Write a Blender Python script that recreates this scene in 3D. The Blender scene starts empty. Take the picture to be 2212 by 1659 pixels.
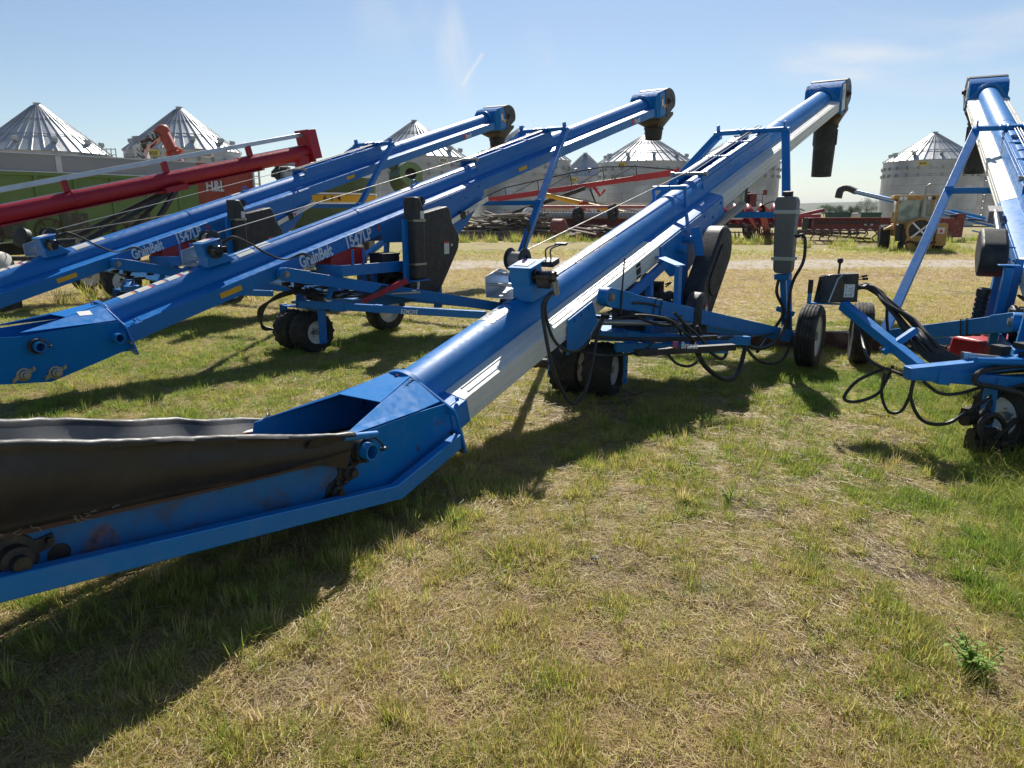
import bpy, math, random
import numpy as np
from mathutils import Vector, Matrix, noise as mnoise
R = math.radians
V = Vector
rnd = random.Random(7)
SC = bpy.context.scene
COL = SC.collection

# ------------------------------------------------------------------ camera, sky, sun, exposure
cam = bpy.data.cameras.new('camera')
cam.sensor_width = 36.0
cam.lens = 36.0 * 1534.0 / 2212.0
cam.clip_start = 0.05
cam.clip_end = 12000
camo = bpy.data.objects.new('camera', cam)
camo.location = (0, 0, 1.90)
camo.rotation_euler = (R(90 - 13.5), 0, 0)
COL.objects.link(camo)
SC.camera = camo

SUN_DIR = V((0.12, 1.05, 1.0)).normalized()          # towards the sun
sl = bpy.data.lights.new('sun', 'SUN')
sl.energy = 5.0
sl.angle = R(0.55)
sl.color = (1.0, 0.95, 0.86)
slo = bpy.data.objects.new('sun', sl)
slo.rotation_euler = (-SUN_DIR).to_track_quat('-Z', 'Y').to_euler()
COL.objects.link(slo)

W = bpy.data.worlds.new('World')
SC.world = W
W.use_nodes = True
wn, wl = W.node_tree.nodes, W.node_tree.links
wn.clear()
def wnode(t, **k):
    n = wn.new(t)
    for a, b in k.items():
        setattr(n, a, b)
    return n
sky = wnode('ShaderNodeTexSky', sky_type='NISHITA', sun_disc=False)
sky.sun_elevation = math.asin(SUN_DIR.z)
sky.sun_rotation = math.atan2(SUN_DIR.x, SUN_DIR.y)
sky.altitude = 300
sky.air_density = 1.0
sky.dust_density = 0.35
sky.ozone_density = 2.2
bg = wnode('ShaderNodeBackground')
bg.inputs[1].default_value = 0.072
out = wnode('ShaderNodeOutputWorld')
# thin cirrus: stretched noise kept to a few parts of the sky
tc = wnode('ShaderNodeTexCoord')
def wisps(rot, scl, ns, lo, hi, centre, inner, outer, detail=6.0, dist=1.2):
    m = wnode('ShaderNodeMapping')
    m.inputs['Rotation'].default_value = rot
    m.inputs['Scale'].default_value = scl
    wl.new(tc.outputs['Generated'], m.inputs[0])
    nz = wnode('ShaderNodeTexNoise')
    nz.inputs['Scale'].default_value = ns
    nz.inputs['Detail'].default_value = detail
    nz.inputs['Distortion'].default_value = dist
    wl.new(m.outputs[0], nz.inputs['Vector'])
    r = wnode('ShaderNodeMapRange', interpolation_type='SMOOTHSTEP')
    r.inputs[1].default_value = lo
    r.inputs[2].default_value = hi
    wl.new(nz.outputs[0], r.inputs[0])
    c = V(centre).normalized()
    sub = wnode('ShaderNodeVectorMath', operation='SUBTRACT')
    sub.inputs[1].default_value = c
    wl.new(tc.outputs['Generated'], sub.inputs[0])
    mm = wnode('ShaderNodeVectorMath', operation='MULTIPLY')
    mm.inputs[1].default_value = inner
    wl.new(sub.outputs[0], mm.inputs[0])
    ln = wnode('ShaderNodeVectorMath', operation='LENGTH')
    wl.new(mm.outputs[0], ln.inputs[0])
    mr = wnode('ShaderNodeMapRange', interpolation_type='SMOOTHSTEP')
    mr.inputs[1].default_value = outer
    mr.inputs[2].default_value = outer * 0.25
    wl.new(ln.outputs['Value'], mr.inputs[0])
    mu = wnode('ShaderNodeMath', operation='MULTIPLY')
    wl.new(r.outputs[0], mu.inputs[0])
    wl.new(mr.outputs[0], mu.inputs[1])
    return mu.outputs[0]
def dirv(u, v):
    x, y = (u - 1106) / 1534.0, (829.5 - v) / 1534.0
    c, s = math.cos(R(13.5)), math.sin(R(13.5))
    return (x, c + y * s, -s + y * c)
def addm(a, b):
    n = wnode('ShaderNodeMath', operation='ADD', use_clamp=True)
    wl.new(a, n.inputs[0]); wl.new(b, n.inputs[1])
    return n.outputs[0]
cl = wisps((0.1, 0.2, 0.1), (1, 1, 3.0), 3.2, 0.42, 0.78, dirv(2130, 95), (1, 1, 2.6), 0.30)
cl = addm(cl, wisps((0, 0.3, 0.0), (1, 1, 4.0), 6.0, 0.40, 0.8, dirv(1790, 142), (1, 1, 3), 0.10))
cl = addm(cl, wisps((0, 0.2, 0.3), (3.2, 1, 1.0), 5.0, 0.34, 0.72, dirv(985, 115), (2.6, 1, 1), 0.085))
cl = addm(cl, wisps((0, 0.5, 0.0), (2.6, 1, 1.2), 4.0, 0.42, 0.9, dirv(1170, 175), (1.5, 1, 1), 0.09))
cl = addm(cl, wisps((0, 0.4, 0.0), (2.2, 1, 1.0), 4.0, 0.42, 0.9, dirv(840, 50), (1.5, 1, 1), 0.12))
# the short vapour trail: a thin capsule along a great-circle line
def trail(p, q, w):
    a, b = V(dirv(*p)).normalized(), V(dirv(*q)).normalized()
    d = (b - a); L = d.length; d.normalize()
    sub = wnode('ShaderNodeVectorMath', operation='SUBTRACT'); sub.inputs[1].default_value = a
    wl.new(tc.outputs['Generated'], sub.inputs[0])
    dt = wnode('ShaderNodeVectorMath', operation='DOT_PRODUCT'); dt.inputs[1].default_value = d
    wl.new(sub.outputs[0], dt.inputs[0])
    cp = wnode('ShaderNodeMath', operation='MAXIMUM'); cp.inputs[1].default_value = 0
    wl.new(dt.outputs['Value'], cp.inputs[0])
    cq = wnode('ShaderNodeMath', operation='MINIMUM'); cq.inputs[1].default_value = L
    wl.new(cp.outputs[0], cq.inputs[0])
    sc = wnode('ShaderNodeVectorMath', operation='SCALE'); sc.inputs[0].default_value = d
    wl.new(cq.outputs[0], sc.inputs['Scale'])
    di = wnode('ShaderNodeVectorMath', operation='DISTANCE')
    wl.new(sub.outputs[0], di.inputs[0]); wl.new(sc.outputs[0], di.inputs[1])
    mr = wnode('ShaderNodeMapRange', interpolation_type='SMOOTHSTEP')
    mr.inputs[1].default_value = w; mr.inputs[2].default_value = 0
    mr.inputs[4].default_value = 0.75
    wl.new(di.outputs['Value'], mr.inputs[0])
    return mr.outputs[0]
cl = addm(cl, trail((999, 183), (1041, 118), 0.0042))
mix = wnode('ShaderNodeMix', data_type='RGBA')
cs = wnode('ShaderNodeMath', operation='MULTIPLY'); cs.inputs[1].default_value = 0.62
wl.new(cl, cs.inputs[0])
wl.new(cs.outputs[0], mix.inputs[0])
wl.new(sky.outputs[0], mix.inputs[6])
mix.inputs[7].default_value = (8.4, 8.6, 8.8, 1)
wl.new(mix.outputs[2], bg.inputs[0])
wl.new(bg.outputs[0], out.inputs[0])

SC.view_settings.view_transform = 'Standard'
SC.view_settings.look = 'None'
SC.view_settings.exposure = 0.52
SC.view_settings.gamma = 1.0
SC.cycles.max_bounces = 7
SC.cycles.transparent_max_bounces = 8
SC.cycles.use_denoising = True
SC.cycles.denoiser = 'OPENIMAGEDENOISE'
SC.cycles.denoising_prefilter = 'ACCURATE'

# ------------------------------------------------------------------ mesh helpers
class MB:
    def __init__(s):
        s.v, s.f, s.m, s.uv = [], [], [], {}
    def add(s, vs, fs, mi=0):
        o = len(s.v)
        s.v += [V(x) for x in vs]
        s.f += [tuple(i + o for i in f) for f in fs]
        s.m += [mi] * len(fs)
        return s
    def para(s, o, a, b, c, mi=0):
        o, a, b, c = V(o), V(a), V(b), V(c)
        if a.cross(b).dot(c) < 0:
            a, b = b, a
        vs = [o, o + a, o + a + b, o + b, o + c, o + a + c, o + a + b + c, o + b + c]
        return s.add(vs, [(0, 3, 2, 1), (4, 5, 6, 7), (0, 1, 5, 4), (1, 2, 6, 5), (2, 3, 7, 6), (3, 0, 4, 7)], mi)
    def box(s, c, ax, ay, az, mi=0):
        c, ax, ay, az = V(c), V(ax), V(ay), V(az)
        return s.para(c - (ax + ay + az) / 2, ax, ay, az, mi)
    def bar(s, p, q, w, h, up=(0, 0, 1), mi=0):
        p, q = V(p), V(q)
        d = (q - p).normalized()
        sd = d.cross(V(up)).normalized()
        u = sd.cross(d)
        return s.para(p - sd * w / 2 - u * h / 2, q - p, sd * w, u * h, mi)
    def prism(s, poly, ext, mi=0):
        poly = [V(p) for p in poly]; e = V(ext); n = len(poly)
        nrm = V((0, 0, 0))
        for i in range(n):
            nrm += (poly[i] - poly[0]).cross(poly[(i + 1) % n] - poly[0])
        if nrm.dot(e) > 0:
            poly.reverse()
        vs = poly + [p + e for p in poly]
        fs = [tuple(range(n)), tuple(range(2 * n - 1, n - 1, -1))]
        fs += [(j, i, i + n, j + n) for i in range(n) for j in [(i + 1) % n]]
        return s.add(vs, fs, mi)
    def tube(s, pts, r, n=10, cap=True, mi=0):
        pts = [V(p) for p in pts]; k = len(pts)
        rr = r if isinstance(r, (list, tuple)) else [r] * k
        t0 = (pts[1] - pts[0]).normalized()
        a = t0.orthogonal().normalized()
        vs = []
        for i, p in enumerate(pts):
            t = (pts[min(i + 1, k - 1)] - pts[max(i - 1, 0)])
            t = t.normalized() if t.length > 1e-9 else t0
            a = (a - t * a.dot(t)).normalized()
            b = t.cross(a)
            vs += [p + (a * math.cos(2 * math.pi * j / n) + b * math.sin(2 * math.pi * j / n)) * rr[i] for j in range(n)]
        fs = [(i * n + j, i * n + (j + 1) % n, (i + 1) * n + (j + 1) % n, (i + 1) * n + j) for i in range(k - 1) for j in range(n)]
        if cap:
            fs += [tuple(range(n - 1, -1, -1)), tuple((k - 1) * n + j for j in range(n))]
        return s.add(vs, fs, mi)
    def cyl(s, p, q, r, n=20, r2=None, mi=0):
        return s.tube([p, q], [r, r if r2 is None else r2], n, True, mi)
    def lathe(s, o, ax, prof, n=32, mi=0, closed=False):
        """prof: list of (along axis, radius)"""
        o, ax = V(o), V(ax).normalized()
        a = ax.orthogonal().normalized(); b = ax.cross(a); k = len(prof)
        vs = [o + ax * h + (a * math.cos(2 * math.pi * j / n) + b * math.sin(2 * math.pi * j / n)) * r for h, r in prof for j in range(n)]
        fs = []
        for i in range(k if closed else k - 1):
            i2 = (i + 1) % k
            fs += [(i * n + j, i * n + (j + 1) % n, i2 * n + (j + 1) % n, i2 * n + j) for j in range(n)]
        return s.add(vs, fs, mi)
    def ring(s, o, ax, r0, r1, th, n=32, mi=0):
        return s.lathe(o, ax, [(0, r0), (0, r1), (th, r1), (th, r0)], n, mi, True)
    def bolt(s, p, ax, r=0.014, h=0.012, mi=0):
        return s.cyl(p, V(p) + V(ax).normalized() * h, r, 6, None, mi)
    def quad(s, a, b, c, d, mi=0):
        return s.add([a, b, c, d], [(0, 1, 2, 3)], mi)

ORG = {}
EACH = {'bolt', 'side_panel', 'coil_spring', 'stub_pipe', 'seam_strip', 'fender', 'white_line', 'leg', 'stand', 'stay', 'rail_post', 'disc', 'shank', 'tine', 'reflector', 'engine_post', 'strap', 'red_arm', 'cream_arm', 'u_bolt', 'hose_fitting', 'control_arm', 'side_window', 'dark_panel', 'steering_arm', 'spout_strap', 'door_bar', 'timber', 'cross_strap', 'lift_rail', 'frayed_thread'}
def islands(mb):
    """the connected pieces of mb, each as an MB of its own"""
    par = list(range(len(mb.v)))
    def find(i):
        while par[i] != i:
            par[i] = par[par[i]]; i = par[i]
        return i
    for f in mb.f:
        a = find(f[0])
        for j in f[1:]: par[find(j)] = a
    out = {}
    for k, f in enumerate(mb.f):
        q, ix = out.setdefault(find(f[0]), (MB(), {}))
        for j in f:
            if j not in ix: ix[j] = len(q.v); q.v.append(mb.v[j])
        q.f.append(tuple(ix[j] for j in f)); q.m.append(mb.m[k])
    return [q for q, _ in out.values()]
def org(o):
    return ORG.get(o.name, V((0, 0, 0))) if o else V((0, 0, 0))
def build(name, mb, mats, parent=None, bevel=0.0, smooth=True, ang=38, loc=None):
    """links what mb holds as ONE mesh object; a child shares its thing's origin"""
    if name in EACH and parent and not mb.uv:
        ps = islands(mb)
        if len(ps) > 1:
            return [_build(name, q, mats, parent, bevel, smooth, ang, loc) for q in ps][0]
    return _build(name, mb, mats, parent, bevel, smooth, ang, loc)
def _build(name, mb, mats, parent=None, bevel=0.0, smooth=True, ang=38, loc=None):
    o0 = org(parent) if parent else (V(loc) if loc is not None else V((0, 0, 0)))
    me = bpy.data.meshes.new(name)
    me.from_pydata([tuple(p - o0) for p in mb.v], [], mb.f)
    if not isinstance(mats, (list, tuple)):
        mats = [mats]
    for m in mats:
        me.materials.append(m)
    if len(mats) > 1:
        me.polygons.foreach_set('material_index', mb.m)
    if mb.uv:
        ul = me.uv_layers.new(name='UVMap')
        for p in me.polygons:
            q = mb.uv.get(p.index)
            if q:
                for li, c in zip(p.loop_indices, q):
                    ul.data[li].uv = c
    me.validate()
    me.update()
    if smooth:
        me.shade_smooth()
        me.set_sharp_from_angle(angle=R(ang))
    o = bpy.data.objects.new(name, me)
    COL.objects.link(o)
    ORG[o.name] = o0
    if parent:
        o.parent = parent
    else:
        o.location = o0
    if bevel > 0:
        b = o.modifiers.new('bevel', 'BEVEL')
        b.width = bevel; b.segments = 2; b.limit_method = 'ANGLE'; b.angle_limit = R(40)
        b.harden_normals = False
    return o
def tag(o, label=None, cat=None, group=None, kind=None):
    if label: o['label'] = label
    if cat: o['category'] = cat
    if group: o['group'] = group
    if kind: o['kind'] = kind
    return o
def thing(name, label, cat, loc, group=None):
    o = bpy.data.objects.new(name, None)
    o.empty_display_size = 0.3
    COL.objects.link(o)
    o.location = loc
    ORG[o.name] = V(loc)
    return tag(o, label, cat, group)
def spline(pts, k=8):
    pts = [V(p) for p in pts]
    P = [pts[0] * 2 - pts[1]] + pts + [pts[-1] * 2 - pts[-2]]
    o = []
    for i in range(1, len(P) - 2):
        a, b, c, d = P[i - 1:i + 3]
        for j in range(k):
            t = j / k
            o.append(0.5 * ((2 * b) + (c - a) * t + (2 * a - 5 * b + 4 * c - d) * t * t + (3 * b - a - 3 * c + d) * t ** 3))
    o.append(pts[-1])
    return o

# ------------------------------------------------------------------ materials
def newmat(name):
    m = bpy.data.materials.new(name)
    m.use_nodes = True
    nt = m.node_tree
    return m, nt.nodes, nt.links, nt.nodes['Principled BSDF']
def mixc(n, l, fac, a, b):
    x = n.new('ShaderNodeMix'); x.data_type = 'RGBA'
    if isinstance(fac, (int, float)): x.inputs[0].default_value = fac
    else: l.new(fac, x.inputs[0])
    for i, c in ((6, a), (7, b)):
        if isinstance(c, (tuple, list)): x.inputs[i].default_value = (*c[:3], 1)
        else: l.new(c, x.inputs[i])
    return x.outputs[2]
def noisef(n, l, scale, lo, hi, detail=4, vec=None, dist=0.0, obj=True):
    nz = n.new('ShaderNodeTexNoise')
    nz.inputs['Scale'].default_value = scale
    nz.inputs['Detail'].default_value = detail
    nz.inputs['Distortion'].default_value = dist
    if vec is None:
        t = n.new('ShaderNodeTexCoord'); vec = t.outputs['Object']
    l.new(vec, nz.inputs['Vector'])
    r = n.new('ShaderNodeMapRange'); r.interpolation_type = 'SMOOTHSTEP'
    r.inputs[1].default_value = lo; r.inputs[2].default_value = hi
    l.new(nz.outputs[0], r.inputs[0])
    return r.outputs[0]
def paint(name, col, rough=0.35, dust=(0.33, 0.29, 0.23), dustamt=0.25, metal=0.0, coat=0.0, spec=0.5, fade=0.15, bump=0.0, scale=3.0, rust=None):
    m, n, l, p = newmat(name)
    c2 = tuple(min(1, x * (1 + fade) + 0.02 * fade) for x in col)
    c = mixc(n, l, noisef(n, l, scale * 0.5, 0.3, 0.7, 3), col, c2)
    d = noisef(n, l, scale * 2.3, 0.45, 0.8, 7, dist=0.6)
    g = n.new('ShaderNodeMath'); g.operation = 'MULTIPLY'; g.inputs[1].default_value = dustamt
    l.new(d, g.inputs[0])
    c = mixc(n, l, g.outputs[0], c, dust)
    ro = n.new('ShaderNodeMapRange')
    ro.inputs[3].default_value = rough; ro.inputs[4].default_value = min(1, rough + 0.22)
    l.new(noisef(n, l, scale * 5, 0.35, 0.8, 5), ro.inputs[0])
    if rust:
        rf = noisef(n, l, rust[0], rust[1], rust[2], 9, dist=1.0)
        rc = mixc(n, l, noisef(n, l, 30, .3, .7, 5), (0.05, 0.026, 0.018), (0.17, 0.075, 0.035))
        c = mixc(n, l, rf, c, rc)
        x = n.new('ShaderNodeMath'); x.operation = 'MAXIMUM'
        l.new(ro.outputs[0], x.inputs[0]); l.new(rf, x.inputs[1]); l.new(x.outputs[0], p.inputs['Roughness'])
    else:
        l.new(ro.outputs[0], p.inputs['Roughness'])
    l.new(c, p.inputs['Base Color'])
    p.inputs['Metallic'].default_value = metal
    p.inputs['Specular IOR Level'].default_value = spec
    p.inputs['Coat Weight'].default_value = coat
    p.inputs['Coat Roughness'].default_value = 0.2
    if bump:
        b = n.new('ShaderNodeBump'); b.inputs['Strength'].default_value = bump; b.inputs['Distance'].default_value = 0.01
        nz = n.new('ShaderNodeTexNoise'); nz.inputs['Scale'].default_value = scale * 9; nz.inputs['Detail'].default_value = 6
        t = n.new('ShaderNodeTexCoord'); l.new(t.outputs['Object'], nz.inputs['Vector'])
        l.new(nz.outputs[0], b.inputs['Height']); l.new(b.outputs[0], p.inputs['Normal'])
    return m
BLUE = paint('blue_paint', (0.001, 0.165, 0.48), 0.40, dustamt=0.08, fade=0.10, spec=.4)
BLUE2 = paint('blue_paint_new', (0.001, 0.145, 0.45), 0.36, dustamt=0.02, fade=0.06, spec=.4)
BLUERUST = paint('blue_paint_rusting', (0.001, 0.165, 0.48), 0.6, dustamt=0.10, fade=0.12, spec=.14, rust=(4.5, 0.63, 0.74))
BLUEMATT = paint('blue_paint_matt', (0.001, 0.145, 0.45), 0.62, dustamt=0.02, fade=0.05, spec=.12)
BLUEDIRTY = paint('blue_paint_dirty', (0.002, 0.12, 0.34), 0.5, dust=(0.06, 0.045, 0.03), dustamt=0.85, fade=0.2, rust=(3.2, 0.55, 0.75))
WHITE = paint('white_paint', (0.70, 0.68, 0.62), 0.45, dustamt=0.16, fade=0.03)
RIMW = paint('white_rim_paint', (0.72, 0.71, 0.67), 0.45, dustamt=0.22)
BLACKP = paint('black_plastic', (0.014, 0.014, 0.016), 0.5, dust=(0.14, 0.13, 0.12), dustamt=0.18, bump=0.06)
BLACKGLOSS = paint('black_gloss_paint', (0.010, 0.010, 0.013), 0.22, dustamt=0.06)
TANKP = paint('grey_plastic', (0.115, 0.118, 0.125), 0.5, dust=(0.2, 0.19, 0.18), dustamt=0.25)
RUBBER = paint('tyre_rubber', (0.022, 0.021, 0.020), 0.75, dust=(0.20, 0.17, 0.14), dustamt=0.45, bump=0.12)
LUGRUB = paint('lug_tyre_rubber', (0.017, 0.016, 0.015), 0.72, dust=(0.10, 0.085, 0.07), dustamt=0.35, bump=0.12)
HOSE = paint('hose_rubber', (0.018, 0.018, 0.018), 0.5, dust=(0.12, 0.11, 0.09), dustamt=0.3)
CANVAS = paint('black_canvas', (0.022, 0.021, 0.022), 0.45, dust=(0.07, 0.066, 0.062), dustamt=0.25, bump=0.06, scale=4)
CANVIN = paint('sunlit_dusty_canvas', (0.13, 0.128, 0.125), 0.6, dust=(0.22, 0.21, 0.19), dustamt=0.4, bump=0.05, scale=4)  # inner faces: sunlit sheen painted in as paler grey, along with grain dust
BELTM = paint('belt_rubber', (0.014, 0.014, 0.014), 0.6, dustamt=0.25)
GALV = paint('galvanised_steel', (0.46, 0.48, 0.50), 0.30, metal=0.85, dust=(0.45, 0.44, 0.42), dustamt=0.4, scale=8)
STEEL = paint('dull_steel', (0.30, 0.29, 0.28), 0.42, metal=0.8, dust=(0.2, 0.16, 0.12), dustamt=0.4, scale=12)
IRON = paint('oily_iron', (0.028, 0.027, 0.027), 0.5, metal=0.3, dust=(0.10, 0.075, 0.05), dustamt=0.6, scale=9, bump=0.2)
RUSTM = paint('rusty_iron', (0.075, 0.040, 0.027), 0.85, dust=(0.05, 0.035, 0.03), dustamt=0.7, scale=9, bump=0.3)
REDP = paint('red_paint', (0.30, 0.004, 0.020), 0.32, dustamt=0.03)
REDBR = paint('bright_red_paint', (0.42, 0.012, 0.014), 0.35, dustamt=0.08)
REDFADE = paint('faded_red_paint', (0.17, 0.022, 0.020), 0.55, dustamt=0.35, rust=(6, .6, .75))
ORANGEP = paint('orange_red_paint', (0.40, 0.072, 0.036), 0.5, dustamt=0.22)
GREENP = paint('faded_green_paint', (0.115, 0.20, 0.050), 0.5, dust=(0.16, 0.14, 0.08), dustamt=0.35, scale=1.2)
GREEND = paint('dark_green_paint', (0.052, 0.085, 0.022), 0.4, dustamt=0.15)
GREENL = paint('light_green_paint', (0.17, 0.24, 0.09), 0.5, dustamt=0.2)
GREYP = paint('weathered_grey_sheet', (0.26, 0.275, 0.30), 0.45, metal=0.3, dustamt=0.25, scale=1.5)
YELLOW = paint('yellow_paint', (0.62, 0.33, 0.010), 0.5, dustamt=0.05)
TRACY = paint('old_yellow_paint', (0.46, 0.26, 0.070), 0.55, dust=(0.16, 0.105, 0.06), dustamt=0.7, scale=4, rust=(5, .62, .8))
CREAM = paint('cream_paint', (0.55, 0.50, 0.38), 0.55, dustamt=0.2)
WOOD = paint('weathered_boards', (0.27, 0.225, 0.18), 0.85, dust=(0.13, 0.11, 0.09), dustamt=0.6, scale=5)
WOODD = paint('dark_boards', (0.10, 0.085, 0.07), 0.85, dustamt=0.3, scale=5)
LETW = paint('white_lettering', (0.62, 0.66, 0.70), 0.45, dustamt=0.05)
LETR = paint('red_lettering', (0.60, 0.05, 0.04), 0.45, dustamt=0.05)
LETB = paint('black_lettering', (0.02, 0.02, 0.02), 0.5, dustamt=0.05)
POLY = paint('white_plastic', (0.62, 0.60, 0.54), 0.45, dustamt=0.2)
BARK = paint('grey_bark', (0.09, 0.075, 0.06), 0.9, dustamt=0.4)
ROPE = paint('steel_cable', (0.32, 0.30, 0.27), 0.5, metal=0.6, dustamt=0.4)
def glassm():
    m, n, l, p = newmat('cab_glass')
    p.inputs['Base Color'].default_value = (0.16, 0.22, 0.20, 1)
    p.inputs['Roughness'].default_value = 0.08
    p.inputs['Specular IOR Level'].default_value = 0.9
    l.new(mixc(n, l, noisef(n, l, 2.2, .4, .6, 3), (0.10, 0.15, 0.14), (0.30, 0.36, 0.33)), p.inputs['Base Color'])
    return m
GLASS = glassm()
def decalm(name, bar, paper=(0.70, 0.68, 0.62), torn=0.0):
    """sticker: illegible fine print on pale paper with one coloured band; UV runs along the sticker"""
    m, n, l, p = newmat(name)
    uv = n.new('ShaderNodeUVMap')
    sp = n.new('ShaderNodeSeparateXYZ'); l.new(uv.outputs[0], sp.inputs[0])
    mp = n.new('ShaderNodeMapping'); mp.inputs['Scale'].default_value = (9, 60, 1); l.new(uv.outputs[0], mp.inputs[0])
    nz = n.new('ShaderNodeTexNoise'); nz.inputs['Scale'].default_value = 1.0; nz.inputs['Detail'].default_value = 2
    l.new(mp.outputs[0], nz.inputs['Vector'])
    r = n.new('ShaderNodeMapRange'); r.inputs[1].default_value = 0.52; r.inputs[2].default_value = 0.6; l.new(nz.outputs[0], r.inputs[0])
    k = n.new('ShaderNodeMath'); k.operation = 'MULTIPLY'; k.inputs[1].default_value = 0.45; l.new(r.outputs[0], k.inputs[0])
    c = mixc(n, l, k.outputs[0], paper, (0.10, 0.10, 0.11))
    b = n.new('ShaderNodeMath'); b.operation = 'GREATER_THAN'; b.inputs[1].default_value = 0.84; l.new(sp.outputs[0], b.inputs[0])
    c = mixc(n, l, b.outputs[0], c, bar)
    l.new(c, p.inputs['Base Color'])
    p.inputs['Roughness'].default_value = 0.4
    if torn:
        f = noisef(n, l, 7.0, torn, torn + 0.02, 6, vec=uv.outputs[0])
        t = n.new('ShaderNodeBsdfTransparent'); ms = n.new('ShaderNodeMixShader')
        l.new(f, ms.inputs[0]); l.new(p.outputs[0], ms.inputs[1]); l.new(t.outputs[0], ms.inputs[2])
        l.new(ms.outputs[0], n['Material Output'].inputs[0])
    return m
DEC_O = decalm('safety_sticker_orange', (0.75, 0.30, 0.03))
DEC_R = decalm('safety_sticker_red', (0.62, 0.03, 0.04))
DEC_W = decalm('plain_sticker', (0.70, 0.68, 0.62))
DEC_T = decalm('torn_sticker', (0.66, 0.60, 0.55), (0.68, 0.66, 0.60), torn=0.56)

def text(body, o, ex, ey, h, m, parent, name='lettering', xs=0.8, bold=0.02, depth=0.0015, shear=0.0):
    """flat raised letters: o = lower left corner, ex / ey = directions of writing and of up"""
    cu = bpy.data.curves.new('letters', 'FONT')
    cu.body = body; cu.size = 1.0; cu.offset = bold; cu.extrude = 0.0; cu.shear = shear
    cu.resolution_u = 3
    tmp = bpy.data.objects.new('letters', cu)
    COL.objects.link(tmp)
    bpy.context.view_layer.update()
    me = bpy.data.meshes.new_from_object(tmp.evaluated_get(bpy.context.evaluated_depsgraph_get()))
    bpy.data.objects.remove(tmp); bpy.data.curves.remove(cu)
    ex, ey, o = V(ex).normalized(), V(ey).normalized(), V(o)
    nz = ex.cross(ey)
    k = h / 0.70
    o0 = org(parent)
    for v in me.vertices:
        v.co = o + ex * (v.co.x * k * xs) + ey * (v.co.y * k) + nz * 0.003 - o0
    me.materials.clear(); me.materials.append(m)
    me.name = name
    ob = bpy.data.objects.new(name, me)
    COL.objects.link(ob)
    ORG[ob.name] = o0
    ob.parent = parent
    return ob
HAZE = 0.00011

# ------------------------------------------------------------------ belt conveyors
class Frame:
    """s runs up the tube, l to its right, n out of its top; a / l / z is the same turned level on the ground"""
    def __init__(f, base, az, el):
        f.b = V(base); az, el = R(az), R(el)
        f.s = V((math.cos(el) * math.sin(az), math.cos(el) * math.cos(az), math.sin(el)))
        f.l = V((math.cos(az), -math.sin(az), 0))
        f.n = f.l.cross(f.s)
        f.g = V((math.sin(az), math.cos(az), 0))
        f.z = V((0, 0, 1))
    def T(f, s, l, n): return f.b + f.s * s + f.l * l + f.n * n
    def G(f, a, l, z): return V((f.b.x, f.b.y, 0)) + f.g * a + f.l * l + f.z * z

TR = 0.185
K = 1.118                      # ground-standing parts were measured for an eye height of 1.70; the eye is at 1.90
EYE = V((0, 0, 1.70))
WK = [K]
def sc(p, k=K): return EYE + (V(p) - EYE) * k
TROUGH = [(-.185, -.015), (-.355, -.06), (-.35, -.24), (.35, -.24), (.355, -.06), (.185, -.015)]
def patch(F, s0, s1, t0, t1, mat, parent, name='sticker', r=TR + .0025, n=8):
    """sticker bent round the tube, t in degrees from its right side over the top"""
    mb = MB()
    vs, uv = [], []
    for i in range(n + 1):
        t = R(t0 + (t1 - t0) * i / n)
        for s in (s0, s1):
            vs.append(F.T(s, r * math.cos(t), r * math.sin(t)))
    fs = [(2 * i, 2 * i + 1, 2 * i + 3, 2 * i + 2) for i in range(n)]
    mb.add(vs, fs)
    for i in range(n):
        a, b = i / n, (i + 1) / n
        mb.uv[i] = [(0, a), (1, a), (1, b), (0, b)]
    return build(name, mb, mat, parent)
def flatsticker(p, ex, ey, w, h, mat, parent, name='sticker'):
    ex, ey = V(ex).normalized(), V(ey).normalized(); p = V(p); nz = ex.cross(ey) * .003
    mb = MB(); a = p - ex * w / 2 - ey * h / 2 + nz
    mb.quad(a, a + ex * w, a + ex * w + ey * h, a + ey * h)
    mb.uv[0] = [(0, 0), (0, 1), (1, 1), (1, 0)]
    return build(name, mb, mat, parent, smooth=False)
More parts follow.
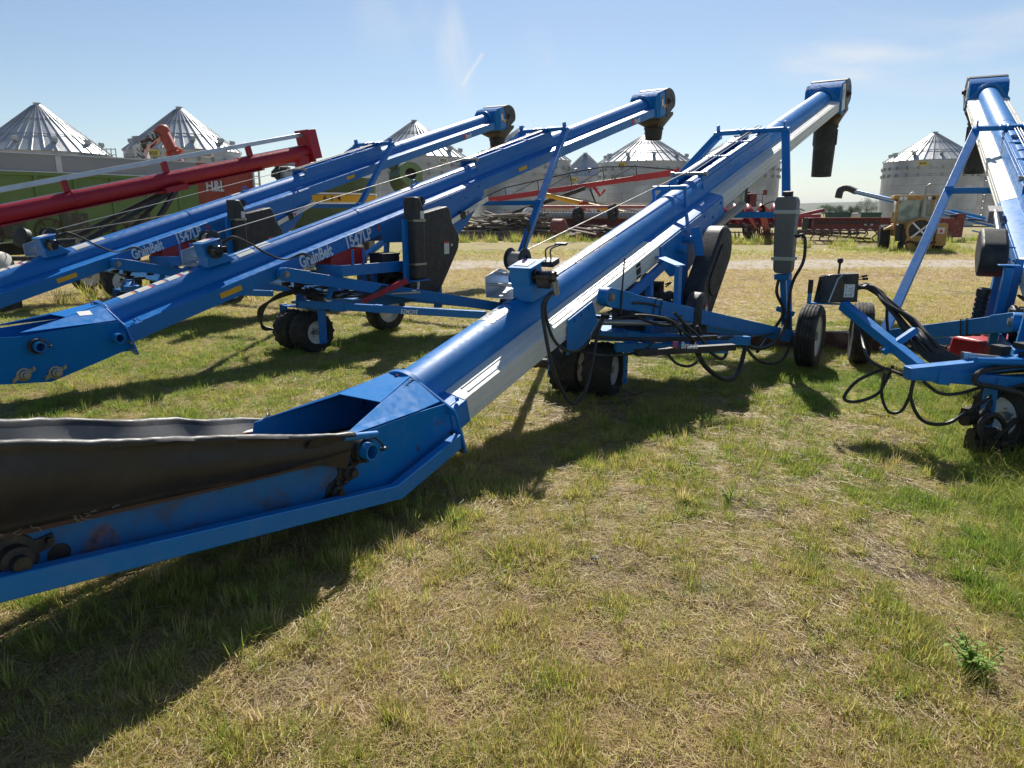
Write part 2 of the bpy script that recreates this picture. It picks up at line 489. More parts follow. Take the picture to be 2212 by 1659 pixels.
def wheel(parent, c, ax, r, w, rim, matT=RUBBER, lugs=0, name='wheel', rimm=None):
    c, ax = sc(c, WK[0]), V(ax).normalized()
    r, w, rim = r * WK[0], w * WK[0], rim * WK[0]
    hub = MB()
    hub.cyl(c - ax * w * .3, c + ax * w * .36, r * .13, 16)
    for k in range(5):
        a = ax.orthogonal().normalized(); q = Matrix.Rotation(k * 2 * math.pi / 5, 3, ax) @ a
        hub.bolt(c + ax * w * .20 + q * r * .21, ax, r * .035, w * .05)
    h = build(name, hub, STEEL, parent)
    h2 = w / 2
    ty = MB()
    if lugs:
        prof = [(-h2 * .80, rim), (-h2, rim + (r - rim) * .35), (-h2 * .96, r * .90), (-h2 * .82, r * .945), (0, r * .955), (h2 * .82, r * .945), (h2 * .96, r * .90), (h2, rim + (r - rim) * .35), (h2 * .80, rim)]
    else:
        prof = [(-h2 * .75, rim), (-h2 * .98, rim + (r - rim) * .42), (-h2 * .95, r * .92), (-h2 * .80, r * .985)]
        for g in (-.5, -.17, .17, .5):
            prof += [(h2 * (g - .045), r), (h2 * (g - .035), r - .012), (h2 * (g + .035), r - .012), (h2 * (g + .045), r)]
        prof += [(h2 * .80, r * .985), (h2 * .95, r * .92), (h2 * .98, rim + (r - rim) * .42), (h2 * .75, rim)]
    ty.lathe(c, ax, prof, 48)
    if lugs:
        a0 = ax.orthogonal().normalized()
        for k in range(lugs):
            for sgn in (-1, 1):
                th = 2 * math.pi * (k + (.25 if sgn > 0 else -.25)) / lugs
                dr = 2 * math.pi / lugs
                def P(x, off, rad):
                    q = Matrix.Rotation(th + off, 3, ax) @ a0
                    return c + ax * x + q * rad
                x0, x1 = sgn * .01, sgn * h2 * 1.0
                sw = dr * 1.0
                A = [P(x0, 0, r * .93), P(x1, sw, r * .86), P(x1, sw + dr * .36, r * .86), P(x0, dr * .36, r * .93)]
                B = [P(x0, .03 * dr, r * 1.005), P(x1, sw + .03 * dr, r * .955), P(x1, sw + dr * .30, r * .955), P(x0, dr * .30, r * 1.005)]
                ty.add(A + B, [(3, 2, 1, 0), (4, 5, 6, 7), (0, 1, 5, 4), (1, 2, 6, 5), (2, 3, 7, 6), (3, 0, 4, 7)])
    build('tyre', ty, matT, h, ang=32)
    rm = MB()
    rm.lathe(c, ax, [(-h2 * .78, rim * 1.03), (-h2 * .72, rim * 1.03), (-h2 * .55, rim * .93), (h2 * .15, rim * .90), (h2 * .22, rim * .5), (h2 * .30, rim * .30), (h2 * .30, rim * .14),
                     (h2 * .24, rim * .14), (h2 * .24, rim * .3), (h2 * .30, rim * .62), (h2 * .18, rim * .86), (h2 * .62, rim * .95), (h2 * .72, rim * 1.04), (h2 * .79, rim * 1.04), (h2 * .79, rim * 1.0)], 40)
    build('rim', rm, rimm or RIMW, h)
    return h
def hose(parent, pts, r=.013, name='hose', mat=HOSE, k=8):
    mb = MB(); mb.tube(spline(pts, k), r, 8)
    return build(name, mb, mat, parent)
def plate(mb, poly, th, mi=0):
    poly = [V(p) for p in poly]
    n = (poly[1] - poly[0]).cross(poly[2] - poly[0]).normalized()
    mb.prism(poly, n * th, mi)

def conveyor(c):
    F = Frame(c['base'], c['az'], c['el']); T, G = F.T, F.G
    L, old = c['L'], c['old']
    B = BLUE if old else BLUE2
    TRM = WHITE if old else BLUE2
    root = thing('belt_conveyor', c['label'], 'grain conveyor', G(c['axle'], 0, 0), c.get('group'))
    # tube with weld seams
    mb = MB(); mb.cyl(T(0, 0, 0), T(L, 0, 0), TR, 56)
    for s in c.get('seams', (3.9, 7.0, 10.2)):
        mb.lathe(T(s, 0, 0), F.s, [(-.03, TR), (-.028, TR + .005), (.028, TR + .005), (.03, TR)], 56)
    build('tube', mb, B, root, ang=30)
    # return trough, in three lengths; the middle one carries the drive
    d0, d1 = c['drive']
    for s0, s1, mm, k in ((.20, d0, TRM, 0), (d0, d1, B, .004), (d1, L - .02, TRM, 0)):
        mb = MB()
        mb.prism([T(s0, l * (1 + k), n - k) for l, n in TROUGH], F.s * (s1 - s0))
        tr = build('return_trough', mb, mm, root, bevel=.004)
        if k == 0 and old:
            rb = MB(); m = max(1, round((s1 - s0) / 1.9)); st = (s1 - s0) / m
            for i in range(m):
                a, b = s0 + st * i + .10, s0 + st * (i + 1) - .08
                for sd in (-1, 1):
                    for f in (.42, .76):
                        l, n = .185 + f * .17, -.015 - f * .045
                        rb.bar(T(a, sd * l, n + .003), T(b, sd * l, n + .003), .013, .005, F.n)
                    for n in (-.115, -.195):
                        rb.bar(T(a, sd * (.3545 + .0), n), T(b, sd * (.3545), n), .010, .014, F.n)
            build('rib', rb, mm, tr, bevel=.003)
        elif k == 0:
            sm = MB()
            for s in np.arange(s0 + 1.5, s1 - .4, 1.55):
                sm.prism([T(s, l * 1.008, n * 1.008) for l, n in TROUGH], F.s * .05)
            if len(sm.v): build('seam_strip', sm, mm, tr, bevel=.002)
    mb = MB()
    mb.prism([T(.02, l * 1.015, n - .005) for l, n in TROUGH], F.s * .2)
    for sd in (-1, 1):
        plate(mb, [T(.06, sd * .30, -.045), T(.16, sd * .30, -.045), T(.16, sd * .32, -.05), T(.06, sd * .32, -.05)], .02)
        mb.bolt(T(.15, sd * .33, -.045), F.n, .016, .03)
    build('end_collar', mb, B, root, bevel=.004)
    # deep side plates of the drive section
    mb = MB()
    dp = c['drive_poly']
    for sd in (-1, 1):
        mb.prism([T(s, sd * .358, n) for s, n in dp], F.l * sd * .012)
    for i in range(7):
        s = d0 + .12 + (d1 - d0 - .24) * i / 6
        for sd in (-1, 1):
            mb.bolt(T(s, sd * .37, -.13 - (.1 if i % 2 else 0)), F.l * sd, .016, .016)
    mb.box(T((d0 + d1) / 2 + .3, 0, -.42), F.s * 1.0, F.l * .68, F.n * .3)
    build('drive_side_plate', mb, B, root, bevel=.003)
    # flange plate
    def arc(r, a0, a1, n=12, cn=0.0):
        return [(r * math.cos(R(a0 + (a1 - a0) * i / n)), cn + r * math.sin(R(a0 + (a1 - a0) * i / n))) for i in range(n + 1)]
    ol = [(.36, -.33), (.36, .03)] + arc(.225, 55, 125) + [(-.36, .03), (-.36, -.33)]
    mb = MB()
    mb.prism([T(-.02, l, n) for l, n in ol], F.s * .02)
    for sd in (-1, 1):
        mb.prism([T(-.02, sd * l, n) for l, n in ((.36, .03), (.43, -.02), (.447, -.06), (.43, -.06), (.36, -.06))], F.s * .02)
        mb.prism([T(-.02, sd * l, n) for l, n in ((.428, -.06), (.447, -.06), (.455, -.17), (.428, -.17))], F.s * .02)
        mb.prism([T(-.02, sd * l, n) for l, n in ((.36, -.17), (.455, -.17), (.462, -.36), (.36, -.36))], F.s * .02)
    mb.lathe(T(-.03, 0, 0), F.s, [(0, TR + .015), (0, TR + .045), (.045, TR + .045), (.045, TR + .015)], 48, 0, True)
    fl = build('flange', mb, B, root, bevel=.004)
    bo = MB()
    for l, n in ((.205 * math.cos(R(t)), .205 * math.sin(R(t))) for t in (88, 50, 130)):
        bo.bolt(T(-.05, l, n), -F.s, .017, .014); bo.bolt(T(0, l, n), F.s, .017, .02)
    for sd in (-1, 1):
        for l, n in ((.385, -.20), (.435, -.215), (.44, -.335)):
            bo.bolt(T(-.02, sd * l, n), -F.s, .016, .016)
    build('bolt', bo, RUSTM if old else STEEL, fl)
    transition(F, c, root, B)
    head(F, c, root, B)
    winch(F, c, root, B)
    carriage(F, c, root, B)
    mover(F, c, root, B)
    return root, F

def transition(F, c, root, B):
    T, G, old = F.T, F.G, c['old']
    dz = F.b.z - .41
    g = lambda a, l, z: G(a, l, z + dz)
    mb = MB()
    for sd in (-1, 1):
        sp = [(-1.02, .425), (-.29, .435), (-.02, .43), (.09, .11), (-.10, .05), (-.62, -.0), (-1.12, .08)] if old else \
             [(-1.0, .40), (-.29, .435), (-.02, .43), (.07, .13), (-.76, -.09), (-1.15, -.04), (-2.6, .17), (-2.6, .55)]
        mb.prism([g(a, sd * .36, z) for a, z in sp], F.l * sd * .008)
        pl = [g(-.97, sd * .36, .432), g(-.29, sd * .362, .44), g(-.03, sd * .33, .44), g(-.05, sd * .10, .595), g(-.46, sd * .195, .51)]
        if not old and sd > 0: pass
        plate(mb, pl, .006)
    plate(mb, [g(-.47, -.195, .512), g(-.47, .195, .512), g(-.05, .10, .602), g(-.05, -.10, .602)], .006)
    plate(mb, [g(-1.0, -.36, .10), g(-1.0, .36, .10), g(.05, .36, .10), g(.05, -.36, .10)], .008)
    tr = build('transition_housing', mb, BLUERUST if old else BLUEMATT, root, smooth=False)
    if old:
        sr = MB()
        for k in range(26):
            t = k / 25
            a = -.46 + .37 * t
            l = .195 - .085 * t; z = .497 + .085 * t
            w = .010 + .008 * math.sin(k * 2.3) + .006 * rnd.random()
            sr.box(g(a, l + .012 + .004 * rnd.random(), z - .004), F.g * .02, F.l * (w * 1.6), F.z * .012)
        build('rust_scale', sr, RUSTM, tr)
        st = MB(); st.box(g(-.31, -.02, .5475), F.g * .10 + F.z * .0214, F.l * .13, V((0, 0, .004)))
        build('faded_patch', st, paint('faded_blue', (.012, .075, .28), .4), tr, smooth=False)
    else:
        flatsticker(g(-.29, .20, .535), F.g, (F.l * -.16 + F.z * .1), .13, .07, DEC_W, tr)
        flatsticker(g(-.32, .0, .544), F.g + F.z * .21, -F.l, .07, .035, DEC_W, tr)
    # stub pipes, springs and bearings on the side that faces out
    for sd in (1, -1):
        for (a, z, r) in ([(-.965, .235, .055), (-1.07, .145, .05)] if old else [(-.72, .0, .055), (-1.0, .03, .055)]):
            o = g(a, sd * .37, z); be = MB()
            be.lathe(o, F.l * sd, [(0, r * 1.25), (.016, r * 1.2), (.02, r * .9), (.05, r * .8), (.055, r * .5), (.085, r * .48), (.085, 0)], 20)
            d = (F.g * .8 + F.z * .35).normalized()
            be.prism([o + d * (r * 2.1) + F.z * .022, o + d * (r * 2.1) - F.z * .022, o - d * (r * 2.1) - F.z * .022, o - d * (r * 2.1) + F.z * .022], F.l * sd * .014)
            for q in (-1, 1):
                be.bolt(o + d * r * 1.75 * q + F.l * sd * .014, F.l * sd, .016, .018)
            build('flange_bearing', be, IRON if old else STEEL, tr)
    sb = MB(); sp2 = MB()
    stubs = [(-.86, .345)] if old else [(-.86, .29), (-.10, .27)]
    for sd in (1, -1):
        for (a, z) in stubs:
            o = g(a, sd * .365, z)
            sb.lathe(o, F.l * sd, [(0, .052), (.13, .052), (.13, .041), (.0, .041)], 24)
            if a < -.5:
                th = [o + F.l * sd * (.012 + .065 * k / 60) + (F.g * math.cos(k * .42) + F.z * math.sin(k * .42)) * .068 for k in range(61)]
                sp2.tube(th, .009, 6)
                sp2.tube(spline([o + F.l * sd * .08 + F.z * .07, o + F.l * sd * .12 + F.z * .075 + F.g * .03, o + F.l * sd * .14 + F.g * .07 + F.z * .03, o + F.l * sd * .14 + F.g * .075]), .007, 6)
                sp2.bolt(o + F.l * sd * .14 + F.g * .06, F.g, .012, .035)
    build('stub_pipe', sb, B, tr)
    build('coil_spring', sp2, BLACKP, tr)
    if not old:
        return
    # lower side rails with the bend under the transition
    for sd in (-1, 1):
        rail = [(-.02, .232), (-.66, .07), (-3.5, .525), (-3.5, .425), (-.625, -.03), (-.02, .13)]
        mb = MB()
        mb.prism([g(a, sd * .432, z) for a, z in rail], F.l * sd * .065)
        build('hopper_rail', mb, BLUE, root, bevel=.006)
    # hopper pan
    mb = MB()
    top = [(-1.03, .345), (-1.74, .415), (-2.7, .525), (-3.5, .62)]
    bot = [(-3.5, .40), (-1.03, .04)]
    for sd in (-1, 1):
        mb.prism([g(a, sd * .37, z) for a, z in top + bot], F.l * sd * .008)
        mb.prism([g(a, sd * .372, z) for a, z in [(p[0], p[1] + .018) for p in top] + [(p[0], p[1] - .018) for p in reversed(top)]], F.l * sd * .022, 1)
    plate(mb, [g(-1.03, -.37, .05), g(-1.03, .37, .05), g(-3.5, .37, .41), g(-3.5, -.37, .41)], .01)
    hp = build('hopper_pan', mb, [BLUEDIRTY, RUSTM], root)
    mb = MB()
    mb.prism([g(a, -.33, z) for a, z in ((-.2, .20), (-3.5, .50), (-3.5, .49), (-.2, .19))], F.l * .66)
    build('belt', mb, BELTM, hp)
    b2 = MB()
    for (a, z, r) in ((-2.68, .415, .075),):
        o = g(a, .378, z)
        b2.lathe(o, F.l, [(0, r * 1.3), (.016, r * 1.25), (.02, r * .85), (.06, r * .8), (.065, r * .45), (.10, r * .43), (.10, 0)], 20)
        b2.prism([o + F.g * .15 + F.z * .05, o + F.g * .15 + F.z * .0, o - F.g * .15 - F.z * .05, o - F.g * .15 + F.z * .02], F.l * .014)
        b2.bolt(o + F.g * .13 + F.z * .03 + F.l * .014, F.l, .014, .02)
    build('flange_bearing', b2, IRON, hp)
    d = MB(); d.lathe(g(-2.515, .3795, .365), F.l, [(0, .045), (.0015, .0)], 24)
    build('access_hole', d, BLACKP, hp, smooth=False)
    st = MB(); st.lathe(g(-2.635, .3785, .462), F.l, [(0, .027), (.0015, .027), (.0015, 0)], 28)
    s1 = build('round_sticker', st, LETW, hp)
    gg = MB()
    up = F.z; gx = F.g
    o = g(-2.635, .381, .462)
    gg.prism([o + gx * x + up * y for x, y in ((-.014, -.002), (.010, .001), (.010, .008), (-.014, .005))], F.l * .001)
    gg.prism([o + gx * x + up * y for x, y in ((.010, .003), (.019, .005), (.010, .006))], F.l * .001)
    gg.prism([o + gx * x + up * y for x, y in ((-.019, -.001), (-.014, -.001), (-.014, .005), (-.019, .006))], F.l * .001)
    build('grease_gun_mark', gg, LETB, s1, smooth=False)
    # canvas sides on their pipe, wrinkled
    NA, NB = 150, 30
    for sd in (1, -1):
        vs = []
        for i in range(NA + 1):
            a = -1.0 - 2.55 * i / NA
            tt = i / NA
            if sd > 0:
                zt = .472 + .243 * (-1.0 - a)
            else:
                a += .16 * (1 - tt); zt = .395 + .25 * (-.85 - a)
                zt = .372 + .243 * (-.85 - a)
            zb = np.interp(-a, [1.0, 1.03, 1.74, 2.7, 3.55], [.342, .345, .412, .530, .625])
            for j in range(NB + 1):
                q = j / NB
                if q < .45:
                    u = q / .45
                    l = .392 + .103 * u; z = zb + (zt - zb) * u
                    l += .018 * math.sin(math.pi * u) * (1 if sd > 0 else .3)
                elif q < .62:
                    u = (q - .45) / .17; an = math.pi * u
                    l = .473 + .022 * math.cos(an); z = zt + .022 * math.sin(an)
                else:
                    u = (q - .62) / .38
                    l = .451 - .24 * u; z = zt - (.36 * u + .05 * math.sin(math.pi * u)) * min(1, .55 + 1.1 * tt)
                p = V((a * 2.2, l * 5 + sd * 7, z * 4))
                w = mnoise.noise(p) * .018 + mnoise.noise(V((a * 7, sd, z * 9))) * .004
                fold = .022 * math.sin(a * 13 + 5 * z + 2.2 * mnoise.noise(V((a * 1.5, sd, 0)))) * math.exp(-tt * 2.2)
                k = 0 if q < .02 else 1
                gath = .006 * mnoise.noise(V((a * 14, sd * 3, 2))) * math.exp(-((q - .5) / .10) ** 2)
                vs.append(g(a, sd * (l + k * (.016 * math.sin(q / .45 * math.pi * 2 + .6 * a) * (q < .45) + .014 * mnoise.noise(V((a * 1.7, z * 7, sd * 5))) + w * .6 + fold * (.4 if q < .45 else 1))), z + k * (w * .5 + gath + fold * .3)))
        fs = [(i * (NB + 1) + j, (i + 1) * (NB + 1) + j, (i + 1) * (NB + 1) + j + 1, i * (NB + 1) + j + 1) for i in range(NA) for j in range(NB)]
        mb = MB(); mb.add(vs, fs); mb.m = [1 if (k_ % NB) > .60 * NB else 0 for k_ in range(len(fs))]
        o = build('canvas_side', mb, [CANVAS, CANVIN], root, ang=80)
        sol = o.modifiers.new('thick', 'SOLIDIFY'); sol.thickness = .004
        if sd > 0:
            fl = MB(); v0 = g(-1.0, .50, .485)
            fl.add([g(-.985, .492, .49), g(-1.0, .425, .27), g(-1.13, .412, .325), g(-1.35, .41, .40), g(-1.3, .505, .55)], [(0, 1, 2), (0, 2, 3), (0, 3, 4)])
            build('canvas_corner', fl, CANVAS, o, smooth=False)
            fr = MB(); rr = random.Random(3)
            for k in range(16):
                a = -2.25 - .75 * rr.random(); z = np.interp(-a, [1.74, 2.7, 3.55], [.43, .54, .63])
                p = g(a, .402, z)
                pts = [p]
                for q in range(4):
                    pts.append(pts[-1] + F.g * rr.uniform(-.022, .022) + F.z * rr.uniform(-.014, .006) + F.l * rr.uniform(0, .004))
                fr.tube(spline(pts, 4), .0009, 4)
            build('frayed_thread', fr, paint('frayed_thread', (.30, .27, .23), .9), o)
        fm = MB()
        if sd > 0: fm.cyl(g(-1.06, .473, .482), g(-.80, .473, .435), .021, 16)
        else: fm.cyl(g(-1.0, -.473, .395), g(-.72, -.473, .345), .021, 16)
        build('canvas_pipe', fm, BLUE, root)

COVM = paint('worn_black_steel', (.014, .012, .011), .42, dust=(.07, .05, .035), dustamt=.35, scale=5)
def head(F, c, root, B):
    T, G, L, old = F.T, F.G, c['L'], c['old']
    k = .92
    mb = MB()
    ring = [(.40, -.27), (.40, -.06)] + [(.27 * math.cos(R(t)), .27 * math.sin(R(t))) for t in range(20, 161, 10)] + [(-.40, -.06), (-.40, -.27)]
    mb.prism([T(L - .02, l * .97, n * .97) for l, n in ring], F.s * .02)
    mb.lathe(T(L - .06, 0, 0), F.s, [(0, TR + .012), (0, TR + .055), (.06, TR + .055), (.06, TR + .012)], 40, 0, True)
    for t in range(10, 180, 32):
        mb.bolt(T(L - .06, .215 * math.cos(R(t)), .215 * math.sin(R(t))), -F.s, .014, .012)
    build('head_flange', mb, B, root, bevel=.003)
    mb = MB()
    w0, w1 = .34, .345
    side = [(.01, -.27), (.01, -.02), (.06, .16), (.22, .265), (.72, .275), (.72, -.34), (.22, -.32)]
    mb.prism([T(L + s * k, -w1, n) for s, n in side], F.l * 2 * w1)
    for sd in (-1, 1):
        plate(mb, [T(L + .0, sd * .22, .18), T(L + .30 * k, sd * .349, .24), T(L + .30 * k, sd * .349, -.22), T(L, sd * .30, -.2)], .006)
    hd = build('head_box', mb, BLUEMATT, root, bevel=.004)
    mb = MB()
    for sd in (-1, 1):
        plate(mb, [T(L + .34 * k, sd * .350, .24), T(L + .67 * k, sd * .350, .24), T(L + .67 * k, sd * .350, -.29), T(L + .30 * k, sd * .350, -.29)], .004)
    build('side_panel', mb, WHITE if old else B, hd)
    # rounded end cover
    cv = [(.68, .292)] + [(.84 + .50 * math.sin(R(t)) , -.03 + .325 * math.cos(R(t))) for t in range(5, 131, 9)] + [(.68, -.37)]
    mb = MB()
    mb.prism([T(L + s * k, -.36, n) for s, n in cv], F.l * .72)
    for sd in (-1, 1):
        mb.lathe(T(L + .88 * k, sd * .36, -.02), F.l * sd, [(0, .075), (.03, .07), (.035, .04), (.07, .035), (.07, 0)], 18)
        mb.bar(T(L + 1.05 * k, sd * .363, .13), T(L + 1.26 * k, sd * .363, -.16), .012, .02, F.n)
    build('end_cover', mb, COVM, hd, bevel=.004)
    # discharge hopper: square to round, then the spout hanging plumb
    o = T(L + .72 * k, 0, -.34)
    N = 32; mb = MB(); rows = []
    sq = []
    for j in range(N):
        t = 2 * math.pi * j / N + .001
        x, y = math.cos(t), math.sin(t); q = max(abs(x), abs(y))
        sq.append((x / q, y / q, x, y))
    for (z, m, ax, ay, oo) in ((0.02, 0, .46 * k, .34, 0), (-.05, 0, .46 * k, .34, 0), (-.26, 1, .245, .245, .0), (-.30, 1, .245, .245, .0)):
        for (sx, sy, cx, cy) in sq:
            x, y = (sx, sy) if m == 0 else (cx, cy)
            base = o + (F.s if m == 0 else F.g) * (x * ax) + F.l * (y * ay)
            rows.append(base + (F.n if m == 0 else F.z) * z)
    fs = [(i * N + j, i * N + (j + 1) % N, (i + 1) * N + (j + 1) % N, (i + 1) * N + j) for i in range(3) for j in range(N)]
    mb.add(rows, fs)
    build('discharge_hopper', mb, COVM, hd, ang=50)
    sp = MB(); z0 = o + F.z * -.27
    ln = 1.08 if old else .30
    prof = [(0, .235), (.02, .25), (.05, .25), (.07, .228)] + [(ln * .5, .224), (ln, .206), (ln, .198), (.1, .215)]
    sp.lathe(z0, -F.z + (F.g * -.03 if old else V((0, 0, 0))), prof, 36)
    s_ = build('spout', sp, BLACKP, hd)
    if old:
        tr = MB()
        for l, sd in ((.24, 1), (.24, -1)):
            tr.bar(z0 + F.l * sd * .235 + F.z * -.1, z0 + F.l * sd * .235 + F.z * -.42, .02, .07, F.g)
        build('spout_strap', tr, BLACKP, s_)
    for sd in (1, -1):
        e = F.s * sd
        flatsticker(T(L + .46 * k, sd * .357, .02), e, F.n, .11, .19, DEC_R, hd)
    y = MB(); y.box(T(L + .60 * k, .357, -.10), F.s * .14, F.l * .004, F.n * .065)
    if not old: build('yellow_mark', y, YELLOW, hd)

def winch(F, c, root, B):
    T, sw = F.T, c['sw']
    t = lambda s, l, n: T(sw + s * .88, l * .88, n if n < TR + .02 else TR + .02 + (n - TR - .02) * .74)
    mb = MB()
    n = 14
    for sd in (0,):
        vs = []
        for i in range(n + 1):
            th = R(15 + 150 * i / n)
            for s in (-.26, .34):
                vs.append(t(s, (TR + .008) * math.cos(th), (TR + .008) * math.sin(th)))
        mb.add(vs, [(2 * i, 2 * i + 1, 2 * i + 3, 2 * i + 2) for i in range(n)])
    mb.prism([t(s, -.02, nn) for s, nn in ((-.14, .17), (.30, .15), (.12, .34), (-.10, .34))], F.l * .20)
    wn_ = build('winch', mb, B, root, bevel=.004)
    mb = MB(); mb.box(t(.02, .07, .42), F.s * .22, F.l * .19, F.n * .185)
    mb.prism([t(s, -.045, nn) for s, nn in ((-.12, .535), (.16, .535), (.16, .55), (-.12, .55))], F.l * .235)
    bx = build('gearbox_housing', mb, B, wn_, bevel=.008)
    flatsticker(t(.02, .07, .553), F.l, F.s, .15, .14, DEC_R, bx)
    flatsticker(t(-.06, .183, .25), F.s, F.n, .07, .09, DEC_W, bx)
    mb = MB(); mb.lathe(t(.0, .18, .41), F.l, [(0, .06), (.02, .06), (.025, .046), (.07, .046), (.075, .054), (.16, .056), (.17, .048), (.19, .044), (.19, 0)], 20)
    for q in range(6):
        mb.cyl(t(.05 * math.cos(q), .27, .41 + .05 * math.sin(q)), t(.05 * math.cos(q), .41, .41 + .05 * math.sin(q)), .012, 6)
    mb.box(t(-.02, .30, .35), F.s * .08, F.l * .12, F.n * .08)
    build('hydraulic_motor', mb, BLACKGLOSS, wn_)
    mb = MB()
    mb.prism([t(s, -.30, nn) for s, nn in ((-.20, .20), (.22, .20), (.22, .36), (.10, .44), (-.16, .44))], F.l * .008)
    mb.prism([t(s, -.30, nn) for s, nn in ((-.20, .20), (.22, .20), (.22, .208), (-.20, .208))], F.l * .28)
    mb.cyl(t(-.05, -.31, .30), t(-.05, .0, .30), .014, 10)
    mb.cyl(t(.12, -.31, .36), t(.12, .0, .36), .014, 10)
    build('side_bracket', mb, GALV, wn_, bevel=.004)
    mb = MB()
    for l in (-.255, -.08):
        mb.lathe(t(.24, l, .50), F.l, [(0, .04), (0, .098), (.012, .102), (.018, .094), (.018, .04)], 32)
    sp = build('spool', mb, BLACKP, wn_)
    mb = MB(); pts = []
    for k in range(400):
        th = k * .32; tt = (k / 400 * 3) % 2; q = tt if tt < 1 else 2 - tt
        pts.append(t(.24, -.235 + .145 * q, .50) + F.s * .062 * math.cos(th) + F.n * .062 * math.sin(th))
    mb.tube(pts, .0055, 5)
    build('wound_cable', mb, ROPE, sp)
    # lift cable up to the track
    mb = MB(); mb.tube([t(.22, -.16, .555), T(c['track'][0] + .1, 0, .30), T(c['track'][1], 0, .31)], .006, 6)
    build('lift_cable', mb, ROPE, root)

def carriage(F, c, root, B):
    T, G = F.T, F.G
    t0, t1 = c['track']; ts = c['lift']; ax = c['axle']
    # track rails on top of the tube
    mb = MB()
    for sd in (-1, 1):
        mb.bar(T(t0, sd * .13, .235), T(t1, sd * .13, .235), .055, .05, F.n)
        mb.bar(T(t0, sd * .155, .205), T(t1, sd * .155, .205), .02, .06, F.n)
        mb.bar(T(t0, sd * .17, .12), T(t1, sd * .17, .12), .012, .12, F.n)
    for s in np.linspace(t0 + .05, t1 - .05, 4):
        mb.bar(T(s, -.16, .255), T(s, .16, .255), .05, .035, F.n)
    build('lift_track', mb, B, root, bevel=.003)
    mb = MB()
    mb.cyl(T(t0 - .02, -.2, .27), T(t0 - .02, .2, .27), .022, 12)
    mb.cyl(T(t0 + .06, -.2, .25), T(t0 + .06, .2, .25), .016, 12)
    for sd in (-1, 1):
        mb.cyl(T(t0 - .02, sd * .2, .27), T(t0 - .02, sd * .24, .27), .034, 12)
    mb.tube([T(t0, -.03, .285), T(t1, -.03, .30)], .007, 6)
    mb.tube([T(t0, .04, .285), T(t1, .04, .30)], .007, 6)
    build('cable_sheave', mb, STEEL, root)
    # upper trolley and long lift arms
    mb = MB()
    mb.bar(T(ts, -.52, .30), T(ts, .52, .30), .09, .07, F.n)
    for l in (-.2, -.1, .1, .2):
        mb.cyl(T(ts - .08, l, .31), T(ts + .10, l, .31), .035, 10)
    for sd in (-1, 1):
        mb.prism([T(ts + s, sd * .50, n) for s, n in ((-.09, .2), (.09, .2), (.05, .42), (-.05, .42))], F.l * sd * .02)
    build('lift_trolley', mb, B, root, bevel=.004)
    hw = c.get('hw', 1.55)
    for sd in (-1, 1):
        p, q = T(ts, sd * .52, .26), sc(G(ax - .05, sd * (hw - .02), .40))
        mb = MB(); mb.bar(p, q, .085, .115, F.l)
        mb.box(p, F.s * .13, F.l * .10, F.n * .12)
        build('lift_arm', mb, B, root, bevel=.006)
    f = c.get('xbar', .46)
    mb = MB()
    pp = [T(ts, sd * .52, .26).lerp(sc(G(ax - .05, sd * (hw - .02), .40)), f) for sd in (-1, 1)]
    mb.bar(pp[0], pp[1], .085, .085)
    for p, sd in zip(pp, (-1, 1)):
        mb.box(p + F.l * sd * .0, F.g * .13, F.l * .10, F.z * .13)
    build('cross_tube', mb, B, root, bevel=.005)
    # lower arms from the tube to the axle ends
    pa, pz = c['pivot']
    for sd in (-1, 1):
        p, q = G(pa, sd * .43, pz), sc(G(ax, sd * hw, .33))
        d = (q - p).normalized()
        mb = MB(); mb.bar(p + d * .02, q, .085, .155)
        mb.lathe(p - F.l * sd * .05, F.l * sd, [(0, 0), (0, .085), (.10, .085), (.10, 0)], 24)
        mb.bar(p, p + d * .34, .10, .175)
        ar = build('lower_arm', mb, B, root, bevel=.006)
        mb = MB(); mb.bolt(p + F.l * sd * .05, F.l * sd, .034, .03); mb.lathe(p + F.l * sd * .05, F.l * sd, [(0, .045), (.008, .045), (.008, 0)], 20)
        build('pivot_bolt', mb, STEEL, ar)
        mb = MB()
        for u in (.42, .50) if c['old'] else ():
            o = p + d * (u * 1.3 + .15); sdv = d.cross(V((0, 0, 1))).normalized(); upv = sdv.cross(d)
            loop = [o + sdv * x + upv * y for x, y in ((-.052, -.085), (.052, -.085), (.052, .085), (-.052, .085), (-.052, -.085))]
            mb.tube(loop, .007, 6)
        if len(mb.v): build('u_bolt', mb, IRON, ar)
    for sd in (-1, 1):
        mb = MB()
        mb.prism([T(c['sw'] + s, sd * .366, n) for s, n in ((.10, -.07), (.56, -.07), (.62, -.32), (.34, -.42), (.0, -.36))], F.l * sd * .012)
        for s in (.20, .34, .48):
            mb.bolt(T(c['sw'] + s, sd * .378, -.11), F.l * sd, .018, .016)
        if c['old']: build('side_gusset', mb, B, root, bevel=.003)
    mb = MB(); mb.bar(sc(G(ax, -hw - .1, .34)), sc(G(ax, hw + .1, .34)), .10, .10)
    build('axle', mb, B if c['old'] else B, root, bevel=.005)
    for sd in (-1, 1):
        toe = c.get('toe', 0.0)
        wheel(root, G(ax, sd * (hw + .22), .355), F.l * sd + F.g * toe, .355, .215, .215)
    # engine on its frame, drive cover
    sd = c['side']
    zo = c.get('zo', 0)
    ea = c['eng']
    e = lambda a, l, z: G(ea + a, sd * l, z + zo)
    mb = MB()
    mb.box(e(.3, .08, .62), F.g * .62, F.l * .42, F.z * .38)
    mb.box(e(.25, .10, .86), F.g * .46, F.l * .3, F.z * .14)
    mb.lathe(e(-.04, .12, .66), F.g, [(0, .17), (.05, .17), (.05, .05), (.1, .05)], 20)
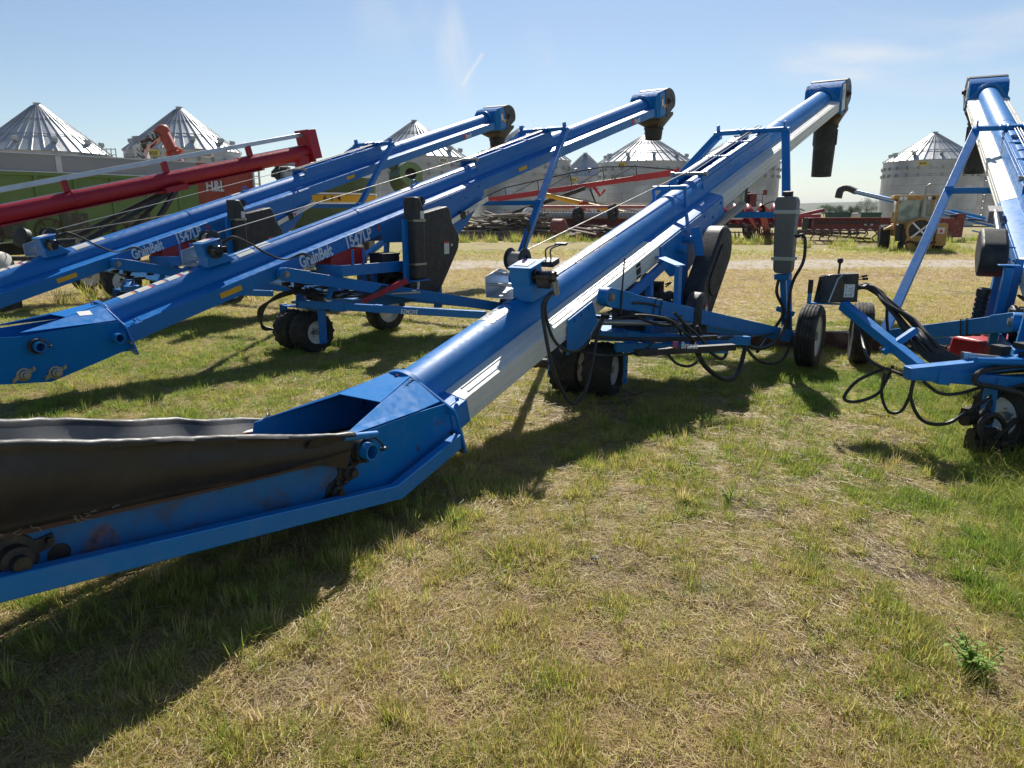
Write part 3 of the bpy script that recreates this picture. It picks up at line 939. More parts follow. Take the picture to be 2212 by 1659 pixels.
    mb.lathe(e(.12, .30, .80), F.l * sd, [(0, .07), (.12, .07), (.14, .05), (.2, .05), (.2, 0)], 16)
    mb.cyl(e(.55, .05, .75), e(.55, .05, 1.02), .075, 16)
    mb.tube(spline([e(.35, .32, .72), e(.38, .42, .80), e(.18, .45, .84), e(.05, .40, .74), e(.02, .30, .60)]), .03, 10)
    mb.tube(spline([e(.42, .32, .66), e(.40, .46, .72), e(.24, .46, .73), e(.12, .42, .60)]), .024, 10)
    for k in range(14):
        rr = random.Random(k)
        mb.box(e(rr.uniform(-.1, .65), rr.uniform(-.1, .36), rr.uniform(.45, 1.0)), F.g * rr.uniform(.05, .14), F.l * rr.uniform(.05, .14), F.z * rr.uniform(.04, .13))
    for k in range(8):
        rr = random.Random(50 + k)
        p = e(rr.uniform(-.1, .6), .36, rr.uniform(.5, .95))
        mb.tube(spline([p, p + F.l * sd * .06 + F.z * .05, p + F.g * rr.uniform(-.25, .25) + F.z * rr.uniform(-.15, .1)]), .009, 6)
    build('engine', mb, IRON, root, ang=45)
    mb = MB()
    mb.box(e(.28, .0, .40), F.g * 1.15, F.l * .95, F.z * .08)
    mb.box(e(.28, .46, .45), F.g * 1.15, F.l * .02, F.z * .16)
    for a in ((-.25, .82) if not c['old'] else (-.25, .75)):
        for q in (-1, 1):
            mb.bar(e(a, q * .44, .42), e(a + .05, q * .38, 1.0 + .25 * (a + .3)), .07, .07, F.g)
    build('engine_frame', mb, B, root, bevel=.004)
    mb = MB()
    pol = c['cover']
    l0, l1 = c['cover_l']
    mb.prism([e(a, l0, z) for a, z in pol], F.l * sd * (l1 - l0))
    cv = build('drive_cover', mb, BLACKP, root, bevel=.03 if c['old'] else .02)
    if c['old'] and not c.get('nopan'):
        mb = MB()
        mb.prism([e(a, l1, z) for a, z in c['cover_in']], F.l * sd * .015)
        build('raised_panel', mb, BLACKP, cv, bevel=.01)
        mb = MB(); mb.lathe(e(.20, l1 - .02, .68), F.l * sd, [(0, .20), (.11, .195), (.135, .16), (.135, 0)], 32)
        mb.box(e(.20, l1 + .04, .50), F.g * .39, F.l * .12, F.z * .36)
        pc = build('pulley_cover', mb, BLACKP, root, bevel=.01)
        flatsticker(e(.27, l1 + .117, .66), F.g * sd, F.z, .08, .18, DEC_R, pc)
    elif not c['old']:
        flatsticker(e(c['cst'][0], l1 + .002, c['cst'][1]), F.g * sd, F.z, .12, .19, DEC_R, cv)
        mb = MB(); mb.lathe(e(c['cst'][0] + .13, l1 + .002, c['cst'][1] + .04), F.l * sd, [(0, .02), (.002, .02), (.002, 0)], 20)
        build('round_sticker', mb, LETW, cv)

def mover(F, c, root, B):
    m = c['mover']
    o = sc(m['o']); ax = V(m['ax']).normalized(); r = .262 * K
    bms = [(sc(a), sc(b)) for a, b in m['beams']]
    gx = V((0, 0, 1)).cross(ax).normalized()        # rolling direction
    up = V((0, 0, 1))
    mb = MB()
    w = .36 * K
    mb.bar(o - ax * (w - .03) + up * (2 * r + .035), o + ax * (w + .03) + up * (2 * r + .035), .14, .014)
    for sd in (-1, 1):
        mb.box(o + ax * sd * (w + .024) + up * (r + .10), gx * .13, ax * .014, up * (2 * r - .12 + .02))
        for k in range(3):
            mb.bolt(o + ax * sd * (w + .031) + up * (r - .10 + .10 * k), ax * sd, .02, .014)
    mb.cyl(o + up * (2 * r + .04), o + up * (2 * r + .22), .07, 20)
    mb.lathe(o + up * (2 * r + .10), up, [(0, .14), (.02, .14), (.02, .07)], 24)
    fk = build('mover_fork', mb, B, root, bevel=.005)
    for sd in (-1, 1):
        wheel(root, V(m['o']) + ax * sd * .165 + up * .262, ax * sd, .262, .27, .142, LUGRUB, 15, 'mover_wheel')
    mb = MB()
    for p, q in bms:
        mb.bar(p, q, .075, .095)
    p, q = bms[0]
    d = (q - p).normalized()
    mb.bar(p.lerp(q, .18), p.lerp(q, .26), .10, .125)
    mb.bar(p.lerp(q, .42), p.lerp(q, .46), .085, .105)
    mb.bar(p, o + up * (2 * r + .17), .12, .10)
    bm = build('swing_beam', mb, B, root, bevel=.006)
    mo = MB()
    mp = o - ax * .42 + up * r
    mo.lathe(mp, -ax, [(0, .07), (.03, .07), (.04, .052), (.16, .052), (.17, .06), (.22, .06), (.22, 0)], 18)
    mo.box(mp - ax * .17 + up * .05, ax * .08, gx * .10, up * .06)
    build('wheel_motor', mo, IRON, root)
    # steering cylinder, valves and fittings heaped on the mover
    cy = MB()
    p0 = sc(m['cyl'][0]); p1 = sc(m['cyl'][1]); dd = (p1 - p0)
    cy.cyl(p0, p0 + dd * .55, .032, 16); cy.cyl(p0 + dd * .55, p1, .018, 12)
    cy.box(p0, dd.normalized() * .07, V((0, 0, .07)), dd.normalized().cross(up) * .05)
    build('steering_cylinder', cy, paint('worn_steel', (.42, .43, .45), .3, metal=.8, dustamt=.3), bm)
    vb = MB(); rr = random.Random(11)
    hub = o + up * (2 * r + .22)
    for k in range(12):
        p = hub + gx * rr.uniform(-.22, .22) + ax * rr.uniform(-.25, .3) + up * rr.uniform(-.04, .16)
        if k % 2: vb.box(p, gx * rr.uniform(.05, .12), ax * rr.uniform(.05, .14), up * rr.uniform(.04, .09))
        else: vb.cyl(p, p + ax * rr.uniform(.05, .16) + gx * rr.uniform(-.08, .08), .018, 8)
    build('valve_block', vb, IRON, bm)

def wallframe(F, sd=1):
    """directions for writing on a side wall so it reads left to right from outside"""
    return (F.s * sd, F.n)

STAD = lambda c0, c1, r, n=14: None
def stadium(a0, z0, r0, a1, z1, r1, n=14):
    d = math.atan2(z1 - z0, a1 - a0)
    pts = [(a1 + r1 * math.cos(d + t), z1 + r1 * math.sin(d + t)) for t in np.linspace(-math.pi / 2, math.pi / 2, n)]
    pts += [(a0 + r0 * math.cos(d + t), z0 + r0 * math.sin(d + t)) for t in np.linspace(math.pi / 2, 3 * math.pi / 2, n)]
    return pts

# ------------------------------------------------------------------ the four blue conveyors
NEW_COVER = [(.38, 1.60), (.46, 1.70), (1.02, 1.81), (1.09, 1.76), (1.14, 1.56), (1.27, 1.42), (1.31, 1.30), (1.28, 1.16), (1.10, .91), (.76, .46), (.70, .42), (.14, .50), (.10, .56)]
OLD_COVER = stadium(.70, .78, .26, 1.20, 1.30, .26)
def newcfg(**k):
    d = dict(old=False, drive=(4.0, 6.6), drive_poly=[(4.0, -.08), (6.6, -.08), (6.6, -.30), (6.05, -.62), (5.6, -.80), (4.9, -.62), (4.0, -.36)],
             track=(6.75, 9.35), lift=9.3, axle=4.8, pivot=(2.08, .94), sw=1.40, side=1, eng=3.9, cover=NEW_COVER, cover_l=(.62, .80), cst=(.98, 1.18), hw=2.0, L=13.95, group='new blue grain belt conveyors')
    d.update(k); return d
def oldcfg(**k):
    d = dict(old=True, drive=(3.82, 5.95), drive_poly=[(3.82, -.08), (5.95, -.08), (5.95, -.30), (5.5, -.46), (4.6, -.62), (4.05, -.5), (3.82, -.3)],
             track=(5.75, 8.9), lift=8.45, axle=4.78, pivot=(2.28, .95), sw=1.62, side=1, eng=3.6, cover=OLD_COVER, cover_l=(.52, .74), cover_in=stadium(.80, .92, .14, 1.10, 1.22, .14), L=13.5, group='white and blue grain belt conveyors')
    d.update(k); return d

def lettering_new(F, root):
    T = F.T
    ex, ey = F.s, F.n
    text('GrainBelt', T(2.44, .358, -.226), ex, ey, .16, LETW, root, xs=.66, bold=.034)
    text('1547LP', T(3.28, .358, -.226), ex, ey, .16, LETW, root, xs=.78, bold=.034)
    text('+', T(3.93, .361, -.205), ex, ey, .15, LETR, root, xs=.75, bold=.03)
    text('Brandt', T(12.72, .358, -.205), ex, ey, .105, LETW, root, xs=.72, bold=.03)
    mb = MB()
    for k in range(3):
        mb.prism([T(12.58 + .038 * k, .357, -.21), T(12.605 + .038 * k, .357, -.21), T(12.605 + .038 * k, .357, -.09 + .012 * k), T(12.58 + .038 * k, .357, -.09 + .012 * k)], F.l * .003)
    build('logo', mb, LETR, root, smooth=False)
    for s0, s1 in ((1.20, 1.51), (7.76, 8.03)):
        mb = MB(); mb.box(T((s0 + s1) / 2, .356, -.15), F.s * (s1 - s0), F.l * .004, F.n * .065)
        build('yellow_mark', mb, YELLOW, root, smooth=False)
    for s0, s1, a, b, m in ((.22, .40, 66, 100, DEC_O), (.43, .62, 64, 100, DEC_R), (.65, .78, 66, 98, DEC_O), (.81, .99, 64, 100, DEC_R), (1.01, 1.12, 66, 98, DEC_O), (1.76, 2.0, 48, 82, DEC_W), (2.05, 2.28, 58, 86, DEC_W), (4.95, 5.15, 74, 104, DEC_W)):
        patch(F, s0, s1, a, b, m, root)
def extras_new(F, root):
    T, G = F.T, F.G
    # fuel tank with straps beside the drive cover
    mb = MB()
    a0, l0 = 4.05, .90
    mb.prism([G(a0 - .11, l0 - .11, .76), G(a0 + .11, l0 - .11, .76), G(a0 + .11, l0 - .11, 1.76), G(a0 + .02, l0 - .11, 1.93), G(a0 - .11, l0 - .11, 1.93)], F.l * .22)
    tk = build('fuel_tank', mb, BLACKP, root, bevel=.025)
    mb = MB()
    for z in (1.60, .98): mb.box(G(a0 + .005, l0, z), F.g * .23, F.l * .235, F.z * .03)
    build('strap', mb, paint('tan_strap', (.38, .33, .22), .6), tk, bevel=.003)
    mb = MB(); d = (F.g * .8 + F.z * .6).normalized(); mb.lathe(G(a0 + .09, l0, 1.83), d, [(0, .05), (.05, .05), (.05, .065), (.11, .065), (.115, 0)], 20)
    build('cap', mb, BLACKP, tk)
    flatsticker(G(a0 + .05, l0 + .112, 1.68), F.g, F.z, .08, .11, DEC_W, tk)
    mb = MB(); mb.cyl(G(a0 + .05, l0, .76), G(a0 + .05, l0, .66), .022, 12); mb.tube(spline([G(a0 + .05, l0, .66), G(a0 + .02, l0, .60), G(a0 - .1, l0, .585)]), .018, 10)
    build('outlet_pipe', mb, RIMW, tk)
    mb = MB(); mb.bar(G(a0 - .14, l0 - .05, .70), G(a0 - .14, l0 - .05, 1.62), .05, .10, F.g)
    mb.bar(G(a0 - .17, l0 - .05, .74), G(a0 + .2, l0 - .05, .74), .3, .02)
    build('tank_post', mb, BLUE2, root, bevel=.004)
    # tray with a red and a black box on it
    mb = MB(); mb.box(G(3.42, .45, .93), F.g * 1.25, F.l * .5, F.z * .02); mb.box(G(3.42, .71, .945), F.g * 1.25, F.l * .012, F.z * .15); mb.box(G(2.80, .45, .945), F.g * .012, F.l * .5, F.z * .15)
    mb.bar(G(3.4, .45, .92), G(3.4, .45, .5), .1, .1, F.g)
    mb.bar(G(2.95, .45, .92), G(2.75, .45, .55), .06, .06, F.g)
    for a in (3.02, 3.22): mb.bar(G(a, .70, .92), G(a, .70, 1.22), .04, .012, F.g)
    build('tray', mb, BLUE2, root, bevel=.004)
    mb = MB(); mb.prism([G(2.95, -.02, .945), G(3.66, -.02, .945), G(3.62, -.02, 1.22), G(2.99, -.02, 1.22)], F.l * .34)
    build('tool_box', mb, REDBR, root, bevel=.02)
    mb = MB(); mb.box(G(3.80, .52, 1.03), F.g * .34, F.l * .28, F.z * .17); mb.box(G(3.80, .52, 1.125), F.g * .36, F.l * .30, F.z * .03)
    build('battery_box', mb, BLACKP, root, bevel=.008)
    mb = MB(); mb.cyl(G(5.05, .45, .2), G(5.05, .45, 1.1), .07, 16)
    build('jack_leg', mb, BLUE2, root)
    # track label, roller and chain at the drive end
    mb = MB(); mb.bar(T(5.5, .40, -.50), T(6.55, .46, -.36), .03, .085, F.n)
    lb = build('drive_guide', mb, GALV, root, bevel=.003)
    mb = MB(); mb.bar(T(4.9, .39, -.62), T(6.0, .39, -.44), .02, .03, F.n); mb.cyl(T(5.85, .36, -.46), T(5.85, .44, -.46), .07, 20)
    build('drive_chain', mb, IRON, root)
    text('EZTRAK', T(6.02, .478, -.455), (F.s * 1.05 + F.n * .14), F.n, .06, LETW, root, xs=.8, bold=.02)
    mb = MB(); mb.lathe(T(5.93, .475, -.44), F.l, [(0, .028), (.004, .028), (.004, 0)], 18)
    build('red_reflector', mb, LETR, root)
    # small hoses from the winch down to the arm
    m_ = T(1.4, .36, .42)
    for k in range(2):
        hose(root, [T(1.42, .40, .43 + .02 * k), T(1.55, .47, .46 + .02 * k), T(1.75, .44, .34), T(1.95, .42, .14 + .01 * k), T(2.2, .40, -.02), T(2.5, .395, -.045 + .01 * k), T(2.62, .40, -.13)], .011)
    # lifting eye on top of the tube
    mb = MB(); e0 = T(5.3, 0, TR)
    mb.tube([e0 + F.s * .06 * math.cos(t) + F.n * .075 * math.sin(t) for t in np.linspace(0, math.pi, 14)], .012, 8); mb.box(e0, F.s * .16, F.l * .05, F.n * .02)
    build('lifting_eye', mb, BLUE2, root)

def hang(root, p, q, drop, r=.013, side=None, n=5):
    p, q = V(p), V(q)
    pts = []
    for i in range(n + 1):
        t = i / n
        x = p.lerp(q, t); x.z -= drop * (1 - (2 * t - 1) ** 2) ** .75
        if side is not None: x += V(side) * math.sin(math.pi * t)
        pts.append(x)
    return hose(root, pts, r)

c2, F2 = conveyor(newcfg(base=(-4.485, 7.776, .556), az=35.08, el=15.48, L=13.95,
    label='all-blue belt conveyor with a black fuel tank, nearer of the two lettered pair',
    mover=dict(o=(-2.64, 8.9, 0), ax=(.80, -.60, 0), beams=[((-2.60, 8.70, .62), (-.30, 8.02, .58))], cyl=((-2.2, 9.0, .68), (-1.2, 9.3, .70)))))
lettering_new(F2, c2); extras_new(F2, c2)
text('EZMOVE', sc((-1.30, 8.26, .565)), V((2.30, -.68, 0)), (0, 0, 1), .055, LETW, c2, xs=.8, bold=.02, shear=.2)
wheel(c2, F2.G(4.40, -.15, .30), F2.l, .30, .2, .19, name='castor_wheel')
wheel(c2, F2.G(3.75, .55, .34), F2.l, .34, .2, .2, name='castor_wheel')
for k in range(7):
    rr = random.Random(k)
    hang(c2, sc((-2.62 + rr.uniform(-.15, .15), 8.85 + rr.uniform(-.1, .1), .80)), sc((-1.9 + rr.uniform(-.5, .5), 9.1, .80)), rr.uniform(.05, .2), .014, (0, -.15, rr.uniform(-.05, .1)))
for k in range(3):
    hose(c2, [sc(q_) for q_ in ((-2.55, 8.8, .78), (-2.85, 8.75, .74 - .02 * k), (-3.08 - .03 * k, 8.8, .55), (-3.14, 8.85, .30 + .02 * k), (-3.02, 8.92, .27))], .016)
mb = MB(); mb.bar(sc((-1.9, 9.0, .62)), sc((-1.35, 9.2, .86)), .07, .08)
build('red_strut', mb, REDP, c2, bevel=.004)

c1, F1 = conveyor(newcfg(base=(-7.546, 9.578, .567), az=29.06, el=15.05, L=14.4,
    label='all-blue belt conveyor with lettering, just in front of the maroon auger',
    mover=dict(o=(-5.83, 10.89, 0), ax=(.85, -.52, 0), beams=[((-5.80, 10.67, .60), (-3.45, 10.25, .58))], cyl=((-5.4, 11.0, .66), (-4.4, 11.2, .68)))))
lettering_new(F1, c1); extras_new(F1, c1)
text('EZMOVE', sc((-4.35, 10.36, .565)), V((2.35, -.42, 0)), (0, 0, 1), .055, LETW, c1, xs=.8, bold=.02, shear=.2)
wheel(c1, F1.G(4.70, -.20, .30), F1.l, .30, .2, .19, name='castor_wheel')

# the white-troughed conveyor in the foreground
cm, FM = conveyor(oldcfg(base=(-.75, 4.93, .41), az=33.6, el=15.4,
    label='white-and-blue belt conveyor with the rusty canvas-sided hopper nearest the camera', seams=(5.05, 10.0),
    mover=dict(o=(.72, 6.68, 0), ax=(.90, -.43, 0), beams=[((.78, 6.50, .60), (2.30, 6.80, .50)), ((.95, 6.45, .50), (2.05, 6.70, .44))], cyl=((.75, 6.42, .74), (1.75, 6.72, .68)))))
T = FM.T
def G(a, l, z):
    k_ = 1 + (K - 1) * min(1, max(0, (a - 2.2) / 2.4)) if l > .4 else 1
    return sc(FM.G(a, l, z), k_)
patch(FM, 2.15, 2.55, 82, 128, DEC_T, cm); patch(FM, 2.50, 2.85, 66, 112, DEC_T, cm); patch(FM, 2.86, 3.35, 64, 108, DEC_T, cm); patch(FM, 1.02, 1.28, 62, 112, DEC_T, cm); patch(FM, 6.1, 6.45, 45, 92, DEC_W, cm)
mb = MB()
for l in (-.2, .2): mb.bar(T(5.05, l, .02), T(5.05, l, .26), .03, .05, FM.s)
mb.bar(T(5.05, -.215, .26), T(5.05, .215, .26), .03, .05, FM.n)
build('tube_hoop', mb, BLUE, cm, bevel=.003)
# plastic tank standing on the right arm end
A0 = G(4.72, 1.50, .45)
mb = MB()
e1, e2, e3 = FM.l, FM.g, (V((0, 0, 1)) + FM.g * -.12).normalized()
cx = lambda x, y, z: G(4.60, 1.46, 1.06) + e1 * x + e2 * y + e3 * z
mb.prism([cx(x, -.11, z) for x, z in ((-.105, .05), (-.085, 0), (.085, 0), (.105, .05), (.125, .86), (.105, .92), (-.105, .92), (-.125, .86))], e2 * .22)
tk = build('fuel_tank', mb, TANKP, cm, bevel=.022)
mb = MB()
for z in (.18, .74): mb.box(cx(0, 0, z), e1 * .255, e2 * .235, e3 * .045)
build('strap', mb, paint('pale_strap', (.40, .42, .38), .6), tk, bevel=.003)
mb = MB(); mb.box(cx(.0, -.112, .47), e1 * .105, e2 * .012, e3 * .33); build('raised_panel', mb, TANKP, tk, bevel=.004)
text('Brandt', cx(.028, -.120, .36), e3, -e1, .05, paint('embossed_grey', (.10, .10, .11), .5), tk, xs=.85, bold=.01)
mb = MB(); mb.bar(cx(0, 0, -.02), A0, .07, .07, e1); mb.box(cx(0, .0, -.05), e1 * .18, e2 * .16, e3 * .07)
mb.bar(A0 + V((0, 0, .22)) - e1 * .12, A0 + V((0, 0, .16)) + e1 * .1, .05, .06)
build('tank_post', mb, BLUE, cm, bevel=.005)
mb = MB(); mb.cyl(cx(0, 0, .92), cx(0, 0, .98), .06, 16); mb.cyl(cx(.12, 0, .45), cx(.2, 0, .47), .02, 10); build('cap', mb, BLACKP, tk)
hose(cm, [cx(.19, 0, .47), cx(.235, -.02, .40), cx(.23, -.02, .15), cx(.13, -.04, -.10), cx(.10, -.05, -.35), A0 + V((.03, -.05, .02))], .02)
hose(cm, [cx(-.03, -.05, -.03), cx(-.05, -.06, -.25), A0 + V((-.05, -.05, .18)), A0 + V((-.22, -.06, -.12)), G(4.2, 1.35, .22)], .02)
mb = MB(); mb.box(A0 + V((0, -.05, .0)), FM.l * .06, FM.g * .08, FM.z * .22); build('arm_end_clevis', mb, IRON, cm)
# hydraulic hoses
wl_ = T(1.60, .38, .30)
mb = MB()
for k in (0, 1): mb.cyl(T(1.585 + .04 * k, .36, .33), T(1.57 + .04 * k, .37, .21), .016, 10)
build('hose_fitting', mb, STEEL, cm)
pz = G(2.32, .52, .95)
HOSE_A = [(0.247, 5.739, 0.975), (0.27, 5.687, 0.757), (0.329, 5.675, 0.491), (0.419, 5.723, 0.265), (0.516, 5.795, 0.138), (0.62, 5.912, 0.197), (0.695, 6.066, 0.408), (0.756, 6.226, 0.647), (0.811, 6.309, 0.779)]
HOSE_B = [(0.272, 5.789, 0.969), (0.308, 5.844, 0.77), (0.387, 5.911, 0.621), (0.513, 5.996, 0.545), (0.631, 6.106, 0.573), (0.731, 6.236, 0.687), (0.803, 6.311, 0.787)]
hose(cm, [T(1.57, .33, .24)] + [V(q_) for q_ in HOSE_A], .0155)
hose(cm, [T(1.61, .33, .24)] + [V(q_) for q_ in HOSE_B], .014)
mb = MB(); mb.tube([G(2.36, .55, .78), G(2.37, .55, 1.0), G(2.40, .55, 1.30)], [.010, .009, .006], 6); build('cable_tie', mb, BLACKP, cm)
for p, q, d, r, s in (((2.45, .60, .80), (3.0, .9, .72), .10, .014, .1), ((2.3, .5, .75), (2.9, .95, .55), -.10, .013, .15), ((2.3, .45, .8), (3.1, .75, .6), -.16, .013, .1),
                      ((2.95, .95, .66), (3.75, 1.35, .42), .50, .026, .12), ((3.12, 1.02, .62), (3.45, 1.25, .45), .26, .018, .08), ((2.6, .9, .45), (2.95, 1.15, .46), .18, .014, .06),
                      ((2.7, .85, .75), (3.0, 1.1, .42), .05, .014, .1), ((2.8, .9, .78), (3.1, 1.15, .40), .06, .014, .1), ((3.7, 1.3, .42), (4.62, 1.62, .36), .30, .017, .08), ((3.75, 1.3, .40), (4.5, 1.55, .5), .16, .024, .05),
                      ((2.0, .3, .62), (3.4, 1.3, .5), .04, .015, .05), ((1.8, .1, .62), (3.2, 1.2, .52), .02, .014, .03), ((1.9, .3, .5), (2.6, .8, .52), .08, .012, .1), ((3.2, 1.2, .5), (4.7, 1.5, .40), .03, .013, .0)):
    hang(cm, G(*p), G(*q), d, r, FM.l * s)
for k in range(3):
    hose(cm, [G(1.95, .05, .62), G(1.70, -.10, .62 - .03 * k), G(1.55, -.18 + .03 * k, .45), G(1.60, -.22, .26), G(1.78, -.24, .22), G(1.9, -.2, .27)], .013)
mb = MB(); mb.bar(G(3.05, 1.42, .46), G(2.35, .72, .44), .08, .06); build('lower_guard', mb, BLACKP, cm, bevel=.004)
text('Brandt', G(2.62, 1.02, .485) + V((.02, -.06, 0)), V((1.52, .30, -.10)), (0, 0, 1), .06, LETW, cm, xs=.72, bold=.03)
mb = MB()
ee = V((1.52, .30, -.10)).normalized()
for k in range(3): mb.box(G(2.62, 1.02, .515) + V((-.0, -.06, 0)) - ee * (.02 + .018 * k), ee * .011, V((0, .004, 0)), V((0, 0, .06)))
build('logo', mb, LETR, cm, smooth=False)
# gusset frame over the engine
mb = MB()
mb.bar(G(3.66, .37, 1.25), G(3.12, .82, 1.20), .13, .012); mb.bar(G(3.12, .80, 1.20), G(3.14, .80, .70), .10, .05, FM.l)
mb.bar(G(3.4, .55, 1.20), G(2.85, .38, .86), .05, .10)
build('gusset_frame', mb, BLUE, cm, bevel=.004)
mb = MB(); mb.bar(T(4.62, .47, -.10), T(4.38, .62, -.50), .04, .10, FM.l); mb.cyl(T(4.3, .36, -.25), T(4.3, .46, -.25), .05, 8); mb.cyl(T(4.5, .36, -.2), T(4.5, .46, -.2), .04, 8)
build('tension_bracket', mb, BLUE, cm, bevel=.003)
mb = MB(); mb.bar(T(5.2, .42, -.36), T(6.6, .46, -.36), .02, .05, FM.n); mb.bar(T(5.2, .39, -.33), T(6.6, .42, -.33), .07, .03, FM.n); build('drive_guide', mb, STEEL, cm)
mb = MB(); mb.box(T(3.25, .357, -.15), FM.s * .10, FM.l * .004, FM.n * .15); build('switch_plate', mb, BLACKP, cm)
mb = MB(); mb.lathe(T(2.10, .352, -.16), FM.l, [(0, .055), (.004, .055), (.004, .02), (-.01, .02)], 24); build('round_boss', mb, BLUE, cm)
mb = MB(); q = T(2.05, -.12, .62); mb.cyl(T(1.9, -.15, .4), q, .008, 8); mb.lathe(q, FM.n, [(-.02, 0), (0, .016), (.07, .022), (.10, .012), (.105, 0)], 12)
for k in (0, 1): mb.tube(spline([T(2.05, .02 + .05 * k, .36), T(2.06, .03 + .05 * k, .45), T(2.14, .1 + .05 * k, .47)]), .007, 6); mb.box(T(2.15, .11 + .05 * k, .472), FM.s * .04, FM.l * .06, FM.n * .02)
mb.box(T(2.05, .04, .33), FM.s * .12, FM.l * .16, FM.n * .05)
build('control_lever', mb, BLACKP, cm)

# the white-troughed conveyor at the right
c4, F4 = conveyor(oldcfg(base=(3.80, 3.90, .26), az=27.17, el=16.06, L=13.7, side=-1, axle=3.85, hw=1.50, lift=8.75, pivot=(2.62, .74), sw=1.9, eng=2.6, seams=(5.05, 10.0), xbar=.34, toe=-.10,
    nopan=True, cover=stadium(.95, 1.26, .19, 1.12, 1.36, .19), cover_l=(.48, .72),
    label='white-and-blue belt conveyor with the black lever box and hose bundle',
    mover=dict(o=(3.82, 5.02, 0), ax=(.985, .17, 0), beams=[((2.84, 4.98, .585), (3.95, 4.92, .50))], cyl=((3.30, 5.06, .69), (4.1, 5.02, .62)))))
G, T = F4.G, F4.T
MARK = set(bpy.data.objects)
# lever box on its slanted arm
mb = MB(); mb.bar((2.79, 5.97, .95), (3.0, 5.10, .60), .075, .075, (1, 0, 0)); mb.bar((2.995, 5.12, .57), (2.99, 5.02, .56), .16, .02)
build('lever_box_arm', mb, BLUE, c4, bevel=.005)
mb = MB()
bx = lambda x, y, z: V((2.59 + x, 5.97 + y, .955 + z))
mb.prism([bx(.075, 0, .015), bx(.315, 0, .02), bx(.305, 0, .25), bx(.13, 0, .245)], (0, .012, 0))
mb.prism([bx(.0, .12, .0), bx(.315, .12, .02), bx(.305, .12, .25), bx(.03, .12, .225)], (0, .012, 0))
mb.prism([bx(.0, .12, .0), bx(.075, .0, .015), bx(.315, .0, .02), bx(.315, .132, .02)], (0, 0, .008))
mb.prism([bx(.035, .125, .228), bx(.13, .006, .245), bx(.305, .006, .25), bx(.305, .13, .25)], (0, 0, .006))
lb = build('lever_box', mb, BLACKGLOSS, c4, bevel=.003)
mb = MB(); mb.prism([bx(.003, .118, .005), bx(.075, .0, .018), bx(.13, .0, .245), bx(.033, .118, .222)], (.006, .004, 0)); build('hinged_flap', mb, BLACKGLOSS, lb)
mb = MB(); mb.tube([bx(.07, -.006, .015), bx(.13, -.006, .215), bx(.165, .0, .247)], .006, 8); build('edge_rod', mb, GALV, lb)
mb = MB(); mb.tube([bx(.16, .06, .25), bx(.16, .055, .34)], .009, 10); mb.lathe(bx(.16, .055, .36), (0, 0, 1), [(-.026, 0), (-.02, .016), (0, .026), (.02, .016), (.026, 0)], 20)
build('ball_lever', mb, BLACKP, lb)
mb = MB()
for k in (0, 1): mb.tube([bx(.30, .04, .20 + .015 * k), bx(.36, .04 + .02 * k, .21 + .02 * k)], .004, 8); mb.cyl(bx(.36, .04 + .02 * k, .21 + .02 * k), bx(.40, .04 + .02 * k, .212 + .025 * k), .011, 10)
mb.lathe(bx(.215, -.001, .205), (0, -1, 0), [(0, .034), (.002, .034), (.002, .02), (.006, .018), (.006, 0)], 24)
build('valve_lever', mb, BLACKP, lb)
mb = MB(); mb.box(bx(.235, -.003, .115), V((.086, 0, 0)), V((0, .003, 0)), V((0, 0, .108)))
mb.box(bx(.235, -.0046, .115), V((.086, 0, 0)), V((0, .0006, 0)), V((0, 0, .002)), 1)
for zz, up_ in ((.142, 1), (.088, -1)):
    mb.bar(bx(.208, -.005, zz - .012), bx(.208, -.005, zz + .012), .002, .003, (0, 1, 0), 1)
    tip = zz + .014 * up_
    for sx in (-1, 1): mb.bar(bx(.208, -.005, tip), bx(.208 + sx * .007, -.005, tip - .008 * up_), .002, .003, (0, 1, 0), 1)
    k = .42 if up_ > 0 else .95
    mb.bar(bx(.222, -.005, zz - .012), bx(.268, -.005, zz - .012 + .046 * k * .6), .002, .003, (0, 1, 0), 1)
    mb.bar(bx(.243, -.005, zz - .012), bx(.258, -.005, zz - .012), .002, .005, (0, 1, 0), 1)
    if up_ < 0: mb.bar(bx(.250, -.005, zz - .012), bx(.252, -.005, zz + .008), .002, .003, (0, 1, 0), 1)
    mb.bar(bx(.228, -.005, zz + .021), bx(.242, -.005, zz + .021), .002, .003, (0, 1, 0), 1)
build('pictogram_plate', mb, [LETW, LETB], lb, smooth=False)
mb = MB(); mb.bar(bx(-.06, .10, .0), bx(.25, .06, -.005), .05, .012); mb.cyl(bx(-.05, .10, .0), bx(-.05, .10, .085), .017, 12)
gh = build('box_bracket', mb, BLUE, c4)
mb = MB(); mb.cyl(bx(-.05, .10, .085), bx(-.05, .10, .20), .020, 16); build('grip', mb, BLACKP, gh)
mb = MB(); mb.bar((2.86, 5.38, .66), (3.10, 5.40, .83), .05, .05, (0, 1, 0)); build('hose_clamp', mb, BLUE, c4, bevel=.004)
rr = random.Random(5)
for k in range(9):
    x = rr.uniform(-.03, .03); y = rr.uniform(-.05, .05); b = .012 * k
    hose(c4, [bx(.31, .05 + y * .5, .15 - .008 * (k % 4)), bx(.40 + b * .3, .0 + y, .15 - .01 * (k % 3)), bx(.47 + x, -.18 + y, .04), bx(.50 + x + b, -.42, -.16 + .012 * k), V((3.06 + b * 1.2, 5.36 + y, .74 + .006 * k)), V((3.18 + b, 5.24, .60 + .01 * k)), V((3.36 + b * 2, 5.12, .55 + .006 * k)), V((3.75, 5.06 + y, .58 + .01 * k))], .014)
hose(c4, [bx(.31, .06, .155), bx(.42, .05, .16), bx(.52, -.05, .07), bx(.53, -.1, -.12), bx(.52, -.2, -.30)], .012)
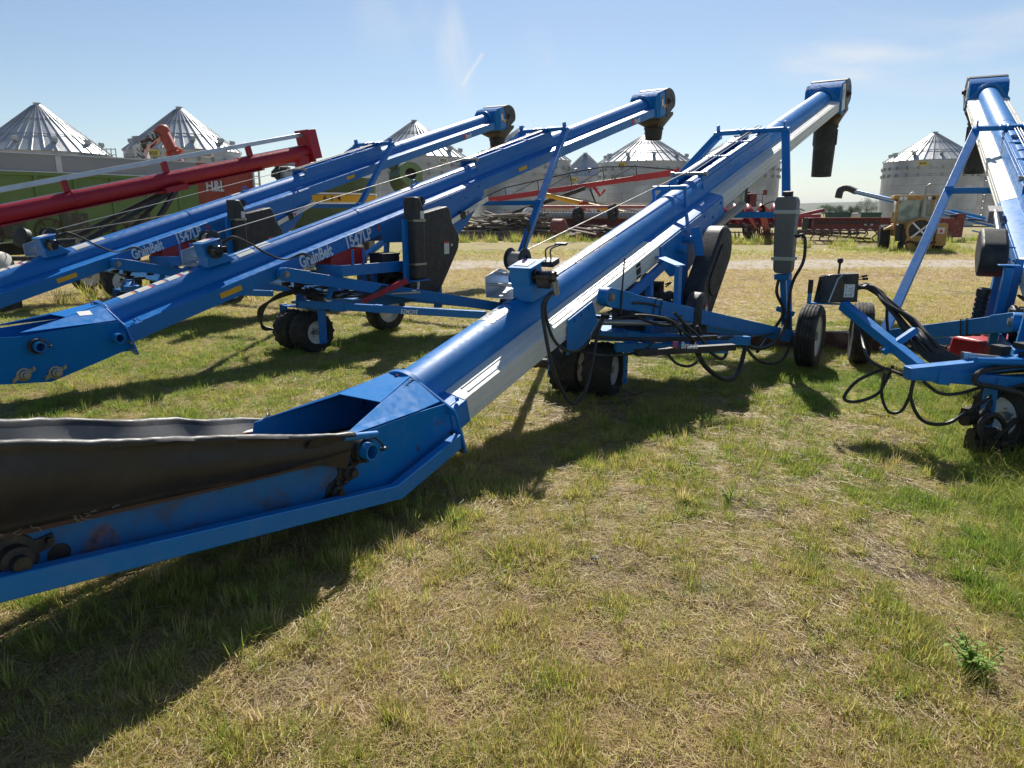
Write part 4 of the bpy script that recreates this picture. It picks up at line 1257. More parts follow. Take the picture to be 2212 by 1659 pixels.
hose(c4, [bx(.30, .0, -.12), bx(.33, -.1, -.26), V((2.83, 5.5, .57)), V((2.94, 5.30, .52)), V((3.02, 5.2, .50))], .013)
hose(c4, [V((2.90, 5.42, .52)), V((2.70, 5.40, .43)), V((2.60, 5.38, .30)), V((2.68, 5.36, .27)), V((2.84, 5.36, .33)), V((2.92, 5.38, .46)), V((2.94, 5.36, .56))], .013)
hose(c4, [V((2.88, 5.36, .50)), V((2.87, 5.34, .33)), V((2.93, 5.32, .20)), V((3.02, 5.3, .22)), V((3.06, 5.28, .38)), V((3.05, 5.25, .50))], .012)
hose(c4, [V((2.88, 4.96, .55)), V((2.87, 4.94, .40)), V((2.96, 4.92, .25)), V((3.12, 4.9, .23)), V((3.30, 4.92, .33)), V((3.5, 4.95, .46))], .013)
hose(c4, [V((2.95, 4.96, .53)), V((3.06, 4.93, .45)), V((3.2, 4.92, .45)), V((3.4, 4.95, .50))], .012)
hose(c4, [V((3.85, 5.0, .64)), V((3.5, 4.93, .64)), V((3.29, 4.88, .61)), V((3.27, 4.86, .54)), V((3.42, 4.82, .51)), V((3.56, 4.78, .46)), V((3.62, 4.77, .28)), V((3.58, 4.78, .13)), V((3.47, 4.80, .06))], .019)
hose(c4, [V((3.42, 4.80, .09)), V((3.32, 4.78, .16)), V((3.29, 4.78, .27)), V((3.37, 4.78, .33)), V((3.46, 4.79, .26)), V((3.48, 4.80, .14)), V((3.43, 4.82, .08))], .021)
hose(c4, [V((3.40, 4.82, .10)), V((3.46, 4.79, .20)), V((3.53, 4.78, .29)), V((3.57, 4.78, .24)), V((3.55, 4.79, .12)), V((3.48, 4.8, .05))], .021)
hose(c4, [V((3.34, 4.90, .18)), V((3.42, 4.92, .36)), V((3.58, 4.98, .47))], .015)
hose(c4, [V((3.5, 4.9, .48)), V((3.75, 4.86, .58)), V((3.95, 4.84, .68))], .011)
mb = MB(); mb.prism([V((4.28, 6.42, .26)), V((4.95, 6.62, .26)), V((4.95, 6.62, .56)), V((4.33, 6.43, .56))], (-.09, .34, 0)); build('red_fuel_tank', mb, REDBR, c4, bevel=.03)
mb = MB(); mb.cyl((3.27, 4.90, .69), (3.95, 4.98, .66), .026, 14); build('handle_tube', mb, BLUE, c4)
mb = MB(); mb.box(V((3.36, 4.84, .10)), V((.18, 0, 0)), V((0, .12, 0)), V((0, 0, .10))); mb.cyl((3.27, 4.84, .17), (3.47, 4.86, .17), .045, 16); mb.cyl((3.46, 4.8, .10), (3.62, 4.8, .16), .03, 12); build('hose_manifold', mb, IRON, c4)
SCALE_UP = [o for o in bpy.data.objects if o not in MARK]
# leaning engine posts, air cleaner, red fuel tank, handle rod
mb = MB()
for p, q in (((3.60, -.50, 1.36), (3.94, -.52, .45)), ((3.11, -.50, 1.21), (3.30, -.52, .42))):
    mb.bar(G(*p), G(*q), .12, .07, F4.l); mb.box(G(p[0], p[1], p[2] + .006), F4.g * .14, F4.l * .18, F4.z * .012)
build('engine_post', mb, BLUE, c4, bevel=.005)
mb = MB(); d = (G(3.40, -.64, 1.0) - G(3.46, -.66, .50)).normalized()
mb.lathe(G(3.46, -.66, .48), d, [(0, 0), (0, .062)] + [(.04 + .05 * k + e_, .062 + q) for k in range(8) for e_, q in ((0, 0), (.006, -.006), (.014, -.006), (.02, 0))] + [(.47, .066), (.485, .06), (.487, 0)], 28)
build('air_cleaner', mb, BLACKP, c4)
mb = MB(); mb.cyl(T(5.3, -.46, .0), T(3.9, -.46, -.16), .028, 12); mb.box(T(5.35, -.46, -.05), F4.s * .24, F4.l * .14, F4.n * .14); build('tension_rod', mb, STEEL, c4)

# the hand-built parts of the right conveyor stand on the ground: carry them to the eye height used
for o in SCALE_UP:
    o0 = org(o)
    for v in o.data.vertices:
        v.co = sc(v.co + o0) - o0
for r_ in (c1, c2, cm, c4):
    r_.location.z += .20
WK[0] = 1.0

# ------------------------------------------------------------------ grain bins
def binwall():
    m, n, l, p = newmat('galvanised_bin_sheets')
    t = n.new('ShaderNodeTexCoord'); s = n.new('ShaderNodeSeparateXYZ'); l.new(t.outputs['Object'], s.inputs[0])
    at = n.new('ShaderNodeMath'); at.operation = 'ARCTAN2'; l.new(s.outputs[1], at.inputs[0]); l.new(s.outputs[0], at.inputs[1])
    mu = n.new('ShaderNodeMath'); mu.operation = 'MULTIPLY'; mu.inputs[1].default_value = 6.6; l.new(at.outputs[0], mu.inputs[0])
    c = n.new('ShaderNodeCombineXYZ'); l.new(mu.outputs[0], c.inputs[0]); l.new(s.outputs[2], c.inputs[1])
    b = n.new('ShaderNodeTexBrick'); l.new(c.outputs[0], b.inputs['Vector'])
    b.inputs['Scale'].default_value = 1.0; b.inputs['Brick Width'].default_value = 2.9; b.inputs['Row Height'].default_value = 1.12
    b.inputs['Mortar Size'].default_value = 0.02; b.inputs['Color1'].default_value = (.54, .55, .57, 1); b.inputs['Color2'].default_value = (.41, .42, .44, 1); b.inputs['Mortar'].default_value = (.27, .28, .30, 1)
    st = noisef(n, l, .5, .35, .7, 5)
    l.new(mixc(n, l, st, b.outputs['Color'], (.36, .36, .36)), p.inputs['Base Color'])
    w = n.new('ShaderNodeTexWave'); w.wave_type = 'BANDS'; w.bands_direction = 'Y'; w.inputs['Scale'].default_value = 1.05
    l.new(c.outputs[0], w.inputs['Vector'])
    bp = n.new('ShaderNodeBump'); bp.inputs['Strength'].default_value = .30; bp.inputs['Distance'].default_value = .06
    l.new(w.outputs['Fac'], bp.inputs['Height']); l.new(bp.outputs[0], p.inputs['Normal'])
    p.inputs['Metallic'].default_value = .55; p.inputs['Roughness'].default_value = .46
    return m
BINW = binwall()
BINR = paint('bin_roof_steel', (.46, .47, .48), .38, metal=.35, dust=(.40, .40, .39), dustamt=.35, scale=.7)
BINRIB = paint('bin_rib_steel', (.36, .37, .38), .4, metal=.7, dustamt=.2)
SIGNW = paint('sign_white', (.62, .60, .54), .5, dustamt=.2)
SIGNY = paint('sign_yellow', (.60, .48, .10), .5, dustamt=.2)
def grain_bin(loc, r, he, ha, label, sign=None, nr=36, turn=0.0, cat='grain bin', detail=True):
    root = thing('grain_bin', label, cat, loc, 'round steel grain bins')
    o = V(loc); Z = V((0, 0, 1))
    mb = MB(); mb.lathe(o, Z, [(0, r), (he, r)], 96); build('wall', mb, BINW, root)
    ro = r + .12; rt = .55; zt = ha - .35
    mb = MB(); rows = []
    sl_ = V((1, 0, (zt - he) / (rt - ro)))
    for k in range(nr):
        for q, up in ((0, 0), (.08, .07), (.16, 0)):
            th = 2 * math.pi * (k + q) / nr + turn
            rows.append((th, up))
    m = len(rows); vs = []
    for rr_, zz in ((ro, he - .02), (r * .68, he - .02 + (zt - he) * (ro - r * .68) / (ro - rt)), (r * .66, he + .03 + (zt - he) * (ro - r * .66) / (ro - rt)), (r * .34, he + .03 + (zt - he) * (ro - r * .34) / (ro - rt)), (r * .32, he + .07 + (zt - he) * (ro - r * .32) / (ro - rt)), (rt, zt + .07)):
        for th, up in rows:
            vs.append(o + V((math.cos(th) * rr_, math.sin(th) * rr_, zz + up * (1 if rr_ > 1 else .5))))
    fs = [(i * m + j, i * m + (j + 1) % m, (i + 1) * m + (j + 1) % m, (i + 1) * m + j) for i in range(5) for j in range(m)]
    mb.add(vs, fs)
    rf = build('roof', mb, BINR, root, ang=12)
    mb = MB()
    for k in range(nr):
        th = 2 * math.pi * (k + .08) / nr + turn; e = V((math.cos(th), math.sin(th), 0))
        mb.bar(o + e * ro + Z * (he + .04), o + e * rt + Z * (zt + .12), .075, .10)
    build('roof_rib', mb, BINRIB, rf, smooth=False)
    mb = MB()
    for f in (.36, .68):
        rr_ = ro * f; zz = he + (zt - he) * (ro - rr_) / (ro - rt) + .10
        mb.lathe(o + Z * zz, Z, [(-.03, rr_ + .03), (.03, rr_), (-.03, rr_ - .03)], 72, 0, True)
    build('roof_ring', mb, BINRIB, rf)
    mb = MB(); mb.lathe(o + Z * (zt + .02), Z, [(0, rt + .12), (.12, rt), (.26, rt * .62), (.32, rt * .55), (.40, rt * .72), (.44, rt * .72), (.46, 0)], 32); build('cap', mb, BINR, root)
    for k in range(10 if detail else 0):
        th = 2 * math.pi * k / 10 + turn + .2
        rr_ = r * .86; zz = he + (zt - he) * (ro - rr_) / (ro - rt) + .12
        e = V((math.cos(th), math.sin(th), 0)); t_ = V((-math.sin(th), math.cos(th), 0))
        p = o + e * rr_ + Z * zz
        mb = MB(); mb.prism([p - e * .25 - t_ * .2, p - e * .25 - t_ * .2 + Z * .5, p + e * .32 - t_ * .2 + Z * .42, p + e * .32 - t_ * .2 + Z * .08, p + e * .1 - t_ * .2 - Z * .1], t_ * .4)
        build('roof_vent', mb, BINRIB, rf)
    if detail:
        for z in (he - 1.05, he - 2.05):
            mb = MB(); mb.lathe(o + Z * z, Z, [(-.04, r + .01), (-.04, r + .09), (.04, r + .09), (.04, r + .01)], 96, 0, True)
            for k in range(26):
                th = 2 * math.pi * k / 26 + turn
                e = V((math.cos(th), math.sin(th), 0)); t_ = V((-math.sin(th), math.cos(th), 0))
                mb.box(o + e * (r + .1) + Z * z - t_ * .1, e * .16, t_ * .07, Z * .42); mb.box(o + e * (r + .1) + Z * z + t_ * .1, e * .16, t_ * .07, Z * .42)
            build('wind_ring', mb, BINRIB, root)
    for th, mat_ in (sign or []):
        th = R(th); e = V((math.cos(th), math.sin(th), 0)); t_ = V((-math.sin(th), math.cos(th), 0))
        p = o + e * (r + .03) + Z * (he - .55)
        mb = MB(); mb.prism([p + t_ * .72 * math.cos(a) + Z * .36 * math.sin(a) for a in np.linspace(0, 2 * math.pi, 33)[:-1]], e * .02)
        s_ = build('sign', mb, mat_, root)
        text('SIOUX', p + e * .035 - t_ * .46 - Z * .16, t_, Z, .34, LETB, s_, xs=.62, bold=.03)
    return root
face = lambda loc: math.degrees(math.atan2(-loc[1], -loc[0]))
BINS = [((-51.3, 81.6, 0), 6.5, 8.0, 13.2, 'steel grain bin with one white sign, behind the grey-topped green wagon', [(24, SIGNW)]),
        ((-37.0, 83.9, 0), 6.05, 8.4, 13.1, 'steel grain bin with yellow and white signs behind the raised orange auger', [(-28, SIGNY), (22, SIGNW)]),
        ((-12.4, 95.3, 0), 6.7, 8.5, 13.1, 'steel grain bin behind the green tub with the cone chute', [(30, SIGNW)]),
        ((1.32, 101.8, 0), 6.7, 8.6, 13.1, 'steel grain bin half hidden by the middle blue conveyor', None),
        ((12.2, 123.7, 0), 4.2, 7.6, 11.4, 'smallest steel grain bin, between two bigger ones', [(-25, SIGNY)]),
        ((19.7, 109.7, 0), 6.85, 8.9, 13.1, 'steel grain bin with a yellow sign above the long red auger', [(-28, SIGNY)]),
        ((34.1, 113.8, 0), 6.7, 9.1, 13.1, 'steel grain bin behind the white-and-blue conveyor and dark combine', None),
        ((60.8, 107.6, 0), 6.25, 9.0, 13.0, 'steel grain bin behind the old yellow tractor', [(-9, SIGNY)]),
        ((80.9, 120.2, 0), 6.6, 9.2, 13.5, 'steel grain bin mostly hidden behind the hose-bundle conveyor, beside the caged ladder', None)]
for loc, r, he, ha, lb_, sg in BINS:
    f0 = face(loc)
    grain_bin(loc, r, he, ha, lb_, [(f0 + d, m_) for d, m_ in sg] if sg else None, turn=R(f0), detail=True)
# caged ladder between the two bins at the right
t = thing('bin_ladder', 'caged steel ladder standing against the bin behind the tractor', 'ladder', (68.2, 106.0, 0))
mb = MB(); o = V((68.2, 106.0, 0))
for x in (-.25, .25): mb.cyl(o + V((x, 0, 0)), o + V((x, 0, 9.3)), .04, 6)
for k in range(28): mb.cyl(o + V((-.25, 0, .3 + k * .32)), o + V((.25, 0, .3 + k * .32)), .025, 5)
build('rails', mb, BINRIB, t)
mb = MB()
for k in range(9): mb.tube([o + V((.42 * math.cos(a), -.42 + .42 * math.sin(a) * -1, 1.5 + k * .95)) for a in np.linspace(0, math.pi, 9)], .03, 5)
for a in (.5, 1.57, 2.6): mb.cyl(o + V((.42 * math.cos(a), -.42 - .42 * math.sin(a), 1.5)), o + V((.42 * math.cos(a), -.42 - .42 * math.sin(a), 9.2)), .025, 5)
build('cage', mb, BINRIB, t)
t = thing('bin_ladder', 'ladder platform between the two bins behind the green wagon', 'ladder', (-43.9, 81.0, 0))
mb = MB(); o = V((-43.9, 81.0, 0))
for x in (-.7, -.2, .3, .8): mb.cyl(o + V((x, 0, 0)), o + V((x, 0, 8.6)), .05, 6)
for z in (5.6, 6.1, 6.7, 7.3, 7.9, 8.5): mb.cyl(o + V((-.7, 0, z)), o + V((.8, 0, z)), .04, 6)
mb.bar(o + V((-.9, 0, 6.2)), o + V((1.0, 0, 6.2)), .9, .08)
build('rails', mb, BINRIB, t)

# ------------------------------------------------------------------ red auger, wagons and machines at the left
Z = V((0, 0, 1))
t = thing('grain_auger', 'maroon tube auger with a bright steel rail along its top', 'grain auger', (-9.7, 13.8, 0))
P0, P1 = V((-12.2, 11.05, .82)), V((-5.17, 18.88, 3.22))
d = (P1 - P0).normalized(); sd_ = d.cross(Z).normalized(); up = sd_.cross(d)
mb = MB(); mb.cyl(P0, P1, .175, 40)
for k in (1.5, 5.2, 8.9): mb.lathe(P0 + d * k, d, [(-.05, .175), (-.05, .185), (.05, .185), (.05, .175)], 40)
build('tube', mb, REDP, t)
mb = MB(); mb.bar(P0 - up * .185, P0 + d * 9.4 - up * .185, .30, .025, up); build('stiffener', mb, REDP, t)
mb = MB(); mb.bar(P0 + up * .44, P1 + up * .42, .11, .10, up); build('steel_rail', mb, GALV, t, bevel=.008)
L_ = (P1 - P0).length
mb = MB(); mb.bar(P0 + up * .178, P1 + up * .178, .02, .02, up); build('seam_rail', mb, GALV, t)
mb = MB()
for k in (1.0, 3.05, 5.1, 7.15, 9.2): mb.bar(P0 + d * k + up * .17, P0 + d * k + up * .40, .12, .11, d)
build('rail_post', mb, REDP, t, bevel=.006)
mb = MB(); mb.box(P1 + d * .10 + up * .16, d * .22, sd_ * .52, up * .70); mb.box(P1 - d * .04 + up * .14, d * .05, sd_ * .60, up * .78); build('end_plate', mb, REDP, t, bevel=.01)
mb = MB(); o = P1 - d * .18; mb.lathe(o, -Z, [(.08, .21), (.20, .20), (.62, .19), (.62, .17), (.2, .17)], 28); build('spout', mb, REDP, t)
mb = MB()
q = P0 + d * 7.15 - up * .2
for s in (-.22, .22):
    mb.bar(q + sd_ * s, V((-10.1, 13.9, .35)) + sd_ * s * 3, .09, .09); mb.bar(q + sd_ * s, V((-8.6, 15.1, .4)) + sd_ * s * 4, .09, .09)
build('leg', mb, BLACKP, t, bevel=.005)
mb = MB(); mb.box(q + up * .02, d * .5, sd_ * .6, up * .12); build('bracket', mb, REDP, t)
mb = MB(); mb.cyl(V((-9.6, 12.2, 1.05)), V((-4.5, 16.6, 2.2)), .009, 6); build('stay_cable', mb, ROPE, t)
mb = MB(); rr = random.Random(9)
e0 = V((-8.55, 12.9, .95))
for k in range(18):
    mb.box(e0 + V((rr.uniform(-.45, .6), rr.uniform(-.2, .4), rr.uniform(-.35, .12))), V((rr.uniform(.1, .4), 0, 0)), V((0, rr.uniform(.1, .3), 0)), V((0, 0, rr.uniform(.06, .2))))
mb.lathe(e0 + V((-.05, -.1, .32)), V((-.3, -.9, .3)), [(0, .17), (.1, .17), (.12, .13), (.12, 0)], 24)
mb.cyl(e0 + V((.2, 0, .18)), e0 + V((.75, .1, .22)), .11, 16)
build('engine', mb, IRON, t, ang=40)
for s in (-1, 1): wheel(t, V((-8.6, 15.1, .36)) + sd_ * s * .95, sd_ * s, .36, .2, .2)
t = thing('water_tank', 'white plastic tank behind the blue conveyor and below the maroon auger', 'tank', (-9.3, 12.6, 0))
mb = MB(); o = V((-9.3, 12.6, .80)); mb.lathe(o + V((-.5, 0, 0)), V((1, 0, 0)), [(0, 0), (0.01, .16), (.05, .23), (.12, .26), (.84, .26), (.92, .23), (.96, .15), (.97, 0)], 32); build('body', mb, POLY, t)
mb = MB()
for x in (-.18, .28): mb.lathe(o + V((x, 0, 0)), V((1, 0, 0)), [(0, .262), (0, .268), (.035, .268), (.035, .262)], 32, 0, True)
mb.cyl(o + V((.05, 0, .25)), o + V((.05, 0, .33)), .09, 16)
build('strap', mb, BLACKP, t)
mb = MB()
for x in (-.35, .4):
    mb.box(o + V((x, 0, -.5)), V((.06, 0, 0)), V((0, .5, 0)), V((0, 0, .6)))
build('stand', mb, BLACKP, t)

# long green wagon with grey top boards
t = thing('grain_wagon', 'long faded green wagon with a grey sheet extension along its top', 'wagon', (-13.0, 22.6, 0))
A, Bp = V((-17.6, 17.35, 0)), V((-10.75, 25.2, 0)); d = (Bp - A).normalized(); nn = V((d.y, -d.x, 0)); Lw = (Bp - A).length
w = -nn * 2.4
mb = MB(); mb.para(A + Z * .85, d * Lw, w, Z * 2.03); bd = build('body', mb, GREENP, t, bevel=.02)
mb = MB()
for k in range(10):
    p = A + d * (Lw * (k + .35) / 10) + nn * .03 + Z * .85
    mb.box(p + Z * 1.0, d * .09, nn * .08, Z * 2.0)
mb.box(A + d * Lw / 2 + nn * .04 + Z * .92, d * Lw, nn * .1, Z * .14)
mb.box(A + d * Lw / 2 + nn * .035 + Z * 2.82, d * Lw, nn * .09, Z * .10)
build('rib', mb, GREENP, bd, bevel=.006)
mb = MB(); mb.para(A + Z * 2.88 + nn * .02, d * Lw, w * 1.01, Z * .50)
ext = build('extension', mb, GREYP, t, bevel=.015)
mb = MB(); mb.bar(A + Z * 2.885 + nn * .05, Bp + Z * 2.885 + nn * .05, .07, .03); mb.bar(A + Z * 3.39 + nn * .02, Bp + Z * 3.39 + nn * .02, .08, .04)
mb.box(A + d * Lw * .60 + nn * .03 + Z * 3.12, d * .16, nn * .03, Z * .48)
build('edge_strip', mb, GALV, ext)
mb = MB()
for k in (.46, .62, .80):
    for zz in (1.75,): mb.box(A + d * Lw * k + nn * .05 + Z * 1.35, d * .75, nn * .05, Z * .70)
build('dark_panel', mb, paint('sooty_green_panel', (.05, .06, .03), .6, dustamt=.5, rust=(2.5, .5, .7)), bd)
for k in (.40, .55, .72):
    mb = MB(); o = A + d * Lw * k + nn * .12 + Z * 1.15
    mb.lathe(o, nn, [(0, .42), (.04, .42), (.04, .37), (0, .37)], 32, 0, True)
    for a in range(6): mb.bar(o, o + (d * math.cos(a * 1.05) + Z * math.sin(a * 1.05)) * .39, .03, .03, nn)
    build('flywheel', mb, RUSTM, t)
for k in (.15, .3, .75, .9): wheel(t, A + d * Lw * k - nn * .05 + Z * .5, nn, .5, .32, .28)
mb = MB(); mb.box(A + d * Lw / 2 - nn * 1.2 + Z * .65, d * Lw, nn * 1.4, Z * .3); build('chassis', mb, IRON, t)

# orange cart with its auger
t = thing('grain_cart', 'orange-red grain cart with white letters behind the maroon auger', 'grain cart', (-10.6, 27.5, 0))
A, Bp = V((-12.2, 25.9, 0)), V((-9.75, 27.75, 0)); d = (Bp - A).normalized(); nn = V((d.y, -d.x, 0)); Lw = (Bp - A).length
mb = MB(); mb.para(A + Z * .9, d * Lw, -nn * 2.4, Z * 2.5)
bd = build('body', mb, ORANGEP, t, bevel=.02)
mb = MB()
for k in (0.02, .33, .66, .98): mb.box(A + d * Lw * k + nn * .03 + Z * 2.1, d * .09, nn * .07, Z * 2.45)
mb.bar(A + Z * 3.42, Bp + Z * 3.42, .12, .10)
build('rib', mb, ORANGEP, bd)
mb = MB(); mb.cyl(Bp + nn * .1 + Z * 1.0, Bp + nn * .1 + Z * 3.5, .05, 8)
for k in range(9): mb.bar(Bp + nn * .1 + Z * (1.1 + k * .28), Bp + nn * .1 + d * .22 + Z * (1.1 + k * .28), .03, .03)
mb.cyl(Bp + nn * .1 + d * .22 + Z * 1.0, Bp + nn * .1 + d * .22 + Z * 3.5, .04, 8)
build('ladder', mb, GALV, t)
text('H&L', A + d * Lw * .44 + nn * .05 + Z * 2.50, d, Z, .36, LETW, bd, xs=.72, bold=.03)
text('MULE', A + d * Lw * .36 + nn * .05 + Z * 1.86, d, Z, .17, LETW, bd, xs=.9, bold=.03)
for k in (.25, .75): wheel(t, A + d * Lw * k - nn * .1 + Z * .5, nn, .5, .34, .28)
q0, q1, q2 = V((-11.55, 26.4, 2.7)), V((-12.5, 26.9, 4.62)), V((-13.05, 26.3, 3.95))
mb = MB(); mb.cyl(q0, q1 - Z * .12, .20, 24); mb.lathe(q0.lerp(q1, .58), q1 - q0, [(0, .2), (0, .29), (.06, .29), (.06, .2)], 24)
mb.tube(spline([q1 - Z * .3 + (q1 - q0).normalized() * .05, q1, q1.lerp(q2, .25)]), .20, 20)
build('auger_tube', mb, ORANGEP, t)
mb = MB(); d2 = (q2 - q1).normalized(); mb.box(q1.lerp(q2, .66), d2 * .85, V((.0, .40, 0)), d2.cross(V((0, 1, 0))) * .36); mb.box(q2 + d2 * .05 - Z * .12, V((.30, 0, .08)), V((0, .42, 0)), V((-.1, 0, .5)))
build('chute', mb, paint('rusty_white_sheet', (.62, .58, .50), .6, dustamt=.4, rust=(2.6, .50, .56)), t, bevel=.01)

# dark green round tub with chute
t = thing('grinder_mixer', 'dark green round tub machine with a yellow stripe numbered 614', 'farm machine', (-6.75, 26.8, 0))
o = V((-6.75, 26.9, 0))
mb = MB(); mb.lathe(o, Z, [(.7, .9), (1.3, 1.70), (2.92, 1.76), (2.92, 1.68), (1.3, 1.62)], 64); tb = build('tub', mb, GREEND, t)
mb = MB(); mb.lathe(o, Z, [(2.08, 1.757), (2.08, 1.775), (2.32, 1.783), (2.32, 1.76)], 64); sp_ = build('stripe', mb, YELLOW, tb)
mb = MB()
for z in (2.02, 2.34): mb.lathe(o, Z, [(z, 1.757), (z, 1.777), (z + .06, 1.781), (z + .06, 1.757)], 64)
build('white_line', mb, RIMW, tb)
fa = V((.42, -1, 0)).normalized(); tx = V((1, .42, 0)).normalized()
for i, ch in enumerate('614'):
    th = math.atan2(-1, .36) + (i - 1) * .13
    e = V((math.cos(th), math.sin(th), 0)); q = V((-math.sin(th), math.cos(th), 0))
    text(ch, o + e * 1.80 + q * -.10 + Z * 2.13, q, Z, .16, LETB, sp_, xs=1.1, bold=.03)
mb = MB(); mb.tube([o + Z * .0 + V((1.72 * math.cos(a), 1.72 * math.sin(a), 3.25 + .12 * math.sin(a * 2))) for a in np.linspace(1.2, 5.6, 40)], .07, 10)
mb.lathe(o, Z, [(2.9, 1.74), (3.15, 1.74), (3.15, 1.70), (2.9, 1.70)], 64)
build('rim_hoop', mb, GALV, t)
mb = MB(); rr = random.Random(2)
for k in range(30): mb.box(o + V((-1.35 + rr.uniform(-.25, .15), -.85 + rr.uniform(-.3, .3), 3.10 + rr.uniform(-.1, .12))), V((.2, .05, 0)), V((0, .2, .05)), V((.03, 0, .2)))
build('torn_cover', mb, BLACKP, t)
mb = MB(); c0, c1_ = V((-4.25, 25.2, 3.38)), V((-3.85, 25.0, 3.18)); mb.tube(spline([V((-5.3, 26.6, 3.1)), V((-4.75, 25.9, 3.5)), c0, c1_]), [.16] * 25, 16); build('chute_pipe', mb, GREEND, t)
ax_ = V((.30, -.75, .22)).normalized(); ce = V((-3.42, 24.75, 2.95))
mb = MB(); mb.lathe(ce, ax_, [(-.55, .55), (-.5, .6), (.12, .40), (.16, .39), (.17, .18), (.05, .17)], 40); mb.tube([c1_, ce - ax_ * .3], .2, 14); cn = build('cone', mb, GREEND, t)
mb = MB(); mb.lathe(ce + ax_ * .162, ax_, [(0, .39), (.02, .39), (.022, .19), (0, .19)], 40, 0, True); build('cone_ring', mb, GREENL, cn)
mb = MB(); mb.lathe(ce + ax_ * .06, ax_, [(0, .19), (.001, 0)], 30); build('opening', mb, BLACKP, cn)
for k, x in enumerate((-1.1, 1.1)): wheel(t, o + V((x, -.6, .45)), V((.2, -1, 0)), .45, .3, .25)
mb = MB(); mb.box(o + Z * .55, V((3, .4, 0)), V((0, 1.2, 0)), Z * .3); build('chassis', mb, IRON, t)
mb = MB(); mb.prism([o + V((.35, -1.9, 1.15)), o + V((.85, -1.85, 1.15)), o + V((.6, -1.87, 1.6))], (0, .02, 0)); build('slow_sign', mb, LETR, t)

# ------------------------------------------------------------------ middle distance
rr = random.Random(21)
def heap(label, x0, x1, y0, y1, n, hmax, mats, seed, lmax=3.4):
    t = thing('scrap_heap', label, 'heap', ((x0 + x1) / 2, (y0 + y1) / 2, 0), 'heaps of boards and scrap')
    rr = random.Random(seed)
    bs = [MB() for _ in mats]
    for k in range(n):
        f = rr.random(); x = x0 + (x1 - x0) * f; y = rr.uniform(y0, y1)
        h = hmax * (1 - abs(2 * f - 1) ** 1.8) * rr.uniform(.15, 1)
        a = rr.gauss(0, .35) if rr.random() < .75 else rr.uniform(-1.5, 1.5)
        d = V((math.cos(a), math.sin(a), rr.gauss(0, .16))).normalized() * rr.uniform(.8, lmax)
        p = V((x, y, .12 + h)) - d / 2
        if p.z < .05: p.z = .05
        q = p + d; q.z = max(q.z, .06)
        bs[rr.choices(range(len(mats)), [m[1] for m in mats])[0]].bar(p, q, rr.uniform(.10, .26), rr.uniform(.03, .09), (rr.gauss(0, .3), rr.gauss(0, .3), 1))
    for b, (m, _, nm) in zip(bs, mats):
        if len(b.v): build(nm, b, m, t)
    return t
heap('heap of grey weathered boards left of the overturned wheels', -3.6, 3.4, 47.5, 51.5, 300, 1.55, [(WOOD, 6, 'board'), (WOODD, 4, 'dark_board'), (RUSTM, 1, 'rusty_bar')], 4)
heap('low heap of boards and rusty red iron under the reel', 3.0, 9.4, 46.5, 50.0, 230, .75, [(WOOD, 4, 'board'), (WOODD, 3, 'dark_board'), (REDFADE, 3, 'red_bar'), (RUSTM, 2, 'rusty_bar')], 5, 3.0)
t = thing('timber_stack', 'long dark timbers laid in a low row before the board heap', 'timber', (-1.2, 46.6, 0))
mb = MB()
for k in range(3): mb.bar((-3.7, 46.5 + k * .3, .22 + .26 * (k % 2)), (1.4, 46.7 + k * .3, .22 + .26 * (k % 2)), .28, .26)
build('timber', mb, WOODD, t, bevel=.02)
t = thing('pickup_reel', 'long red harvest reel with grey fingers behind the scrap', 'harvester header', (4.8, 51.5, 0))
mb = MB(); mb.cyl((1.9, 51.5, 2.15), (9.4, 51.5, 2.15), .11, 16); build('beam', mb, paint('pinkish_red', (.38, .10, .08), .5, dustamt=.3), t)
mb = MB(); mb.cyl((1.9, 51.3, 1.55), (9.4, 51.3, 1.55), .22, 16)
for k in range(34): mb.cyl((2.1 + k * .215, 51.2, 1.85), (2.1 + k * .215, 50.9, 1.45), .05, 6)
build('finger_bar', mb, paint('pale_fingers', (.42, .40, .36), .6, dustamt=.3), t)
mb = MB(); mb.box((5.8, 51.9, 1.1), V((7.4, 0, 0)), V((0, .3, 0)), V((0, 0, 1.4))); build('back_sheet', mb, REDFADE, t)
for x, z, lb in ((4.5, 1.55, 0), (6.85, 1.75, 1), (1.2, 1.5, 2)):
    tt = thing('implement_wheel', ['dark wheel sticking up at the left of the red reel', 'dark wheel standing tallest beside the red reel', 'pale rimmed wheel tipped on the board heap'][lb], 'wheel', (x, 49.6, 0))
    wheel(tt, (x, 49.6, z), V((.8, -.6, 0)) if lb < 2 else V((.5, -.8, .2)), .60, .3, .3, RUBBER if lb < 2 else RIMW, rimm=IRON)
    mb = MB(); mb.bar((x, 49.7, .0), (x, 49.7, z), .1, .1, (0, 1, 0)); mb.bar((x - 1.1, 49.9, .5), (x + .2, 49.6, z), .07, .07); build('axle_arm', mb, IRON, tt)
t = thing('auger_drum', 'rounded rusty red drum lying in the scrap', 'drum', (3.0, 47.2, 0))
mb = MB(); mb.lathe((2.6, 47.3, .75), V((.9, -.4, 0)), [(0, 0), (.02, .5), (.1, .62), (.8, .62), (.9, .5), (.95, 0)], 28); build('drum', mb, paint('rusty_red', (.20, .045, .03), .6, dustamt=.3, rust=(3, .5, .7)), t)
mb = MB(); mb.box((3.0, 47.2, .15), V((1.2, 0, 0)), V((0, .5, 0)), V((0, 0, .25))); build('skid', mb, RUSTM, t)

